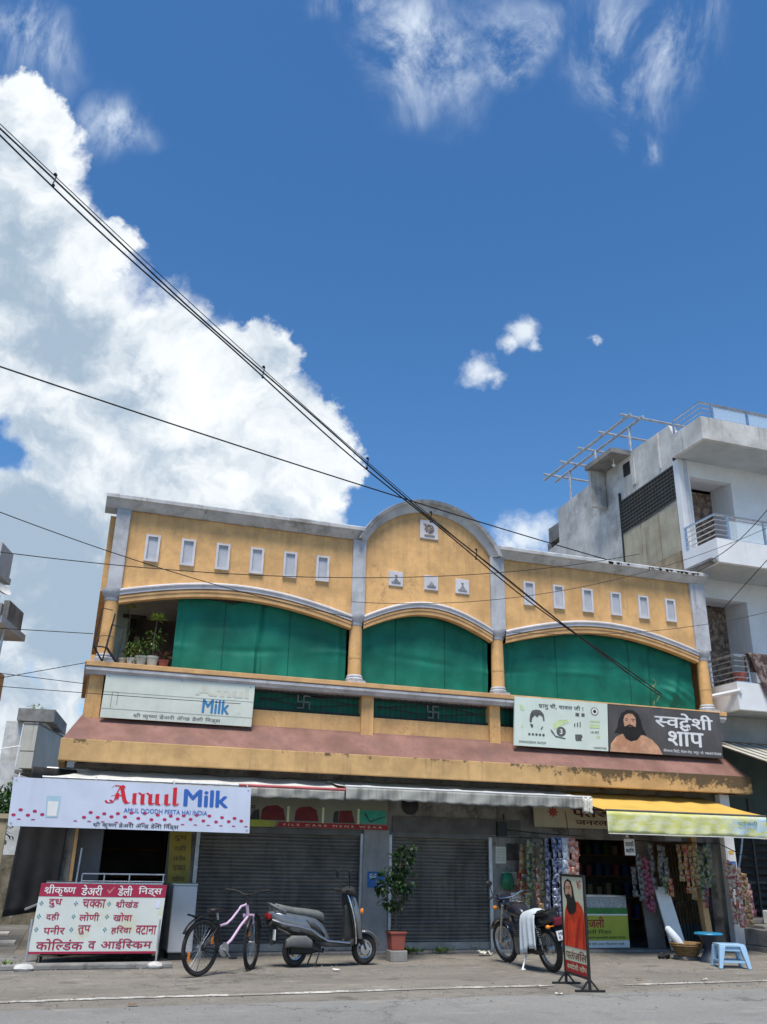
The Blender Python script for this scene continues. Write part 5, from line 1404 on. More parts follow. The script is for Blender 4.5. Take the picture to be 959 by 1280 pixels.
mb.tube([(0.90, 0, 0.90), head_b], 0.024, 12)
local(mb, 'frame', lilac_frame, bk)
mb = MB(); mb.tube([bb, (0.31, 0, 0.70)], 0.019, 10)
for s_ in (-1, 1): mb.tube([(0.33, 0, 0.63), (0.2, s_ * 0.04, 0.52), (0, s_ * 0.06, r)], 0.010, 8); mb.tube([bb, (0.25, s_ * 0.04, 0.33), (0, s_ * 0.06, r)], 0.011, 8)
local(mb, 'rear_stays', black_iron, bk)
mb = MB()
for s_ in (-1, 1): mb.tube([(0.965, s_ * 0.06, 0.72), (1.0, s_ * 0.062, 0.62)], 0.02, 8); 
mb.bar((0.965, -0.085, 0.735), (0.965, 0.085, 0.735), 0.04)
local(rot_z(mb, (0.97, 0), ST), 'fork_crown', lilac_frame, bk)
mb = MB()
for s_ in (-1, 1): mb.tube([(1.0, s_ * 0.062, 0.64), (WB, s_ * 0.062, r)], 0.016, 8)
mb.torus((WB, 0, r), (0, 1, 0), 0.385, 0.012, 40, 6)
local(rot_z(mb, (WB, 0), ST), 'fork', black_iron, bk)
mb = MB(); mb.grid([[(WB + 0.392 * math.cos(a), y, r + 0.392 * math.sin(a)) for y in (-0.03, 0, 0.03)] for a in [R(25 + 9 * k) for k in range(15)]]); local(rot_z(mb, (WB, 0), ST), 'mudguard', black_plastic, bk, solid=0.006)
mb = MB(); mb.grid([[(0.395 * math.cos(a), y, r + 0.395 * math.sin(a)) for y in (-0.03, 0, 0.03)] for a in [R(62 + 9 * k) for k in range(11)]]); mb.tube([(-0.12, 0, r + 0.38), (-0.3, 0, r + 0.43), (0.2, 0, 0.68)], 0.014, 6); local(mb, 'mudguard', black_plastic, bk, solid=0.004)
mb = MB(); mb.tube([(0.31, 0, 0.70), (0.285, 0, 0.79)], 0.014, 8); local(mb, 'seat_post', alu, bk)
mb = loft([(0.12, 0.825, 0.03, 0.02), (0.15, 0.825, 0.075, 0.03), (0.21, 0.825, 0.085, 0.032), (0.29, 0.825, 0.05, 0.028), (0.38, 0.825, 0.025, 0.02), (0.42, 0.82, 0.012, 0.012)]); local(mb, 'saddle', black_plastic, bk)
mb = MB(); mb.tube([head_t, (0.885, 0, 1.0)], 0.016, 8); mb.bar((0.885, 0, 1.0), (0.93, 0, 1.015), 0.035)
mb.tube([(0.87, 0.33, 1.08), (0.90, 0.18, 1.07), (0.93, 0.07, 1.02), (0.93, -0.07, 1.02), (0.90, -0.18, 1.07), (0.87, -0.33, 1.08)], 0.0125, 8)
hb = local(rot_z(mb, (0.93, 0), ST), 'handlebar', black_iron, bk)
for s_ in (-1, 1):
    mb = MB(); mb.tube([(0.87, s_ * 0.345, 1.082), (0.888, s_ * 0.225, 1.074)], 0.018, 8); mb.tube([(0.92, s_ * 0.22, 1.06), (0.95, s_ * 0.33, 1.05)], 0.006, 6); local(rot_z(mb, (0.93, 0), ST), 'grip', rubber, hb)
mb = MB(); mb.lathe([(0.09, -0.055), (0.095, -0.05), (0.02, -0.048)], bb, (0, 1, 0), 28); mb.bar((0.43, -0.07, 0.31), (0.55, -0.07, 0.20), 0.02); mb.bar((0.43, 0.07, 0.31), (0.31, 0.07, 0.42), 0.02); mb.tube([(0.43, -0.075, 0.31), (0.43, 0.075, 0.31)], 0.02, 10)
cr = local(mb, 'crank', alu, bk)
for (x, y, z) in ((0.55, -0.12, 0.20), (0.31, 0.12, 0.42)):
    mb = MB(); mb.box(x - 0.045, x + 0.045, y - 0.045, y + 0.045, z - 0.012, z + 0.012); local(mb, 'pedal', black_plastic, cr)
mb = MB(); mb.tube([(0.40, -0.052, 0.39), (0.0, -0.052, r + 0.03)], 0.006, 6); mb.tube([(0.40, -0.052, 0.22), (0.0, -0.052, r - 0.03)], 0.006, 6); mb.lathe([(0.045, -0.056), (0.045, -0.046)], (0, 0, r), (0, 1, 0), 16); local(mb, 'chain', black_iron, bk)
mb = MB(); mb.tube([(0.9, 0.2, 1.06), (1.0, 0.12, 1.05), (1.0, 0.03, 0.92), (0.8, 0.0, 0.87), (0.35, 0, 0.66), (0.1, 0.04, 0.5)], .004, 5); mb.tube([(0.9, -0.2, 1.06), (1.02, -0.1, 1.04), (1.02, -0.02, 0.85), (1.02, 0.05, 0.68)], .004, 5); local(mb, 'brake_cable', black_plastic, bk)
mb = MB(); mb.tube([(0.12, 0.07, 0.34), (0.16, 0.20, 0.01)], 0.008, 6); local(mb, 'kickstand', alu, bk)

# ---------------------------------------------------------------- scooter
silver = mat('silver_grey_paint', (0.19, 0.205, 0.215), 0.3, 0.06, 4, metal=0.55, coat=0.5, stain=(0.16, 0.155, 0.145), stamt=0.4, stscale=3)
seat_m = mat('dusty_seat', (0.13, 0.14, 0.135), 0.75, 0.15, 6)
dark_pl = mat('dusty_black_plastic', (0.035, 0.036, 0.036), 0.6, 0.2, 6, stain=(0.09, 0.085, 0.08), stamt=0.35, stscale=4)
sc_ = thing('scooter', 'silver grey scooter parked in front of the left shutter facing the potted tree', 'scooter', (3.56, 14.62, 0.0), R(6))
sc_.scale = (0.925, 1.08, 1.05)
SR = 0.215
wheel(sc_, (0, 0, SR), SR, 0.048, alu, 0, disc=5, spoke_m=alu)
SS = R(-10)
wheel(sc_, (1.25, 0, SR), SR, 0.046, alu, 0, SS, disc=5, spoke_m=alu)
mb = loft([(-0.50, 0.70, 0.03, 0.03), (-0.44, 0.68, 0.11, 0.08), (-0.30, 0.63, 0.165, 0.13), (-0.10, 0.58, 0.185, 0.155), (0.10, 0.55, 0.19, 0.165), (0.28, 0.51, 0.18, 0.17), (0.42, 0.45, 0.155, 0.15), (0.52, 0.38, 0.13, 0.10), (0.56, 0.35, 0.10, 0.06)], 24, 2.6)
body = local(mb, 'body', silver, sc_)
# darker swoosh panel and trim on each flank
for s_ in (-1, 1):
    mb = MB(); mb.tube([(-0.46, s_ * 0.11, 0.63), (-0.28, s_ * 0.172, 0.58), (-0.02, s_ * 0.19, 0.545), (0.20, s_ * 0.19, 0.50), (0.36, s_ * 0.172, 0.41), (0.52, s_ * 0.165, 0.345), (0.9, s_ * 0.175, 0.315)], 0.011, 6); local(mb, 'trim_strip', chrome, body)
    mb = MB(); mb.grid([[(x, s_ * (yy + 0.004), z) for (x, yy, z) in row] for row in ([(-0.42, 0.115, 0.60), (-0.2, 0.16, 0.54), (0.02, 0.175, 0.50), (0.22, 0.18, 0.45), (0.38, 0.165, 0.38), (0.5, 0.14, 0.33)], [(-0.36, 0.10, 0.53), (-0.18, 0.135, 0.47), (0.02, 0.15, 0.44), (0.22, 0.155, 0.40), (0.36, 0.15, 0.35), (0.5, 0.13, 0.31)])]); local(mb, 'lower_panel', dark_pl, body, solid=0.006)
    mb = MB(); mb.grid([[(x, s_ * y, z) for x, y, z in row] for row in ([(0.10, 0.182, 0.63), (0.24, 0.180, 0.59), (0.36, 0.168, 0.52), (0.46, 0.148, 0.42)], [(0.20, 0.188, 0.52), (0.28, 0.184, 0.49), (0.37, 0.172, 0.44), (0.45, 0.150, 0.39)])]); local(mb, 'dark_decal', dark_pl, body, solid=0.004)
mb = loft([(-0.40, 0.80, 0.03, 0.03), (-0.36, 0.79, 0.11, 0.05), (-0.25, 0.765, 0.135, 0.055), (-0.05, 0.735, 0.145, 0.055), (0.18, 0.71, 0.15, 0.06), (0.36, 0.685, 0.145, 0.065), (0.44, 0.655, 0.12, 0.065), (0.47, 0.62, 0.08, 0.05)], 22, 2.8); local(mb, 'seat', seat_m, sc_)
mb = MB(); mb.tube([(-0.25, 0.16, 0.74), (-0.42, 0.13, 0.80), (-0.49, 0.06, 0.84), (-0.49, -0.06, 0.84), (-0.42, -0.13, 0.80), (-0.25, -0.16, 0.74)], 0.017, 8); mb.tube([(-0.40, 0.10, 0.70), (-0.45, 0.10, 0.80)], 0.014, 6); mb.tube([(-0.40, -0.10, 0.70), (-0.45, -0.10, 0.80)], 0.014, 6); local(mb, 'grab_rail', silver, sc_)
mb = MB(); mb.box(-0.53, -0.47, -0.09, 0.09, 0.63, 0.71); local(mb, 'tail_lamp', mat('tail_red', (0.25, 0.012, 0.015), 0.25, 0.05, 6), sc_, bevel=0.02)
mb = MB(); mb.hexa([(-0.50, -0.09, 0.55), (-0.36, -0.09, 0.62), (-0.36, 0.09, 0.62), (-0.50, 0.09, 0.55), (-0.49, -0.09, 0.60), (-0.36, -0.09, 0.66), (-0.36, 0.09, 0.66), (-0.49, 0.09, 0.60)]); mb.bar((-0.42, 0, 0.58), (-0.36, 0, 0.30), 0.14, 0.012, up=(0, 1, 0)); local(mb, 'rear_mudguard', dark_pl, sc_)
mb = MB(); mb.box(-0.40, -0.385, -0.10, 0.10, 0.36, 0.50); local(mb, 'number_plate', white_paint, sc_)
mb = loft([(0.30, 0.35, 0.12, 0.06), (0.5, 0.30, 0.17, 0.04), (0.92, 0.29, 0.17, 0.035), (1.0, 0.32, 0.14, 0.05)], 16, 4); local(mb, 'footboard', dark_pl, sc_)
# leg shield
mb = MB(); rows = []
for k in range(13):
    v = k / 12; z = 0.30 + 0.66 * v; x = 1.075 - 0.15 * v + 0.02 * math.sin(v * 3)
    hw = 0.155 + 0.055 * math.sin(v * math.pi) ** 0.7 - 0.05 * v
    rows.append([(x - 0.055 * (abs(t) ** 2), hw * t, z) for t in [-1 + 2 * i / 12 for i in range(13)]])
mb.grid(rows); ls_ = local(mb, 'leg_shield', silver, sc_, solid=0.02)
mb = MB(); rows2 = [[(p[0] - 0.026, p[1] * 0.9, p[2]) for p in r_] for r_ in rows]; mb.grid(rows2); local(mb, 'inner_panel', dark_pl, ls_, solid=0.01)
for s_ in (-1, 1): local(MB().tube([(r_[0 if s_ < 0 else -1][0], r_[0 if s_ < 0 else -1][1], r_[0][2]) for r_ in rows], 0.0125, 6), 'edge_trim', chrome, ls_)
mb = MB(); rows = []
for k in range(11):
    v = k / 10; z = 0.36 + 0.60 * v; xc = 1.125 - 0.15 * v; dx = 0.055 + 0.03 * math.sin(math.pi * v); hw = 0.12 + 0.05 * math.sin(math.pi * v) - 0.03 * v
    rows.append([(xc + dx * math.copysign(abs(math.cos(a)) ** .7, math.cos(a)), hw * math.copysign(abs(math.sin(a)) ** .7, math.sin(a)), z) for a in [2 * math.pi * i / 18 for i in range(18)]])
mb.grid(rows, closed=True); mb.add(rows[0], [tuple(range(18))[::-1]]); mb.add(rows[-1], [tuple(range(18))]); local(mb, 'front_apron', silver, sc_)
for s_ in (-1, 1): local(MB().ball((1.13, s_ * 0.13, 0.74), 0.035, 10, 8, 0, .9, .6, 1.2), 'indicator', MATS['orange_reflector'], sc_)
mb = MB(); mb.tube([(0.95, 0.05, 0.98), (0.98, 0.14, 0.86), (1.02, 0.10, 0.70)], .006, 6); mb.tube([(0.95, -0.05, 0.98), (0.97, -0.15, 0.87), (1.02, -0.10, 0.70)], .006, 6); local(mb, 'brake_cable', black_plastic, sc_)
mb = loft([(0.86, 0.55, 0.05, 0.26), (0.98, 0.57, 0.07, 0.32), (1.06, 0.55, 0.05, 0.28)], 14, 3); local(mb, 'steering_column', dark_pl, sc_)
mb = MB(); mb.tube([(1.07, 0, 0.55), (1.20, 0.0, 0.28)], 0.03, 8); mb.tube([(1.17, 0.07, 0.38), (1.25, 0.07, SR)], 0.018, 8); mb.tube([(1.17, -0.07, 0.38), (1.25, -0.07, SR)], 0.018, 8); local(mb, 'front_fork', dark_pl, sc_)
mb = MB(); mb.grid([[(1.25 + 0.255 * math.cos(a), y * (1 - 0.2 * abs(math.sin(a * 2))), SR + 0.255 * math.sin(a) - 0.02 * (abs(y) > 0.06)) for y in (-0.085, -0.06, 0, 0.06, 0.085)] for a in [R(15 + 12 * k) for k in range(13)]]); local(rot_z(mb, (1.25, 0), SS), 'front_mudguard', silver, sc_, solid=0.012)
mb = loft([(0.80, 1.00, 0.05, 0.03), (0.86, 1.01, 0.13, 0.05), (0.94, 1.01, 0.14, 0.075), (1.01, 0.985, 0.11, 0.085), (1.05, 0.96, 0.07, 0.06)], 20, 2.5); hc = local(mb, 'handlebar_cowl', dark_pl, sc_)
mb = MB(); mb.ball((1.03, 0, 0.975), 0.07, 14, 8, 0, 0.45, 1.2, 0.8); local(mb, 'headlamp', mat('lamp_glass', (0.5, 0.52, 0.54), 0.1, 0.03, 5, spec=0.7), hc)
mb = MB(); mb.tube([(0.84, -0.12, 1.02), (0.78, -0.36, 1.03)], 0.017, 8); mb.tube([(0.84, 0.12, 1.02), (0.78, 0.36, 1.03)], 0.017, 8); mb.tube([(0.88, -0.14, 0.99), (0.85, -0.34, 0.99)], 0.007, 6); mb.tube([(0.88, 0.14, 0.99), (0.85, 0.34, 0.99)], 0.007, 6); local(mb, 'grips', rubber, hc)
for s_ in (-1, 1):
    mb = MB(); mb.tube([(0.87, s_ * 0.15, 1.05), (0.84, s_ * 0.22, 1.16), (0.83, s_ * 0.235, 1.22)], 0.007, 6); mb.ball((0.825, s_ * 0.24, 1.26), 0.055, 14, 8, 0, 0.3, 0.75, 1.15); local(mb, 'mirror', black_plastic, hc)
mb = loft([(-0.22, 0.30, 0.04, 0.05), (-0.12, 0.33, 0.06, 0.075), (0.12, 0.32, 0.065, 0.08), (0.22, 0.29, 0.05, 0.05)], 14, 4)
mb.v = [(x, y - 0.15, z + 0.02) for x, y, z in mb.v]; local(mb, 'silencer_box', mat('silencer_grey', (0.12, 0.12, 0.12), 0.6, 0.15, 5), sc_)
mb = loft([(-0.1, 0.24, 0.10, 0.08), (0.2, 0.26, 0.12, 0.10), (0.42, 0.27, 0.10, 0.08)], 12, 4); mb.tube([(0.2, -0.12, 0.26), (0.45, -0.10, 0.20), (0.5, 0.0, 0.22)], 0.02, 8); mb.tube([(0.38, -0.13, 0.2), (0.30, -0.15, 0.01)], 0.012, 6); mb.tube([(0.38, 0.13, 0.2), (0.30, 0.15, 0.01)], 0.012, 6); local(mb, 'engine', black_iron, sc_)

# ---------------------------------------------------------------- motorcycle
mc = thing('motorcycle', 'black motorcycle parked before the general store wall with a towel on its seat', 'motorcycle', (7.31, 13.38, 0), R(94))
mc.rotation_euler.x = R(-9)
mc.scale = (1.05, 1.1, 1.05)
MR = 0.305; MWB = 1.28
gloss = mat('black_gloss_paint', (0.018, 0.018, 0.024), 0.2, 0.05, 5, coat=0.6)
wheel(mc, (0, 0, MR), MR, 0.045, alu, 30, hub=0.07)
wheel(mc, (MWB, 0, MR), MR, 0.040, alu, 30, R(6), hub=0.07)
mb = loft([(0.50, 0.74, 0.07, 0.05), (0.55, 0.76, 0.10, 0.08), (0.68, 0.80, 0.135, 0.105), (0.82, 0.82, 0.13, 0.105), (0.92, 0.82, 0.09, 0.08), (0.96, 0.82, 0.05, 0.05)], 20, 2.5); local(mb, 'fuel_tank', gloss, mc)
mb = loft([(-0.24, 0.80, 0.08, 0.03), (-0.18, 0.80, 0.115, 0.04), (0.1, 0.78, 0.13, 0.045), (0.3, 0.75, 0.125, 0.045), (0.48, 0.74, 0.10, 0.05), (0.58, 0.78, 0.07, 0.04)], 18, 3); local(mb, 'seat', black_plastic, mc)
mb = loft([(-0.36, 0.76, 0.05, 0.035), (-0.26, 0.74, 0.10, 0.06), (0.0, 0.69, 0.125, 0.075), (0.2, 0.64, 0.13, 0.09), (0.42, 0.60, 0.11, 0.10), (0.5, 0.60, 0.07, 0.06)], 18, 3); local(mb, 'side_panel', gloss, mc)
mb = MB(); mb.tube([(0.10, 0.135, 0.78), (-0.18, 0.125, 0.84), (-0.33, 0.08, 0.88), (-0.33, -0.08, 0.88), (-0.18, -0.125, 0.84), (0.10, -0.135, 0.78)], 0.012, 8); local(mb, 'grab_rail', black_iron, mc)
mb = MB(); mb.box(-0.44, -0.36, -0.10, 0.10, 0.66, 0.77); local(mb, 'tail_lamp', mat('maroon_lens', (0.13, 0.012, 0.025), 0.2, 0.05, 6), mc, bevel=0.025)
mb = MB(); rows = [[(-0.33 - 0.03 * k + (0.0 if k < 4 else -0.01 * (k - 4)), y * (1 - 0.02 * k), 0.68 - 0.055 * k) for y in (-0.08, -0.04, 0, 0.04, 0.08)] for k in range(7)]; mb.grid(rows); mb.grid([[(0.34 * math.cos(a), y, MR + 0.345 * math.sin(a)) for y in (-0.07, 0, 0.07)] for a in [R(75 + 12 * k) for k in range(8)]]); local(mb, 'rear_mudguard', black_plastic, mc, solid=0.008)
mb = MB(); mb.hexa([(-0.475, -0.115, 0.48), (-0.475, 0.115, 0.48), (-0.465, 0.115, 0.48), (-0.465, -0.115, 0.48), (-0.445, -0.115, 0.60), (-0.445, 0.115, 0.60), (-0.435, 0.115, 0.60), (-0.435, -0.115, 0.60)]); npl = local(mb, 'number_plate', mat('plate_white', (0.55, 0.56, 0.58), 0.5, 0.08, 8), mc)
s = Sign((-0.450, 0.112, 0.598), (-0.450, -0.112, 0.598), (-0.480, 0.112, 0.482)); s.root = mc
s.n = Vector((-1, 0, 0.2)).normalized()
mb = MB(); s.text(mb, 'MH 15', 0.12, 0.12, 0.88, 0.46, 0.003, bold=0.015); s.text(mb, 'K 1496', 0.08, 0.54, 0.92, 0.88, 0.003, bold=0.015); local(mb, 'plate_lettering', ink, npl)
for s_ in (-1, 1):
    mb = MB(); mb.tube([(-0.36, s_ * 0.08, 0.66), (-0.38, s_ * 0.17, 0.665)], 0.008, 6); mb.ball((-0.385, s_ * 0.195, 0.665), 0.03, 10, 8, 0, 1.3, 1.1, 0.9); local(mb, 'indicator', orange_m, mc)
    mb = MB(); mb.tube([(-0.02, s_ * 0.11, MR), (0.10, s_ * 0.12, 0.66)], 0.014, 8)
    for k in range(9): mb.torus((0.005 + 0.011 * k, s_ * 0.114, MR + 0.10 + 0.028 * k), (0.3, 0, 1), 0.024, 0.006, 12, 5)
    local(mb, 'shock_absorber', chrome, mc)
    mb = MB(); mb.tube([(1.06, s_ * 0.075, 0.86), (1.16, s_ * 0.075, 0.62), (MWB, s_ * 0.075, MR)], [0.02, 0.02, 0.025], 10); local(mb, 'fork_leg', alu, mc)
mb = MB(); mb.grid([[(MWB + 0.335 * math.cos(a), y, MR + 0.335 * math.sin(a)) for y in (-0.065, -0.03, 0.03, 0.065)] for a in [R(30 + 12 * k) for k in range(11)]]); local(mb, 'front_mudguard', gloss, mc, solid=0.008)
mb = MB(); mb.tube([(0.98, 0, 0.86), (0.75, 0, 0.70), (0.40, 0, 0.62), (-0.1, 0.05, 0.70)], 0.025, 8); mb.tube([(0.98, 0, 0.82), (0.85, 0, 0.42), (0.70, 0, 0.22), (0.35, 0, 0.22)], 0.022, 8); mb.tube([(0.42, 0.08, 0.28), (0.0, 0.09, MR)], 0.02, 8); mb.tube([(0.42, -0.08, 0.28), (0.0, -0.09, MR)], 0.02, 8); local(mb, 'frame', black_iron, mc)
mb = MB(); mb.box(0.42, 0.78, -0.12, 0.12, 0.22, 0.42)
for k in range(7): mb.box(0.60, 0.80, -0.10, 0.10, 0.43 + 0.028 * k, 0.444 + 0.028 * k)
mb.box(0.63, 0.77, -0.07, 0.07, 0.42, 0.64); mb.lathe([(0.09, 0.121), (0.10, 0.13), (0.07, 0.15)], (0.56, 0, 0.32), (0, 1, 0), 20); local(mb, 'engine', mat('engine_grey', (0.14, 0.14, 0.14), 0.5, 0.2, 6, metal=0.5), mc)
mb = MB(); mb.tube([(0.76, -0.06, 0.50), (0.86, -0.10, 0.32), (0.70, -0.13, 0.20), (0.3, -0.15, 0.22)], 0.018, 8); mb.tube([(0.3, -0.15, 0.22), (0.1, -0.16, 0.25), (-0.3, -0.165, 0.32)], [0.02, 0.045, 0.042], 12); local(mb, 'exhaust', chrome, mc)
mb = MB(); mb.box(0.02, 0.44, 0.085, 0.115, 0.24, 0.36); local(mb, 'chain_case', black_iron, mc, bevel=0.015)
mb = MB()
for zz in (0.30, 0.40, 0.50, 0.60): mb.tube([(-0.12, 0.17, zz), (0.16, 0.17, zz)], 0.008, 6)
mb.tube([(-0.12, 0.17, 0.28), (-0.12, 0.17, 0.62), (0.16, 0.17, 0.62), (0.16, 0.17, 0.28)], 0.010, 6); local(mb, 'saree_guard', black_iron, mc)
mb = MB(); mb.tube([(0.42, 0.13, 0.26), (0.36, 0.28, 0.055)], 0.013, 8); mb.box(0.32, 0.39, 0.25, 0.30, 0.047, 0.06); local(mb, 'side_stand', white_paint, mc)
mb = MB(); mb.tube([(0.50, 0.12, 0.24), (0.50, 0.26, 0.25)], 0.015, 8); mb.tube([(0.50, -0.12, 0.24), (0.50, -0.26, 0.25)], 0.015, 8); mb.tube([(0.16, 0.14, 0.36), (0.16, 0.25, 0.36)], 0.013, 8); local(mb, 'footrest', rubber, mc)
mb = MB(); mb.tube([(0.90, 0.36, 1.00), (0.98, 0.24, 1.02), (1.03, 0.10, 0.96), (1.03, -0.10, 0.96), (0.98, -0.24, 1.02), (0.90, -0.36, 1.00)], 0.011, 8); hb = local(mb, 'handlebar', chrome, mc)
for s_ in (-1, 1):
    mb = MB(); mb.tube([(0.895, s_ * 0.37, 1.0), (0.955, s_ * 0.265, 1.018)], 0.018, 8); mb.tube([(0.99, s_ * 0.22, 1.02), (0.98, s_ * 0.36, 1.0)], 0.006, 6); local(mb, 'grip', rubber, hb)
    mb = MB(); mb.tube([(0.97, s_ * 0.25, 1.03), (0.96, s_ * 0.28, 1.12), (0.93, s_ * 0.30, 1.18)], 0.007, 6); mb.ball((0.93, s_ * 0.31, 1.22), 0.055, 14, 8, 0, 0.3, 1.0, 0.75); local(mb, 'mirror', black_plastic, hb)
mb = MB(); mb.tube([(0.98, 0.15, 1.0), (1.12, 0.14, 0.95), (1.1, 0.06, 0.7), (0.9, 0.05, 0.6)], .005, 6); mb.tube([(0.98, -0.15, 1.0), (1.13, -0.14, 0.93), (1.16, -0.08, 0.6), (1.24, -0.07, 0.36)], .005, 6); mb.tube([(0.96, 0.2, 1.01), (1.1, 0.17, 0.98), (1.0, 0.08, 0.8), (0.8, 0.07, 0.66)], .004, 6); local(mb, 'brake_cable', black_plastic, mc)
mb = MB(); mb.ball((1.13, 0, 0.86), 0.10, 18, 12, 0, 0.85, 1.0, 1.0); mb.box(1.06, 1.14, -0.11, 0.11, 0.93, 1.02); hd = local(mb, 'headlamp_cowl', gloss, mc, bevel=0.01)
mb = MB(); mb.ball((1.175, 0, 0.86), 0.085, 16, 8, 0, 0.55, 1, 1); local(mb, 'headlamp', MATS['lamp_glass'], hd)
for s_ in (-1, 1): local(MB().ball((1.10, s_ * 0.18, 0.84), 0.032, 10, 8, 0, 1.2, 1.1, 0.9), 'indicator', orange_m, mc)

# towel over the seat
tw = thing('towel', 'pale blue grey towel draped over the motorcycle seat and hanging down its left side', 'towel', (7.31, 13.38, 0), R(94))
tw.rotation_euler.x = R(-9)
tw.scale = (1.05, 1.1, 1.05)
mb = MB(); rows = []
path = [(-0.10, 0.765), (-0.06, 0.815), (0.0, 0.833), (0.09, 0.825), (0.135, 0.79), (0.165, 0.72), (0.18, 0.64), (0.195, 0.56), (0.205, 0.48), (0.215, 0.40), (0.22, 0.33)]
for k in range(25):
    u = k / 24
    row = []
    for j, (y, z) in enumerate(path):
        v = max(0, (j - 4) / 6)
        row.append((0.02 + 0.42 * u - 0.03 * v + 0.05 * v * (u - .5), y + 0.018 * v * math.sin(u * 19 + v), z + 0.02 * math.sin(u * 3.5) - 0.05 * v * (1 if u > 0.62 else 0) - 0.04 * (u - 0.3) * (j > 1)))
    rows.append(row)
mb.grid(rows); local(mb, 'cloth', cloth_white, tw, solid=0.008)

# ================================================================== standee on the roadside
sd = thing('standee', 'tall poster stand with a bearded man in orange, at the road edge', 'poster stand', (6.81, 11.8, 0))
Rr, Ll = Vector((6.76, 11.41, 0)), Vector((6.86, 12.20, 0))
s = Sign((Ll.x, Ll.y, 1.385), (Rr.x, Rr.y, 1.385), (Ll.x, Ll.y, 0.165)); s.root = sd
s.n = Vector((-1, -0.126, 0)).normalized()
mb = MB(); s.panel(mb, 0.02); mb.build('poster', mat('poster_cream', (0.60, 0.60, 0.44), 0.4, 0.04, 2), sd)
bearded = [(0.02, 0.74), (0.05, 0.50), (0.12, 0.36), (0.22, 0.30), (0.70, 0.26), (0.86, 0.31), (0.95, 0.40), (0.985, 0.74)]
lay(s, 'printed_robe', orange, lambda mb: s.poly(mb, bearded))
lay(s, 'printed_fold', mat('print_robe_fold', (0.42, 0.02, 0.012), 0.5, 0.1, 5), lambda mb: (s.poly(mb, [(0.10, 0.74), (0.16, 0.52), (0.22, 0.44), (0.20, 0.56), (0.17, 0.74)], 0.006), s.poly(mb, [(0.48, 0.74), (0.62, 0.50), (0.82, 0.36), (0.70, 0.52), (0.58, 0.74)], 0.006), s.poly(mb, [(0.80, 0.74), (0.86, 0.52), (0.91, 0.42), (0.90, 0.74)], 0.006)))
lay(s, 'printed_hair', hair_m, lambda mb: s.poly(mb, [(0.14, 0.20), (0.10, 0.13), (0.16, 0.06), (0.30, 0.03), (0.44, 0.05), (0.52, 0.12), (0.56, 0.22), (0.64, 0.29), (0.60, 0.36), (0.46, 0.40), (0.30, 0.40), (0.20, 0.34), (0.24, 0.26)], 0.007))
lay(s, 'printed_face', skin_m, lambda mb: s.poly(mb, [(0.18, 0.19), (0.17, 0.11), (0.25, 0.055), (0.38, 0.06), (0.465, 0.12), (0.475, 0.20), (0.43, 0.225), (0.34, 0.20), (0.24, 0.215)], 0.009))
def sf(mb):
    for a in (0.26, 0.37): s.disc(mb, a, 0.128, 0.028, 0.006, 0.011, 0, 10); s.rect(mb, a - 0.04, 0.108, a + 0.04, 0.115, 0.011)
    s.poly(mb, [(0.30, 0.175), (0.325, 0.168), (0.345, 0.175), (0.325, 0.18)], 0.011); s.poly(mb, [(0.22, 0.20), (0.32, 0.186), (0.42, 0.20), (0.40, 0.33), (0.30, 0.37), (0.24, 0.32)], 0.0105)
lay(s, 'printed_features', hair_m, sf)
lay(s, 'name_lettering', mat('poster_brown_ink', (0.16, 0.03, 0.02), 0.5, 0.05, 5), lambda mb: s.text(mb, 'पतंजिल', 0.06, 0.765, 0.94, 0.865, 0.005, bold=0.02))
lay(s, 'red_band', mat('poster_red', (0.36, 0.015, 0.02), 0.5, 0.05, 4), lambda mb: s.rect(mb, 0.0, 0.885, 1.0, 1.0, 0.003))
lay(s, 'band_lettering', cream, lambda mb: s.text(mb, '~सवदेशी शॉप', 0.10, 0.905, 0.92, 0.97, 0.006, bold=0.02))
lay(s, 'emblem', mat('poster_emblem', (0.45, 0.06, 0.03), 0.5, 0.05, 4), lambda mb: (s.pen(mb, [[(0.1, 0.9), (0.3, 0.2), (0.6, 0.1), (0.8, 0.4), (0.5, 0.5)], [(0.4, 0.9), (0.35, 0.5)], [(0.6, 1.0), (0.75, 0.75)]], 0.68, 0.04, 0.92, 0.13, (0.12, 0.08), 0.006)))
mb = MB()
for P0 in (Rr, Ll): mb.bar((P0.x, P0.y, 0.0), (P0.x, P0.y, 1.40), 0.03)
mb.bar((Rr.x, Rr.y, 1.395), (Ll.x, Ll.y, 1.395), 0.03); mb.bar((Rr.x, Rr.y, 0.15), (Ll.x, Ll.y, 0.15), 0.03); mb.build('frame', black_iron, sd)
for P0 in (Rr, Ll):
    mb = MB(); ax = Vector((0.97, -0.25, 0)).normalized()
    mb.bar(P0 - ax * 0.20 + Vector((0, 0, 0.012)), P0 + ax * 0.20 + Vector((0, 0, 0.012)), 0.035, 0.022)
    for sg in (-1, 1): mb.bar(P0 + ax * (0.11 * sg) + Vector((0, 0, 0.02)), P0 + Vector((0, 0, 0.15)), 0.022)
    mb.build('foot', black_iron, sd)

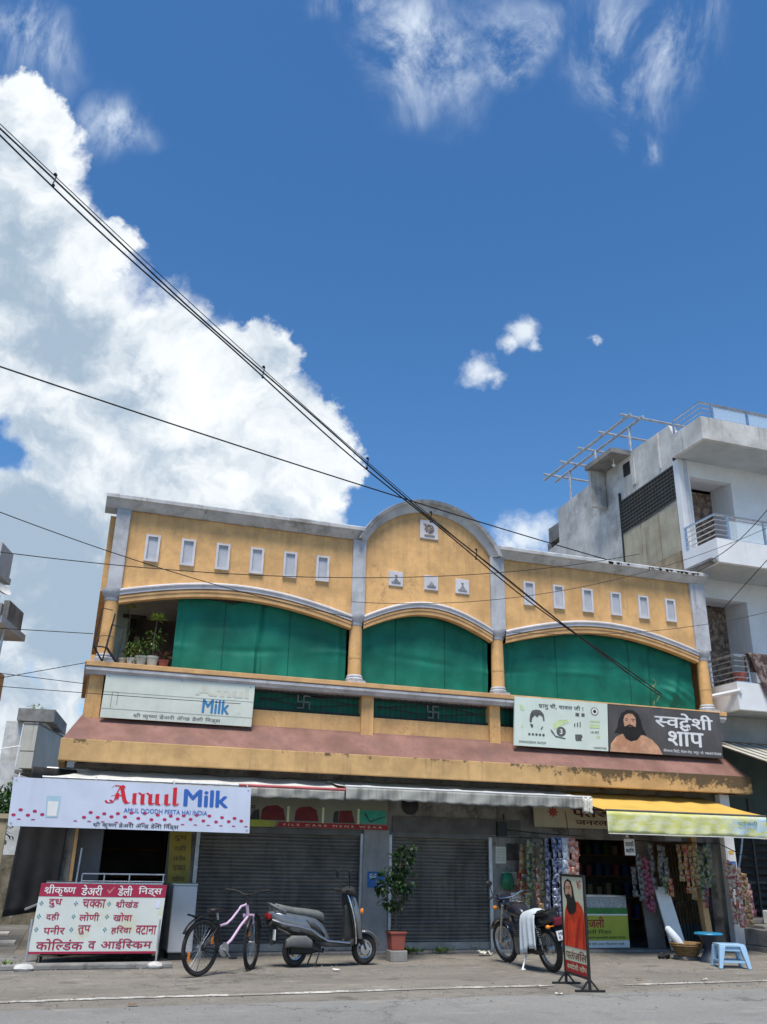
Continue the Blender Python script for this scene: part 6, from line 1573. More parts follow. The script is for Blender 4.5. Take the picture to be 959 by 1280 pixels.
# ================================================================== general store front
gc = thing('shop_counter', 'glass topped counter with a lime and yellow printed front in the general store doorway', 'counter', (10.0, 16.6, 0.03))
s = Sign((9.20, 16.48, 0.735), (10.70, 16.48, 0.735), (9.20, 16.48, 0.035)); s.root = gc
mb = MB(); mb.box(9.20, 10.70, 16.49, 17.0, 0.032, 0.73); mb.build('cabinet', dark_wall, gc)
mb = MB(); s.panel(mb, 0.008); mb.build('front_panel', mat('counter_lime', (0.40, 0.42, 0.045), 0.4, 0.06, 2), gc)
lay(s, 'green_band', grass_green, lambda mb: s.rect(mb, 0, 0.0, 1, 0.15, 0.003)); lay(s, 'white_band', white_paint, lambda mb: (s.rect(mb, 0, 0.15, 1, 0.19, 0.004), s.rect(mb, 0, 0.82, 1, 1.0, 0.004)))
lay(s, 'red_lettering', mat('counter_red_ink', (0.32, 0.03, 0.02), 0.5, 0.05, 4), lambda mb: s.text(mb, 'पतंजली', 0.26, 0.22, 0.64, 0.50, 0.005, bold=0.03))
lay(s, 'green_lettering', mat('counter_green_ink', (0.03, 0.09, 0.02), 0.5, 0.05, 4), lambda mb: (s.text(mb, 'डेली िनड~स', 0.36, 0.54, 0.76, 0.65, 0.005, bold=0.02), s.text(mb, 'सव पकारचे गहउपयोगी साहितय िमळेल', 0.30, 0.71, 0.95, 0.78, 0.005, bold=0.02), s.text(mb, 'आमचे येथे उधार िमळणार नाही', 0.30, 0.87, 0.92, 0.94, 0.006, bold=0.015)))
mb = MB(); mb.box(9.22, 10.68, 16.52, 16.98, 0.735, 0.74); mb.build('shelf', white_wall, gc)
mb = MB()
for x in (9.22, 10.68):
    for y in (16.50, 16.99): mb.bar((x, y, 0.73), (x, y, 0.95), 0.022)
for z in (0.95, ):
    mb.bar((9.21, 16.50, z), (10.69, 16.50, z), 0.022); mb.bar((9.21, 16.99, z), (10.69, 16.99, z), 0.022); mb.bar((9.22, 16.5, z), (9.22, 16.99, z), 0.022); mb.bar((10.68, 16.5, z), (10.68, 16.99, z), 0.022)
mb.build('glass_frame', alu, gc)
mb = MB(); mb.box(9.23, 10.67, 16.495, 16.499, 0.745, 0.935); mb.build('glass_panel', glass_m, gc)
bx0 = None
pk_cols = [mat('carton_pink', (0.22, 0.06, 0.08), 0.5, 0.1, 8), mat('carton_cream', (0.28, 0.25, 0.16), 0.5, 0.1, 8), mat('carton_blue', (0.03, 0.06, 0.16), 0.5, 0.1, 8), mat('carton_green', (0.03, 0.10, 0.035), 0.5, 0.1, 8)]
cw = ('pink', 'cream', 'blue', 'green')
rnd = random.Random(5)
for k in range(14):
    x = 9.28 + 0.098 * k
    o = MB().box(x, x + 0.075, 16.55, 16.75, 0.742, 0.80 + 0.05 * rnd.random()).build('carton', pk_cols[k % 4], None, bevel=0.003)
    tag(o, 'small %s carton inside the glass top of the store counter' % cw[k % 4], 'carton', 'cartons in the glass counter')
# shelves inside the store
for kx, (xa, xb, y, lab) in enumerate(((9.05, 10.6, 19.2, 'tall wooden shelf with jars deep inside the general store, behind the counter'), (10.75, 12.9, 19.2, 'tall wooden shelf with packets deep inside the general store, right of the counter'))):
    sh = thing('store_shelf', lab, 'shelf', ((xa + xb) / 2, y, 0.03))
    for z in (0.35, 0.8, 1.25, 1.7, 2.1): MB().box(xa, xb, y, y + 0.35, z, z + 0.025).build('board', wood, sh)
    for x in (xa, xb - 0.03): MB().box(x, x + 0.03, y, y + 0.35, 0.03, 2.4).build('upright', wood, sh)
    for z in (0.375, 0.825, 1.275, 1.725):
        for q in range(9):
            x = xa + 0.08 + (xb - xa - 0.2) * q / 8
            c = rnd.randrange(4)
            if kx == 0:
                o = MB().lathe([(0.055, 0), (0.06, 0.02), (0.06, 0.17), (0.045, 0.2), (0.05, 0.205), (0.05, 0.24)], (x, y + 0.12, z), n=12).build('jar', pk_cols[c], None); tag(o, 'dim %s topped jar on the shelf behind the store counter' % cw[c], 'jar', 'jars on the store shelf')
            else:
                o = MB().box(x - 0.06, x + 0.06, y + 0.05, y + 0.2, z, z + 0.2 + 0.1 * rnd.random()).build('packet', pk_cols[c], None); tag(o, 'dim %s packet on the store shelf right of the counter' % cw[c], 'packet', 'packets on the store shelf')
# wall fan / clock glimpse
fan = thing('wall_fan', 'small yellow centred fan glimpsed in the dark store above the counter', 'fan', (9.55, 16.95, 1.38))
mb = MB(); mb.torus((9.52, 16.9, 1.28), (0, 1, 0), 0.10, 0.012, 24, 6); mb.torus((9.52, 16.9, 1.28), (0, 1, 0), 0.06, 0.006, 24, 6); mb.build('guard', alu, fan)
mb = MB(); mb.lathe([(0.03, 0), (0.045, 0.02), (0.02, 0.04)], (9.52, 16.88, 1.28), (0, 1, 0), 14); mb.build('hub', mat('fan_yellow', (0.4, 0.28, 0.06), 0.5, 0.1, 5), fan)
mb = MB(); mb.tube([(9.52, 16.92, 1.22), (9.52, 16.92, 0.97)], 0.012, 6); mb.lathe([(0.08, 0.96), (0.07, 0.98), (0.02, 0.99)], (9.52, 16.92, 0), n=16); mb.build('stand', black_plastic, fan)

# right side of the opening: panels, posts, collapsible gate
def panel_thing(name, label, cat, pts, t, m, up=None):
    o = MB().hexa(pts).build(name, m, None, bevel=0.004); tag(o, label, cat); return o
panel_thing('board', 'white plank leaning upright at the right of the store doorway, hung packets above it', 'plank', [(11.28, 15.93, 0.03), (11.60, 15.90, 0.03), (11.60, 15.94, 0.03), (11.28, 15.97, 0.03), (11.16, 16.18, 1.14), (11.46, 16.15, 1.14), (11.46, 16.19, 1.14), (11.16, 16.22, 1.14)], 0, white_paint)
panel_thing('board', 'grey brown wooden panel standing between the store counter and the white plank', 'panel', [(11.02, 16.30, 0.03), (11.40, 16.28, 0.03), (11.40, 16.32, 0.03), (11.02, 16.34, 0.03), (10.88, 16.36, 2.1), (11.22, 16.36, 2.1), (11.22, 16.40, 2.1), (10.88, 16.40, 2.1)], 0, mat('weathered_board', (0.17, 0.15, 0.135), 0.8, 0.15, 3))
gt = thing('grille_gate', 'dark iron bar gate at the right end of the store, behind the hanging packets', 'gate', (12.2, 16.2, 0.03))
mb = MB()
for k in range(11): mb.bar((11.74 + 0.075 * k, 16.33, 0.06), (11.70 + 0.072 * k, 16.33, 1.95), 0.018)
for z in (0.1, 0.85, 1.9): mb.bar((11.72, 16.32, z), (12.52, 16.32, z), 0.03)
mb.build('bars', black_iron, gt)
mb = MB(); mb.box(11.75, 12.48, 16.36, 16.38, 0.05, 0.45); mb.build('kick_plate', mat('dark_teal_plate', (0.02, 0.045, 0.06), 0.6, 0.1, 3), gt)
mb = MB(); mb.hexa([(12.17, 15.98, 0.03), (12.31, 15.98, 0.03), (12.31, 16.12, 0.03), (12.17, 16.12, 0.03), (11.96, 15.98, 2.4), (12.08, 15.98, 2.4), (12.08, 16.12, 2.4), (11.96, 16.12, 2.4)])
o = mb.build('post', yellow_trim, None, bevel=0.006); tag(o, 'leaning dirty yellow post at the right end of the general store', 'post')
o = MB().box(12.93, 13.17, 16.14, 16.30, 0.03, 2.95).build('pillar', white_wall, None, bevel=0.008); tag(o, 'pale plastered pillar behind the rightmost hanging packets', 'pillar')
s = sign('poster', 'small white and blue poster on the pale pillar above the rightmost packets', 'poster', (12.95, 16.13, 1.86), (13.15, 16.13, 1.86), (12.95, 16.13, 1.42), white_paint, t=0.004)
lay(s, 'printed_band', sign_blue, lambda mb: s.rect(mb, 0.05, 0.5, 0.95, 0.85, 0.003)); lay(s, 'printed_top', awning_yellow, lambda mb: s.rect(mb, 0.2, 0.04, 0.8, 0.2, 0.003))

# ---------------------------------------------------------------- hanging packet strips
def packet_mats(name, a, b):
    a = tuple(0.7 * q for q in a); b = tuple(0.72 * q for q in b)
    return mat('foil_' + name, a, 0.28, 0.1, 14, stain=b, stamt=0.95, stscale=16, stcut=(0.47, 0.53), spec=0.6)
foils = {
    'navy and white': packet_mats('navy', (0.03, 0.05, 0.16), (0.34, 0.37, 0.44)),
    'orange and white': packet_mats('orange', (0.55, 0.14, 0.08), (0.55, 0.47, 0.42)),
    'olive': packet_mats('olive', (0.10, 0.09, 0.05), (0.26, 0.22, 0.12)),
    'dark green': packet_mats('green', (0.02, 0.10, 0.03), (0.30, 0.30, 0.16)),
    'red': packet_mats('red', (0.40, 0.03, 0.03), (0.50, 0.30, 0.12)),
    'brown and gold': packet_mats('gold', (0.22, 0.10, 0.04), (0.48, 0.33, 0.12)),
    'silver grey': packet_mats('silver', (0.22, 0.23, 0.24), (0.06, 0.06, 0.06)),
    'cream and red': packet_mats('cream', (0.62, 0.55, 0.42), (0.42, 0.07, 0.05)),
    'pink': packet_mats('pink', (0.36, 0.05, 0.12), (0.12, 0.03, 0.05)),
    'pale blue': packet_mats('pale_blue', (0.34, 0.46, 0.62), (0.6, 0.64, 0.68)),
}
def packet_mesh(w_, h, seed):
    rnd = random.Random(seed); mb = MB(); rows = []
    for j in range(7):
        v = j / 6; row = []
        for i in range(7):
            u = i / 6
            row.append(((u - .5) * w_ * (1 - 0.10 * math.sin(math.pi * v)), -0.028 * math.sin(math.pi * u) * math.sin(math.pi * v) ** 0.6 + rnd.uniform(-.004, .004), -h * v))
        rows.append(row)
    mb.grid(rows)
    rows = [[(x, -y * 0.9 + 0.002, z) for x, y, z in r_] for r_ in rows]; mb.grid([r_[::-1] for r_ in rows])
    return mb
PK = {}
STRIPS = []
def strip_of(color, x, y, ztop, n, w_, h, where, rz=0.0, lean=0.0, group=None):
    t = thing('packet_strip', 'hanging strip of %s snack packets %s' % (color, where), 'snack packets', (x, y, ztop), rz, group or 'hanging strips of snack packets')
    STRIPS.append((t, color, where))
    rnd = random.Random(int(x * 1000 + y * 77))
    for k in range(n):
        key = (color, w_, h, k % 3)
        if key not in PK:
            o = local(packet_mesh(w_, h, k % 3 + int(w_ * 100)), 'packet', foils[color], t); PK[key] = o
        else:
            o = PK[key].copy(); COL.objects.link(o); o.parent = t
        o.location = (lean * k * h + rnd.uniform(-.008, .008), rnd.uniform(-.02, .02), -k * h * 0.93)
        o.rotation_euler = (rnd.uniform(-.15, .15), rnd.uniform(-.10, .10), rnd.uniform(-.5, .5))
    return t
W1 = 'left of the doorway'
for x, y, zt, n, c in ((8.42, 15.95, 1.90, 7, 'olive'), (8.52, 15.82, 1.96, 8, 'olive'), (8.60, 15.75, 1.98, 10, 'navy and white'), (8.68, 15.62, 1.99, 11, 'navy and white'), (8.77, 15.60, 2.0, 11, 'navy and white'), (8.85, 15.56, 1.98, 9, 'pale blue'), (8.36, 16.05, 1.72, 6, 'brown and gold'), (8.92, 15.56, 1.99, 8, 'orange and white'), (9.01, 15.54, 1.98, 8, 'orange and white'), (9.09, 15.54, 1.93, 7, 'orange and white'), (8.47, 15.9, 1.45, 5, 'cream and red'), (8.88, 15.66, 1.15, 6, 'pale blue'), (8.26, 16.12, 1.86, 8, 'brown and gold'), (8.34, 16.0, 1.95, 9, 'dark green'), (8.5, 15.9, 1.6, 8, 'brown and gold')):
    strip_of(c, x, y, zt, n, 0.115, 0.135, W1, lean=-0.02)
W2 = 'beside the white plank'
for x, y, zt, n, c in ((10.80, 16.1, 1.75, 8, 'silver grey'), (10.92, 16.12, 1.7, 9, 'pink'), (11.02, 16.1, 1.65, 9, 'pink'), (11.10, 16.1, 1.95, 8, 'silver grey'), (11.22, 16.0, 1.92, 7, 'silver grey'), (11.32, 15.98, 1.90, 6, 'silver grey'), (11.26, 15.95, 1.35, 3, 'dark green'), (11.40, 15.98, 1.30, 3, 'red'), (10.7, 16.15, 1.5, 5, 'silver grey')):
    strip_of(c, x, y, zt, n, 0.115, 0.115, W2, lean=0.02)
W3 = 'before the bar gate'
for x, y, zt, n, c in ((11.62, 15.9, 1.93, 6, 'brown and gold'), (11.74, 15.88, 1.94, 8, 'red'), (11.84, 15.86, 1.93, 9, 'brown and gold'), (11.94, 15.85, 1.95, 7, 'brown and gold'), (12.04, 15.86, 1.9, 9, 'dark green'), (12.12, 15.86, 1.88, 8, 'olive'), (12.10, 15.84, 1.12, 3, 'pink'), (12.22, 15.86, 1.93, 7, 'dark green'), (12.32, 15.88, 1.90, 5, 'olive')):
    strip_of(c, x, y, zt, n, 0.115, 0.12, W3, lean=0.015)
W4 = 'on the pale pillar'
for x, y, zt, n, c in ((12.62, 15.76, 1.66, 10, 'cream and red'), (12.72, 15.72, 1.60, 10, 'cream and red'), (12.82, 15.70, 1.52, 9, 'cream and red'), (12.92, 15.70, 1.42, 8, 'brown and gold'), (13.02, 15.72, 1.34, 6, 'cream and red'), (13.09, 15.74, 1.22, 5, 'pink')):
    strip_of(c, x, y, zt, n, 0.135, 0.125, W4, lean=0.05)
ORD = ('leftmost', 'second from the left', 'third from the left', 'fourth from the left', 'fifth from the left', 'sixth from the left')
NUM = ('', '', 'two', 'three', 'four', 'five', 'six')
for key in {(c, w_) for _, c, w_ in STRIPS}:
    ts = sorted((t for t, c, w_ in STRIPS if (c, w_) == key), key=lambda t: t.location.x / t.location.y)
    for i, t in enumerate(ts):
        t['label'] = 'the only strip of %s snack packets hanging %s' % key if len(ts) == 1 else '%s of the %s %s strips %s' % (ORD[i], NUM[len(ts)], *key)
for x, z, w_, h, m_, nm, lab, cat in ((7.98, 2.13, .20, .26, black_plastic, 'meter_box', 'dark electric meter box high on the dirty wall by the second shutter', 'meter box'), (8.22, 1.72, .26, .30, mat('dark_poster', (0.05, 0.045, 0.04), 0.7, 0.3, 8), 'poster', 'nearly black old poster on the dirty wall above the green bag', 'poster'), (8.62, 0.62, .5, .55, dark_wall, 'crate', 'dark crate on the ground behind the motorcycle under the navy packets', 'crate')):
    y1 = YS - .008; d_ = {'poster': .004, 'meter_box': .09, 'crate': .35}[nm]
    o = MB().box(x - w_ / 2, x + w_ / 2, y1 - d_, y1, (z - h / 2) if nm != 'crate' else .036, (z + h / 2) if nm != 'crate' else .6).build(nm, m_, None, bevel=0.004); tag(o, lab, cat)
# rods they hang from
hr = thing('hanger_rod', 'iron rod bracket holding the packet strips left of the doorway', 'rod', (8.7, 16.0, 2.02))
MB().tube([(8.1, YS, 2.12), (8.45, 15.7, 2.05), (9.2, 15.5, 2.02)], 0.010, 6).build('rod', black_iron, hr); MB().tube([(8.95, 15.56, 2.03), (8.93, 15.6, 2.45)], 0.008, 6).build('hook', black_iron, hr); MB().tube([(8.05, YS - .02, 2.0), (8.05, YS - .02, 2.4)], 0.014, 6).build('wall_bar', black_iron, hr)
hr = thing('hanger_rod', 'iron rod under the yellow awning holding the packet strips on the right', 'rod', (12, 15.9, 2.0))
MB().tube([(10.65, 16.14, 1.99), (11.4, 15.97, 1.97), (12.5, 15.80, 1.97), (13.1, 15.74, 1.72)], 0.010, 6).build('rod', black_iron, hr)
mb = MB(); mb.box(11.25, 11.62, 15.8, 16.1, 1.99, 2.08)
o = mb.build('carton', mat('grey_carton', (0.24, 0.25, 0.27), 0.7, 0.15, 6), None, bevel=0.006); tag(o, 'grey carton pushed under the yellow awning above the silver packets', 'carton')

# bags hung on the dirty wall
def bag(label, x, y, z0, z1, w_, m, seed):
    o_ = thing('carry_bag', label, 'bag', (x, y, z0)); rnd = random.Random(seed); rows = []
    for j in range(9):
        v = j / 8
        rows.append([(x + w_ * (0.55 + 0.45 * math.sin(math.pi * min(1, v * 0.75 + .1))) * 0.5 * math.cos(2 * math.pi * i / 16), y + 0.07 * math.sin(2 * math.pi * i / 16) * (0.4 + v * (1 - v) * 2) , z1 + (z0 - z1) * v + 0.012 * math.sin(i * 2 + seed)) for i in range(16)])
    mb = MB(); mb.grid(rows, closed=True); mb.add(rows[-1], [tuple(range(16))]); mb.build('bag_body', m, o_)
    mb = MB(); mb.tube([(x - w_ * .2, y, z1), (x, y + .02, z1 + .12), (x + w_ * .2, y, z1)], 0.008, 5); mb.build('handle', m, o_)
bag('green carry bag hanging on the dirty wall above the motorcycle headlamp', 8.06, 16.38, 1.06, 1.34, 0.26, mat('bag_green', (0.01, 0.13, 0.06), 0.4, 0.2, 8), 1)
bag('red printed bag hanging on the dirty wall left of the olive packets', 8.36, 16.36, 1.0, 1.40, 0.24, mat('bag_red', (0.33, 0.03, 0.025), 0.5, 0.1, 8, stain=(0.45, 0.30, 0.16), stamt=0.8, stscale=9, stcut=(0.55, 0.62)), 2)
o = MB().lathe([(0.16, 0), (0.17, 0.02), (0.14, 0.045), (0.02, 0.05)], (6.1, YS - .012, 2.50), (0, -1, 0), 24).build('exhaust_fan', black_plastic, None); tag(o, 'round dark exhaust fan above the second shutter, half under the awning', 'fan')

# stools, basket, sack
st = thing('stool', 'pale blue plastic stool with four splayed legs at the right of the store front', 'stool', (10.70, 13.55, 0), R(-20))
mb = loft([(-0.21, 0, 0.17, 0.02, 6), (-0.20, 0, 0.19, 0.022, 6), (0.20, 0, 0.19, 0.022, 6), (0.21, 0, 0.17, 0.02, 6)], 28, 6); mb.v = [(x, y, z + 0.335) for x, y, z in mb.v]; local(mb, 'seat', sky_blue_p, st)
for sx in (-1, 1):
    for sy in (-1, 1):
        mb = MB(); T = Vector((sx * 0.165, sy * 0.15, 0.33)); Bm = Vector((sx * 0.235, sy * 0.205, 0.0))
        mb.hexa([Bm + Vector((-.028, -.028, 0)), Bm + Vector((.028, -.028, 0)), Bm + Vector((.028, .028, 0)), Bm + Vector((-.028, .028, 0)), T + Vector((-.05, -.045, 0)), T + Vector((.05, -.045, 0)), T + Vector((.05, .045, 0)), T + Vector((-.05, .045, 0))]); local(mb, 'leg', sky_blue_p, st, bevel=0.006)
mb = MB()
for sy in (-1, 1): mb.bar((-0.205, sy * 0.185, 0.10), (0.205, sy * 0.185, 0.10), 0.03, 0.035); mb.hexa([(-.17, sy * .16 - .008, .255), (.17, sy * .16 - .008, .255), (.17, sy * .16 + .008, .255), (-.17, sy * .16 + .008, .255), (-.17, sy * .155 - .008, .32), (.17, sy * .155 - .008, .32), (.17, sy * .155 + .008, .32), (-.17, sy * .155 + .008, .32)])
for sx in (-1, 1): mb.bar((sx * 0.213, -0.185, 0.10), (sx * 0.213, 0.185, 0.10), 0.03, 0.034); mb.hexa([(sx * .178 - .008, -.15, .255), (sx * .178 + .008, -.15, .255), (sx * .178 + .008, .15, .255), (sx * .178 - .008, .15, .255), (sx * .17 - .008, -.15, .32), (sx * .17 + .008, -.15, .32), (sx * .17 + .008, .15, .32), (sx * .17 - .008, .15, .32)])
local(mb, 'apron', sky_blue_p, st)
rs = thing('round_stool', 'round stool with a bright cyan top and dark body behind the pale blue stool', 'stool', (10.93, 14.35, 0))
MB().lathe([(0.20, 0.0), (0.17, 0.06), (0.10, 0.16), (0.095, 0.26), (0.15, 0.38), (0.19, 0.42)], (10.93, 14.35, 0), n=24).build('body', mat('dark_blue_plastic', (0.02, 0.03, 0.05), 0.5, 0.1, 5), rs)
MB().lathe([(0.20, 0.42), (0.235, 0.425), (0.245, 0.44), (0.235, 0.455), (0.20, 0.46), (0.02, 0.452)], (10.93, 14.35, 0), n=32).build('seat', cyan_p, rs)
bs = thing('basket', 'round cane basket on the ground beside the white plank', 'basket', (10.75, 14.75, 0))
mb = MB(); mb.lathe([(0.17, 0.06), (0.22, 0.13), (0.27, 0.23), (0.285, 0.26), (0.275, 0.275), (0.25, 0.26), (0.20, 0.13), (0.15, 0.08)], (10.72, 14.72, 0), n=30, caps=False); mb.lathe([(0.001, 0.075), (0.17, 0.075)], (10.72, 14.72, 0), n=30, caps=False)
for k in range(5): mb.torus((10.72, 14.72, 0.09 + 0.035 * k), (0, 0, 1), 0.195 + 0.019 * k, 0.012, 36, 6)
mb.build('bowl', cane, bs)
MB().box(10.55, 10.9, 14.58, 14.9, -0.01, 0.06).build('support_block', concrete_d, bs, bevel=0.015)
o = MB().tube([(10.70, 14.76, 0.16), (10.62, 14.82, 0.28), (10.55, 14.88, 0.40), (10.50, 14.93, 0.49), (10.485, 14.945, 0.51)], [.05, .075, .07, .055, .02], 12).build('cloth_bundle', cloth_white, None); tag(o, 'white cloth bundle propped in the cane basket', 'cloth')
o = MB().tube([(10.3, 14.9, .03), (10.38, 14.84, .07), (10.46, 14.9, .035), (10.36, 15.0, .06), (10.28, 14.95, .03), (10.42, 14.87, .09), (10.5, 14.97, .03)], [.03, .045, .04, .04, .035, .03, .02], 7).build('sack_heap', black_plastic, None); tag(o, 'crumpled dark sack on the ground left of the cane basket', 'sack')

# ================================================================== plants
def leaf_at(mb, c, d, up, L, W, m=0, fold=0.25):
    d = d.normalized(); sd_ = d.cross(up)
    if sd_.length < 1e-3: sd_ = Vector((1, 0, 0))
    sd_.normalize(); n = sd_.cross(d)
    a = c; b = c + d * L * 0.5 + n * L * 0.06; e = c + d * L - n * L * 0.10
    l_ = c + d * L * 0.45 + sd_ * W * .5 + n * W * fold; r_ = c + d * L * 0.45 - sd_ * W * .5 + n * W * fold
    mb.add([a, l_, e, b, r_], [(0, 3, 1), (1, 3, 2), (0, 4, 3), (4, 2, 3)], m)
def bush(mb, c, rad, n, L, W, rnd, m=1, shell=0.55):
    for _ in range(n):
        v = Vector((rnd.gauss(0, 1), rnd.gauss(0, 1), rnd.gauss(0, 1))).normalized()
        q = shell + (1 - shell) * rnd.random()
        p = Vector((c[0] + v.x * rad[0] * q, c[1] + v.y * rad[1] * q, c[2] + v.z * rad[2] * q))
        d = (v + Vector((rnd.uniform(-.7, .7), rnd.uniform(-.7, .7), rnd.uniform(-.7, .3)))).normalized()
        k = rnd.uniform(0.7, 1.25)
        leaf_at(mb, p, d, Vector((rnd.uniform(-.3, .3), rnd.uniform(-.3, .3), 1)), L * k, W * k, m if isinstance(m, int) else rnd.choice(m))
rnd = random.Random(11)
pp = thing('potted_tree', 'leafy tree in a square terracotta pot on a block between the two shutters', 'potted plant', (5.42, 15.25, 0))
cx, cy = 5.41, 15.2
mb = MB(); mb.box(cx - 0.13, cx + 0.16, cy - 0.13, cy + 0.14, -0.01, 0.16); mb.build('block', concrete_d, pp, bevel=0.015)
mb = MB()
def sqr(h0, h1, z0, z1): mb.hexa([(cx - h0, cy - h0, z0), (cx + h0, cy - h0, z0), (cx + h0, cy + h0, z0), (cx - h0, cy + h0, z0), (cx - h1, cy - h1, z1), (cx + h1, cy - h1, z1), (cx + h1, cy + h1, z1), (cx - h1, cy + h1, z1)])
sqr(0.105, 0.13, 0.165, 0.40); sqr(0.142, 0.146, 0.401, 0.44); mb.build('pot', terracotta, pp, bevel=0.008)
mb = MB(); mb.box(cx - 0.125, cx + 0.125, cy - 0.125, cy + 0.125, 0.44, 0.446); mb.build('soil', mat('soil', (0.05, 0.035, 0.025), 0.95, 0.2, 9), pp)
mb = MB(); mb.tube([(cx - .02, cy, 0.44), (cx - 0.01, cy + .01, 0.8), (cx - 0.04, cy, 1.1), (cx + 0.05, cy, 1.4), (cx + 0.08, cy, 1.65)], [0.02, 0.018, 0.016, 0.012, 0.006], 8)
for a, b in (((cx - .02, cy, .95), (cx - .25, cy - .05, 1.2)), ((cx, cy, 1.0), (cx + .2, cy - .05, 1.25)), ((cx - .03, cy, 1.15), (cx - .15, cy, 1.45))): mb.tube([a, b], [0.010, 0.005], 6)
mb.tube([(cx - .14, cy + .05, .45), (cx - .15, cy + .05, 1.2)], 0.008, 6); mb.tube([(cx + .1, cy + .05, .45), (cx + .11, cy + .05, 1.1)], 0.006, 6)
mb.build('trunk', bark, pp)
mb = MB()
for c, r_, n in (((cx - .06, cy - .05, 1.02), (.27, .22, .24), 110), ((cx + .12, cy - .08, 1.20), (.20, .18, .16), 60), ((cx - .24, cy, 1.18), (.15, .16, .19), 60), ((cx + .06, cy, 1.47), (.22, .18, .20), 90), ((cx + .16, cy, 1.62), (.16, .15, .16), 50), ((cx - .1, cy, 0.85), (.16, .15, .1), 24)):
    bush(mb, c, r_, n, 0.115, 0.085, rnd, (0, 0, 1))
mb.build('foliage', [leaf_e, leaf_d], pp)
# balcony plants on the open corner
def pot_round(x, y, z, r_, h, m, t, nm='pot'):
    MB().lathe([(r_ * 0.72, z), (r_ * 0.95, z + h * 0.8), (r_, z + h * 0.82), (r_ * 1.03, z + h), (r_ * 0.9, z + h), (r_ * 0.85, z + h * 0.85), (0.01, z + h * .84)], (x, y, 0), n=18, caps=False).build(nm, m, t)
pw = mat('whitewashed_pot', (0.42, 0.42, 0.37), 0.8, 0.12, 5)
def bplant(label, x, y, pr, ph, pm, fn):
    t = thing('potted_plant', label, 'potted plant', (x, y, 4.69), 0, 'potted plants on the first-floor ledge'); pot_round(x, y, 4.69, pr, ph, pm, t)
    lm, sm = MB(), MB(); fn(lm, sm, x, y, 4.69 + ph); sm.build('stem', bark, t); return lm.build('leaves', [leaf_b, leaf_a, leaf_c, leaf_r], t)
def spiky(lm, c, n, L, W, m, rnd, spread=1.0):
    for _ in range(n):
        a = rnd.uniform(0, 6.283); e = rnd.uniform(-.1, 1.2)
        leaf_at(lm, Vector(c), Vector((math.cos(a) * spread, math.sin(a) * spread, e)), Vector((0, 0, 1)), L * rnd.uniform(.7, 1.1), W, m)
def f1(lm, sm, x, y, z):
    sm.tube([(x, y, z), (x - .01, y, z + .35), (x + .01, y, z + .68)], [.014, .012, .01], 6); spiky(lm, (x + .01, y, z + .68), 40, .20, .035, 2, rnd); bush(lm, (x, y, z + .3), (.18, .15, .26), 90, .08, .035, rnd, (1, 2, 1), 0.3)
bplant('yellow-green spiky plant in a whitewashed pot, tallest on the ledge', 1.06, 16.36, .115, .19, pw, f1)
def f2(lm, sm, x, y, z):
    sm.tube([(x, y, z), (x - .03, y, z + .2)], .01, 6); bush(lm, (x, y, z + .12), (.16, .14, .2), 100, .07, .03, rnd, (1, 2, 1), 0.3)
bplant('bushy green plant in a whitewashed pot left of the spiky one', 0.86, 16.36, .11, .18, pw, f2)
def f3(lm, sm, x, y, z):
    sm.tube([(x, y, z), (x, y, z + .1)], .01, 6); spiky(lm, (x, y, z + .02), 26, .24, .028, 3, rnd, .6); spiky(lm, (x, y, z + .02), 8, .22, .025, 1, rnd, .6)
bplant('maroon leaved plant in a terracotta pot beside the edge of the net', 1.26, 16.36, .095, .14, terracotta, f3)
def f4(lm, sm, x, y, z):
    sm.tube([(x, y, z), (x + .02, y, z + .5), (x, y, z + 1.0), (x + .1, y, z + 1.25)], [.012, .01, .008, .005], 6); spiky(lm, (x, y, z + .95), 30, .17, .045, 2, rnd); bush(lm, (x + .02, y, z + .3), (.14, .12, .28), 60, .06, .03, rnd, (0, 1), 0.3); spiky(lm, (x + .12, y, z + 1.25), 14, .12, .03, 0, rnd)
bplant('thin tall plant with a tuft of leaves, leftmost behind the black iron frame', 0.58, 16.6, .10, .16, MATS['whitewashed_pot'], f4)
t = bplant('low leafy plant in a pale pot between the tall thin one and the bushy one', 0.70, 16.36, .09, .13, mat('pale_pot', (0.5, 0.5, 0.5), 0.7, 0.1, 5), f2)
# iron frame at the corner
ifr = thing('iron_frame', 'black iron plant stand frame standing on the corner of the first-floor ledge', 'iron frame', (0.25, 16.15, 4.69))
mb = MB(); A = [(0.02, 16.08, 4.93), (0.25, 16.08, 4.92), (0.45, 16.24, 4.72)]
mb.bar((0.08, 16.08, 5.62), (0.02, 16.08, 4.93), 0.02); mb.bar((0.02, 16.08, 4.93), (0.24, 16.08, 4.92), 0.022); mb.bar((0.02, 16.08, 4.93), (0.20, 16.2, 4.69), 0.022); mb.bar((0.24, 16.08, 4.92), (0.44, 16.2, 4.69), 0.03); mb.bar((0.20, 16.2, 4.69), (0.28, 16.1, 5.34), 0.025); mb.bar((0.44, 16.2, 4.69), (0.50, 16.2, 5.32), 0.025); mb.bar((0.28, 16.1, 5.34), (0.50, 16.2, 5.32), 0.015); mb.bar((0.08, 16.08, 5.62), (0.26, 16.1, 5.6), 0.012); mb.bar((0.24, 16.08, 4.92), (0.31, 16.15, 5.55), 0.03)
mb.build('frame_bars', black_iron, ifr)
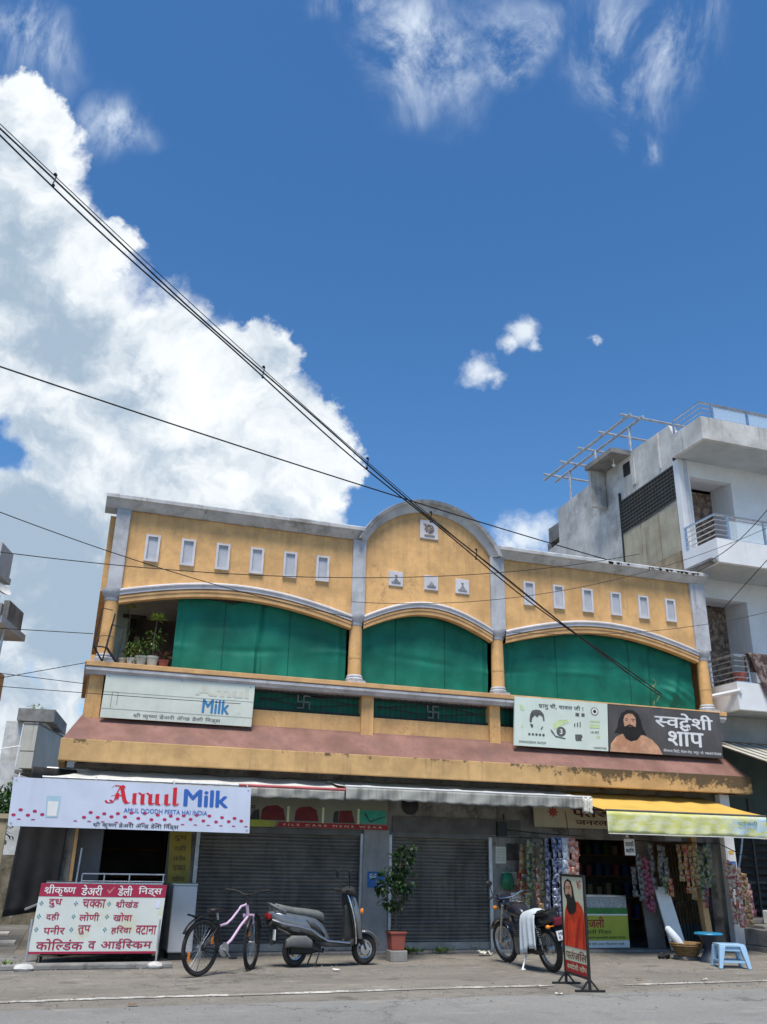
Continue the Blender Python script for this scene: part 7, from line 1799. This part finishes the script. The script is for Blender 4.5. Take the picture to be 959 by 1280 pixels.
# weeds
def weed(x, y, n, r_, label):
    o = MB(); rr = random.Random(int(x * 100))
    for _ in range(n):
        a = rr.uniform(0, 6.28); q = r_ * rr.random() ** .7
        leaf_at(o, Vector((x + q * math.cos(a), y + q * .4 * math.sin(a), 0.03)), Vector((math.cos(a) * .6, math.sin(a) * .4, rr.uniform(.3, 1))), Vector((0, 0, 1)), rr.uniform(.05, .13), .035, rr.choice((0, 1, 1, 2)))
    tag(o.build('weed', [leaf_b, leaf_a, leaf_c], None), label, 'weeds', 'weeds along the shutter foot')
weed(5.95, 16.1, 110, .30, 'green weeds at the foot of the second shutter beside the potted tree'); weed(6.62, 16.15, 50, .22, 'small weeds at the middle of the foot of the second shutter'); weed(-0.55, 14.9, 40, .16, 'weeds by the stone under the left leg of the menu board')
# stones, litter
def stone(x, y, r_, sx, label, m=concrete_d, sz=.6, cat='stone', name='stone'):
    rr = random.Random(int(x * 991)); mb = MB(); mb.ball((x, y, r_ * sz * .5), r_, 14, 10, 0, sx, 1, sz); mb.v = [(a + rr.uniform(-1, 1) * r_ * .10, b + rr.uniform(-1, 1) * r_ * .10, max(-.005, c + rr.uniform(-1, 1) * r_ * .08)) for a, b, c in mb.v]
    tag(mb.build(name, m, None), label, cat)
stone(-0.31, 14.70, .085, 1.6, 'pale stone under the left leg of the menu board', concrete, .7); stone(1.50, 14.72, .085, 1.3, 'pale stone under the right leg of the menu board', concrete, .7); stone(-0.48, 15.5, .10, 1.5, 'grey lump of concrete behind the left leg of the menu board')
for k, (x, y, lab) in enumerate(((4.0, 14.0, 'scrap of white paper on the ground in front of the scooter'), (8.1, 12.35, 'scrap of brown paper beyond the standee near the road line'), (9.05, 12.15, 'white paper scrap on the road line at the right'), (6.15, 11.2, 'flattened paper scrap on the road left of the standee'), (0.9, 11.3, 'flat torn leaf on the road in front of the menu board'))):
    rr = random.Random(k); mb = MB(); mb.grid([[(x + .035 * i + .01 * rr.random(), y + .03 * j, .012 + .02 * rr.random()) for i in range(4)] for j in range(3)], smooth=False); tag(mb.build('litter', [white_paint, cane, white_paint, ghost, wood][k], None), lab, 'litter')
mb = MB(); rr = random.Random(9); mb.grid([[(7.15 + .05 * i, 15.7 + .05 * j, .02 + .07 * rr.random()) for i in range(6)] for j in range(4)], smooth=False); tag(mb.build('plastic_bag', ghost, None, solid=.004), 'crumpled pale plastic bag on the ground left of the motorcycle', 'plastic bag')

# grit, pebbles and dry leaf bits lying along the forecourt: too many and too small to count
gr = MB(); rg = random.Random(77)
for k in range(1500):
    x = rg.uniform(-2.5, 13.5); y = rg.choice((rg.gauss(16.0, .25), rg.gauss(11.7, .35), rg.uniform(10.0, 16.2), rg.gauss(14.6, .3)))
    if y > 16.2 or y < 9.5: continue
    z = 0.0 if y < 11.2 else -0.004
    q = rg.uniform(.005, .017); a = rg.uniform(0, 6.28)
    if k % 5 == 0: gr.add([(x, y, z + .008), (x + q * 2.5 * math.cos(a), y + q * 2.5 * math.sin(a), z + .012), (x + q * 1.5 * math.cos(a + .8), y + q * 1.5 * math.sin(a + .8), z + .02)], [(0, 1, 2)], 1)
    else: gr.hexa([(x - q, y - q * .8, z), (x + q * .9, y - q, z), (x + q, y + q * .7, z), (x - q * .7, y + q, z), (x - q * .6, y - q * .5, z + q), (x + q * .5, y - q * .6, z + q * 1.2), (x + q * .6, y + q * .4, z + q), (x - q * .4, y + q * .6, z + q * .9)])
gr = gr.build('grit', [concrete_d, wood], None); gr['kind'] = 'stuff'; gr['label'] = 'grit and leaf bits scattered over the forecourt'; gr['category'] = 'grit'

# ================================================================== left background
VA = R(12.5)            # bearing of the side lane's houses
def rotbox(mb, o, w_, d, z0, z1, m=0, ang=None):
    """box whose front right corner is o, running w_ to the left and d to the back"""
    a = VA if ang is None else ang
    f = Vector((math.sin(a), math.cos(a), 0)); r_ = Vector((math.cos(a), -math.sin(a), 0))
    o = Vector((o[0], o[1], 0))
    q = [o - r_ * w_, o, o + f * d, o - r_ * w_ + f * d]
    return mb.hexa([(p.x, p.y, z0) for p in q] + [(p.x, p.y, z1) for p in q], m)
gb = thing('grey_annexe', 'grey boxy house projecting over the lane behind the dairy, with a light front face', 'building', (-1.1, 26, 0))
mb = MB(); rotbox(mb, (-1.10, 26.0), 0.36, 5.0, 3.58, 4.73); mb.build('upper_box', mat('annexe_grey', (0.48, 0.49, 0.45), 0.7, 0.06, 1.5, streak=(0.2, 0.2, 0.19), samt=0.4), gb)
mb = MB(); rotbox(mb, (-1.095, 25.99), 0.37, 0.02, 4.02, 4.035); rotbox(mb, (-1.09, 25.98), 0.38, 5.03, 4.732, 4.77); mb.build('trim', concrete_d, gb)
mb = MB(); rotbox(mb, (-1.05, 26.5), 0.5, 4.5, 3.48, 3.575); mb.build('floor_slab', concrete_d, gb)
mb = MB(); rotbox(mb, (-0.5, 27.8), 0.7, 3.5, 0, 3.48); mb.build('ground_storey', dark_wall, gb)
db = thing('distant_house', 'weathered concrete house with a projecting roof slab, far behind at the left', 'building', (-2.2, 45, 0))
mb = MB(); rotbox(mb, (-1.55, 44.6), 1.75, 5, 0, 7.05, ang=R(6)); mb.build('wall', concrete, db)
mb = MB(); rotbox(mb, (-1.22, 44.2), 1.62, 5, 7.06, 7.62, ang=R(6)); mb.build('roof_slab', concrete_d, db)
mb = MB(); rotbox(mb, (-0.9, 46.5), 0.55, 4, 0, 6.85, ang=R(14)); mb.build('wing_wall', concrete, db)
mb = MB(); rotbox(mb, (-2.02, 44.565), 0.16, 0.03, 6.1, 6.75, ang=R(6)); mb.build('window', black_iron, db)
mb = MB(); mb.tube([(-3.3, 44.4, 5.75), (-2.6, 44.3, 5.9), (-2.0, 44.3, 5.9)], .03, 6); mb.tube([(-2.55, 44.3, 5.0), (-2.5, 44.3, 6.9)], .03, 6); mb.tube([(-2.3, 44.3, 4.6), (-2.3, 44.3, 5.9)], .03, 6); mb.build('rail', white_paint, db)
mb = MB(); rr = random.Random(2); bush(mb, (-2.1, 45.2, 7.75), (.35, .3, .16), 60, .16, .08, rr, 0); mb.build('roof_plant', leaf_c, db)
db2 = thing('far_house', 'pale storeyed house far down the lane behind the trees at the left edge', 'building', (-4.5, 58, 0))
mb = MB(); rotbox(mb, (-3.4, 58), 5, 8, 0, 6.4); mb.build('wall', white_wall, db2)
for k in range(3):
    mb = MB(); rotbox(mb, (-3.7 - 1.3 * k, 57.97), .7, .02, 4.1, 5.3); mb.build('window', black_iron, db2)

# apartment block at the left edge
ap = thing('apartment_block', 'grey apartment block at the left edge with projecting balconies and a dish', 'building', (-1.6, 17, 0))
grey_ap = mat('apartment_grey', (0.46, 0.47, 0.47), 0.8, 0.1, 2, streak=(0.13, 0.13, 0.13), samt=0.4)
AA = R(12.5)
mb = MB(); rotbox(mb, (-2.55, 16.6), 4, 2.2, 0, 6.3, ang=AA); mb.build('wall', grey_ap, ap)
mb = MB(); rotbox(mb, (-1.53, 16.0), 2.6, 0.0 + 1.5, 5.18, 5.30, ang=AA); mb.build('balcony_slab', grey_ap, ap)
mb = MB(); rotbox(mb, (-1.50, 16.6), .10, .9, 5.301, 5.72, ang=AA); rotbox(mb, (-1.56, 15.95), 2.6, .10, 5.301, 5.50, ang=AA); mb.build('parapet', concrete_d, ap)
mb = MB(); rotbox(mb, (-1.86, 16.0), 2.6, 1.2, 6.15, 6.26, ang=AA); rotbox(mb, (-1.78, 16.4), .10, .7, 6.261, 6.72, ang=AA); mb.build('upper_balcony', grey_ap, ap)
mb = MB(); rotbox(mb, (-1.62, 16.0), 2.4, 1.0, 3.9, 4.45, ang=AA); mb.build('lower_balcony', yellow_trim, ap)
MB().tube([(-1.50, 16.4, 5.18), (-1.52, 16.4, 3.2)], 0.022, 6).build('pole', galv, ap)
mb = MB(); mb.tube([(-1.66, 16.3, 5.3), (-1.66, 16.3, 5.72)], 0.016, 6); mb.lathe([(0.005, 0), (0.10, 0.02), (0.17, 0.07), (0.172, 0.075)], (-1.66, 16.25, 5.78), (0.5, -0.4, 0.6), 20, caps=False); mb.build('dish', grey_ap, ap)

# compound wall with its gate pillar
cwall = thing('compound_wall', 'dirty cream compound wall with a pillar behind the dairy at the left', 'wall', (-1.6, 22, 0))
cw_m = mat('dirty_cream_wall', (0.36, 0.33, 0.24), 0.85, 0.15, 2, streak=(0.10, 0.09, 0.07), samt=0.7)
mb = MB(); mb.box(-1.62, -1.36, 24.0, 24.26, 0, 2.25); mb.box(-1.68, -1.30, 23.95, 24.31, 2.25, 2.36); mb.build('pillar', cw_m, cwall)
mb = MB(); mb.box(-5.5, -1.62, 24.05, 24.2, 0, 1.9); mb.build('wall', cw_m, cwall)
MB().box(-2.05, -1.66, 24.0, 24.04, 0.15, 1.8).build('gate', dark_wall, cwall)
cw2 = thing('rubble_wall', 'low rough stone wall between the cream pillar and the dairy', 'wall', (-0.9, 23, 0))
mb = MB(); mb.box(-1.3, 0.2, 23.2, 23.5, 0, 1.45); mb.build('wall', mat('rubble_grey', (0.16, 0.15, 0.12), 0.9, 0.3, 5, 0.6, 15, stain=(0.05, 0.06, 0.03), stamt=0.8, stscale=4), cw2)
bl = thing('barrier_pole', 'thin white boom with a ball end lying across the lane beside the dairy', 'pole', (-0.4, 16.4, 0.6))
MB().tube([(-0.62, 16.3, 0.62), (-0.1, 15.9, 0.86)], 0.02, 8).build('pole', galv, bl); MB().ball((-0.63, 16.31, 0.615), 0.045, 12, 8).build('ball_end', white_paint, bl)
for k, (x, y, w_, d) in enumerate(((-1.2, 18.5, 1.2, .6), (-1.6, 20.5, 1.6, .5))):
    g = MB(); g.box(x - w_ / 2, x + w_ / 2, y, y + d, -.01, .03); struct(g, 'pavement_patch', concrete)

# trees at the left edge
def tree(label, x, y, h, rads, seed, leafs, L=.22, n=240):
    t = thing('street_tree', label, 'tree', (x, y, 0), 0, 'trees along the lane'); rr = random.Random(seed)
    mb = MB(); mb.tube([(x, y, 0), (x + .05, y, h * .35), (x - .05, y, h * .6), (x, y, h * .85)], [.13, .10, .07, .03], 8)
    for k in range(6):
        a = k * 1.05; mb.tube([(x, y, h * (.4 + .06 * k)), (x + .6 * rads[0] * math.cos(a), y + .6 * rads[1] * math.sin(a), h * (.55 + .07 * k))], [.045, .015], 6)
    mb.build('trunk', bark, t)
    mb = MB()
    for k in range(16):
        a = rr.uniform(0, 6.28); q = rr.random() ** .5
        c = (x + rads[0] * .75 * q * math.cos(a), y + rads[1] * .75 * q * math.sin(a), h * .72 + rads[2] * rr.uniform(-.8, .8))
        s_ = rr.uniform(.28, .5)
        bush(mb, c, (rads[0] * s_, rads[1] * s_, rads[2] * s_), n // 3, L, L * .45, rr, (0, 1, 0), .2)
    mb.build('crown', leafs, t)
tree('dense dark green tree behind the left end of the dairy sign', -2.05, 27.5, 3.55, (.85, .9, .95), 4, [leaf_b, leaf_a], .17, 420)
tree('bright green tree further down the lane beyond the cream pillar', -3.1, 31, 4.2, (1.2, 1.2, 1.3), 5, [leaf_a, leaf_c], .22, 300)
tree('tall dark tree at the far end of the lane', -2.6, 52, 6.0, (1.8, 1.6, 1.6), 6, [leaf_b, leaf_a], .35, 300)
tree('dark tree above the rubble wall beside the dairy', -0.5, 33.0, 3.0, (.8, .8, .8), 7, [leaf_b, leaf_a], .2, 300)

# ================================================================== overhead cables
def span(a, b, sag, n=40):
    """hanging cable between two fixings"""
    a, b = Vector(a), Vector(b)
    return [a.lerp(b, i / n) - Vector((0, 0, 4 * sag * (i / n) * (1 - i / n))) for i in range(n + 1)]
def cable(label, a, b, sag, r_, group='overhead cables', wob=0.0, seed=0):
    pts = span(a, b, sag, 60)
    # the cable runs on past the part this street shows
    for end in (0, -1):
        p = pts[end]
        if p.x < -1.5 or p.y < 15.0:
            d = (pts[0] - pts[1] if end == 0 else pts[-1] - pts[-2]).normalized()
            ext = [p + d * k + Vector((0, 0, 0.006 * k * k)) for k in range(1, 15)]
            pts = ext[::-1] + pts if end == 0 else pts + ext
    if wob: pts = [p + Vector((0, 0, wob * math.sin(i * .37 + seed))) for i, p in enumerate(pts)]
    o = MB().tube(pts, r_, 6).build('cable', mat('cable_black', (0.012, 0.012, 0.013), 0.6, 0.1, 3) if 'cable_black' not in MATS else MATS['cable_black'], None)
    return tag(o, label, 'cable', group)

MAIN_A, MAIN_B = (-2.43, 9.0, 9.88), (11.68, 16.06, 4.94)
cable('thick black service cable sloping from upper left down to the tied green net', MAIN_A, MAIN_B, 0.40, 0.012, 'main service cables', 0.02, 1)
cable('thick black service cable running just below its twin, down to the right shade net', (-2.45, 9.02, 9.83), (11.64, 16.04, 4.92), 0.42, 0.011, 'main service cables', 0.026, 3)
cable('thin carrier wire running just above the two thick sloping service cables', (-2.45, 9.0, 9.97), (10.9, 16.1, 5.32), 0.31, 0.006, 'main service cables')
for k, t_ in enumerate((0.085, 0.30, 0.435, 0.53, 0.605)):
    p = Vector(MAIN_A).lerp(Vector(MAIN_B), t_) - Vector((0, 0, 4 * 0.40 * t_ * (1 - t_)))
    mb = MB(); mb.bar(p + Vector((-.01, -.005, -.08)), p + Vector((.02, .005, .10)), 0.014); mb.ball(tuple(p + Vector((0, 0, .1))), .022, 8, 6); mb.ball(tuple(p + Vector((0, 0, -.07))), .022, 8, 6)
    where = ('near the upper left edge of the sky', 'against the edge of the big cloud', 'just above the arched parapet', 'in front of the arched parapet wall', 'before the second pilaster from the right')[k]
    tag(mb.build('cable_spacer', MATS['cable_black'], None), 'black spacer clip on the sloping cables %s' % where, 'cable clip', 'clips on the service cables')
for lab, a, b, sag, r_ in (
    ('single black wire crossing the sky below the thick cables and passing over the arched cornice', (-2.19, 12.0, 7.99), (12.6, 17.2, 8.10), 0.10, 0.012),
    ('thin wire from the left edge down across the left yellow parapet to the second pilaster', (-1.97, 13.0, 6.23), (4.75, 16.2, 5.95), 0.16, 0.007),
    ('thin long wire sagging across all three yellow parapet panels', (-1.84, 13.0, 5.52), (11.48, 16.12, 8.10), 0.50, 0.007),
    ('thin level wire between the left apartment block and the left column', (-1.9, 15.0, 4.84), (-0.02, 16.3, 5.19), 0.0, 0.007),
    ('thin wire rising from the left edge to the left end of the first-floor ledge', (-1.74, 15.0, 3.95), (-0.02, 16.2, 4.66), 0.0, 0.007),
    ('thin wire crossing the faded dairy sign from the left edge', (-1.74, 15.0, 3.95), (2.69, 16.15, 4.12), 0.01, 0.006),
    ('thin level wire below the one that rises to the ledge at the left edge', (-1.76, 15.0, 4.17), (-0.02, 16.2, 4.28), 0.0, 0.006),
    ('thin wire from the second pilaster rising past the right parapet to the upper right', (4.71, 16.1, 6.24), (13.21, 14.0, 8.24), 0.55, 0.006),
    ('thin wire from the third pilaster rising over the right pilaster to the right edge', (8.19, 16.1, 5.97), (13.35, 14.5, 6.54), 0.21, 0.006),
    ('slack wire looping past the balcony above the right end of the cornice', (12.81, 16.2, 7.91), (12.9, 13.5, 8.51), 0.22, 0.008),
    ('straight wire slanting to the right edge below the upper balcony', (13.19, 15.6, 6.89), (12.62, 13.5, 7.3), 0.0, 0.008)):
    cable(lab, a, b, sag, r_)
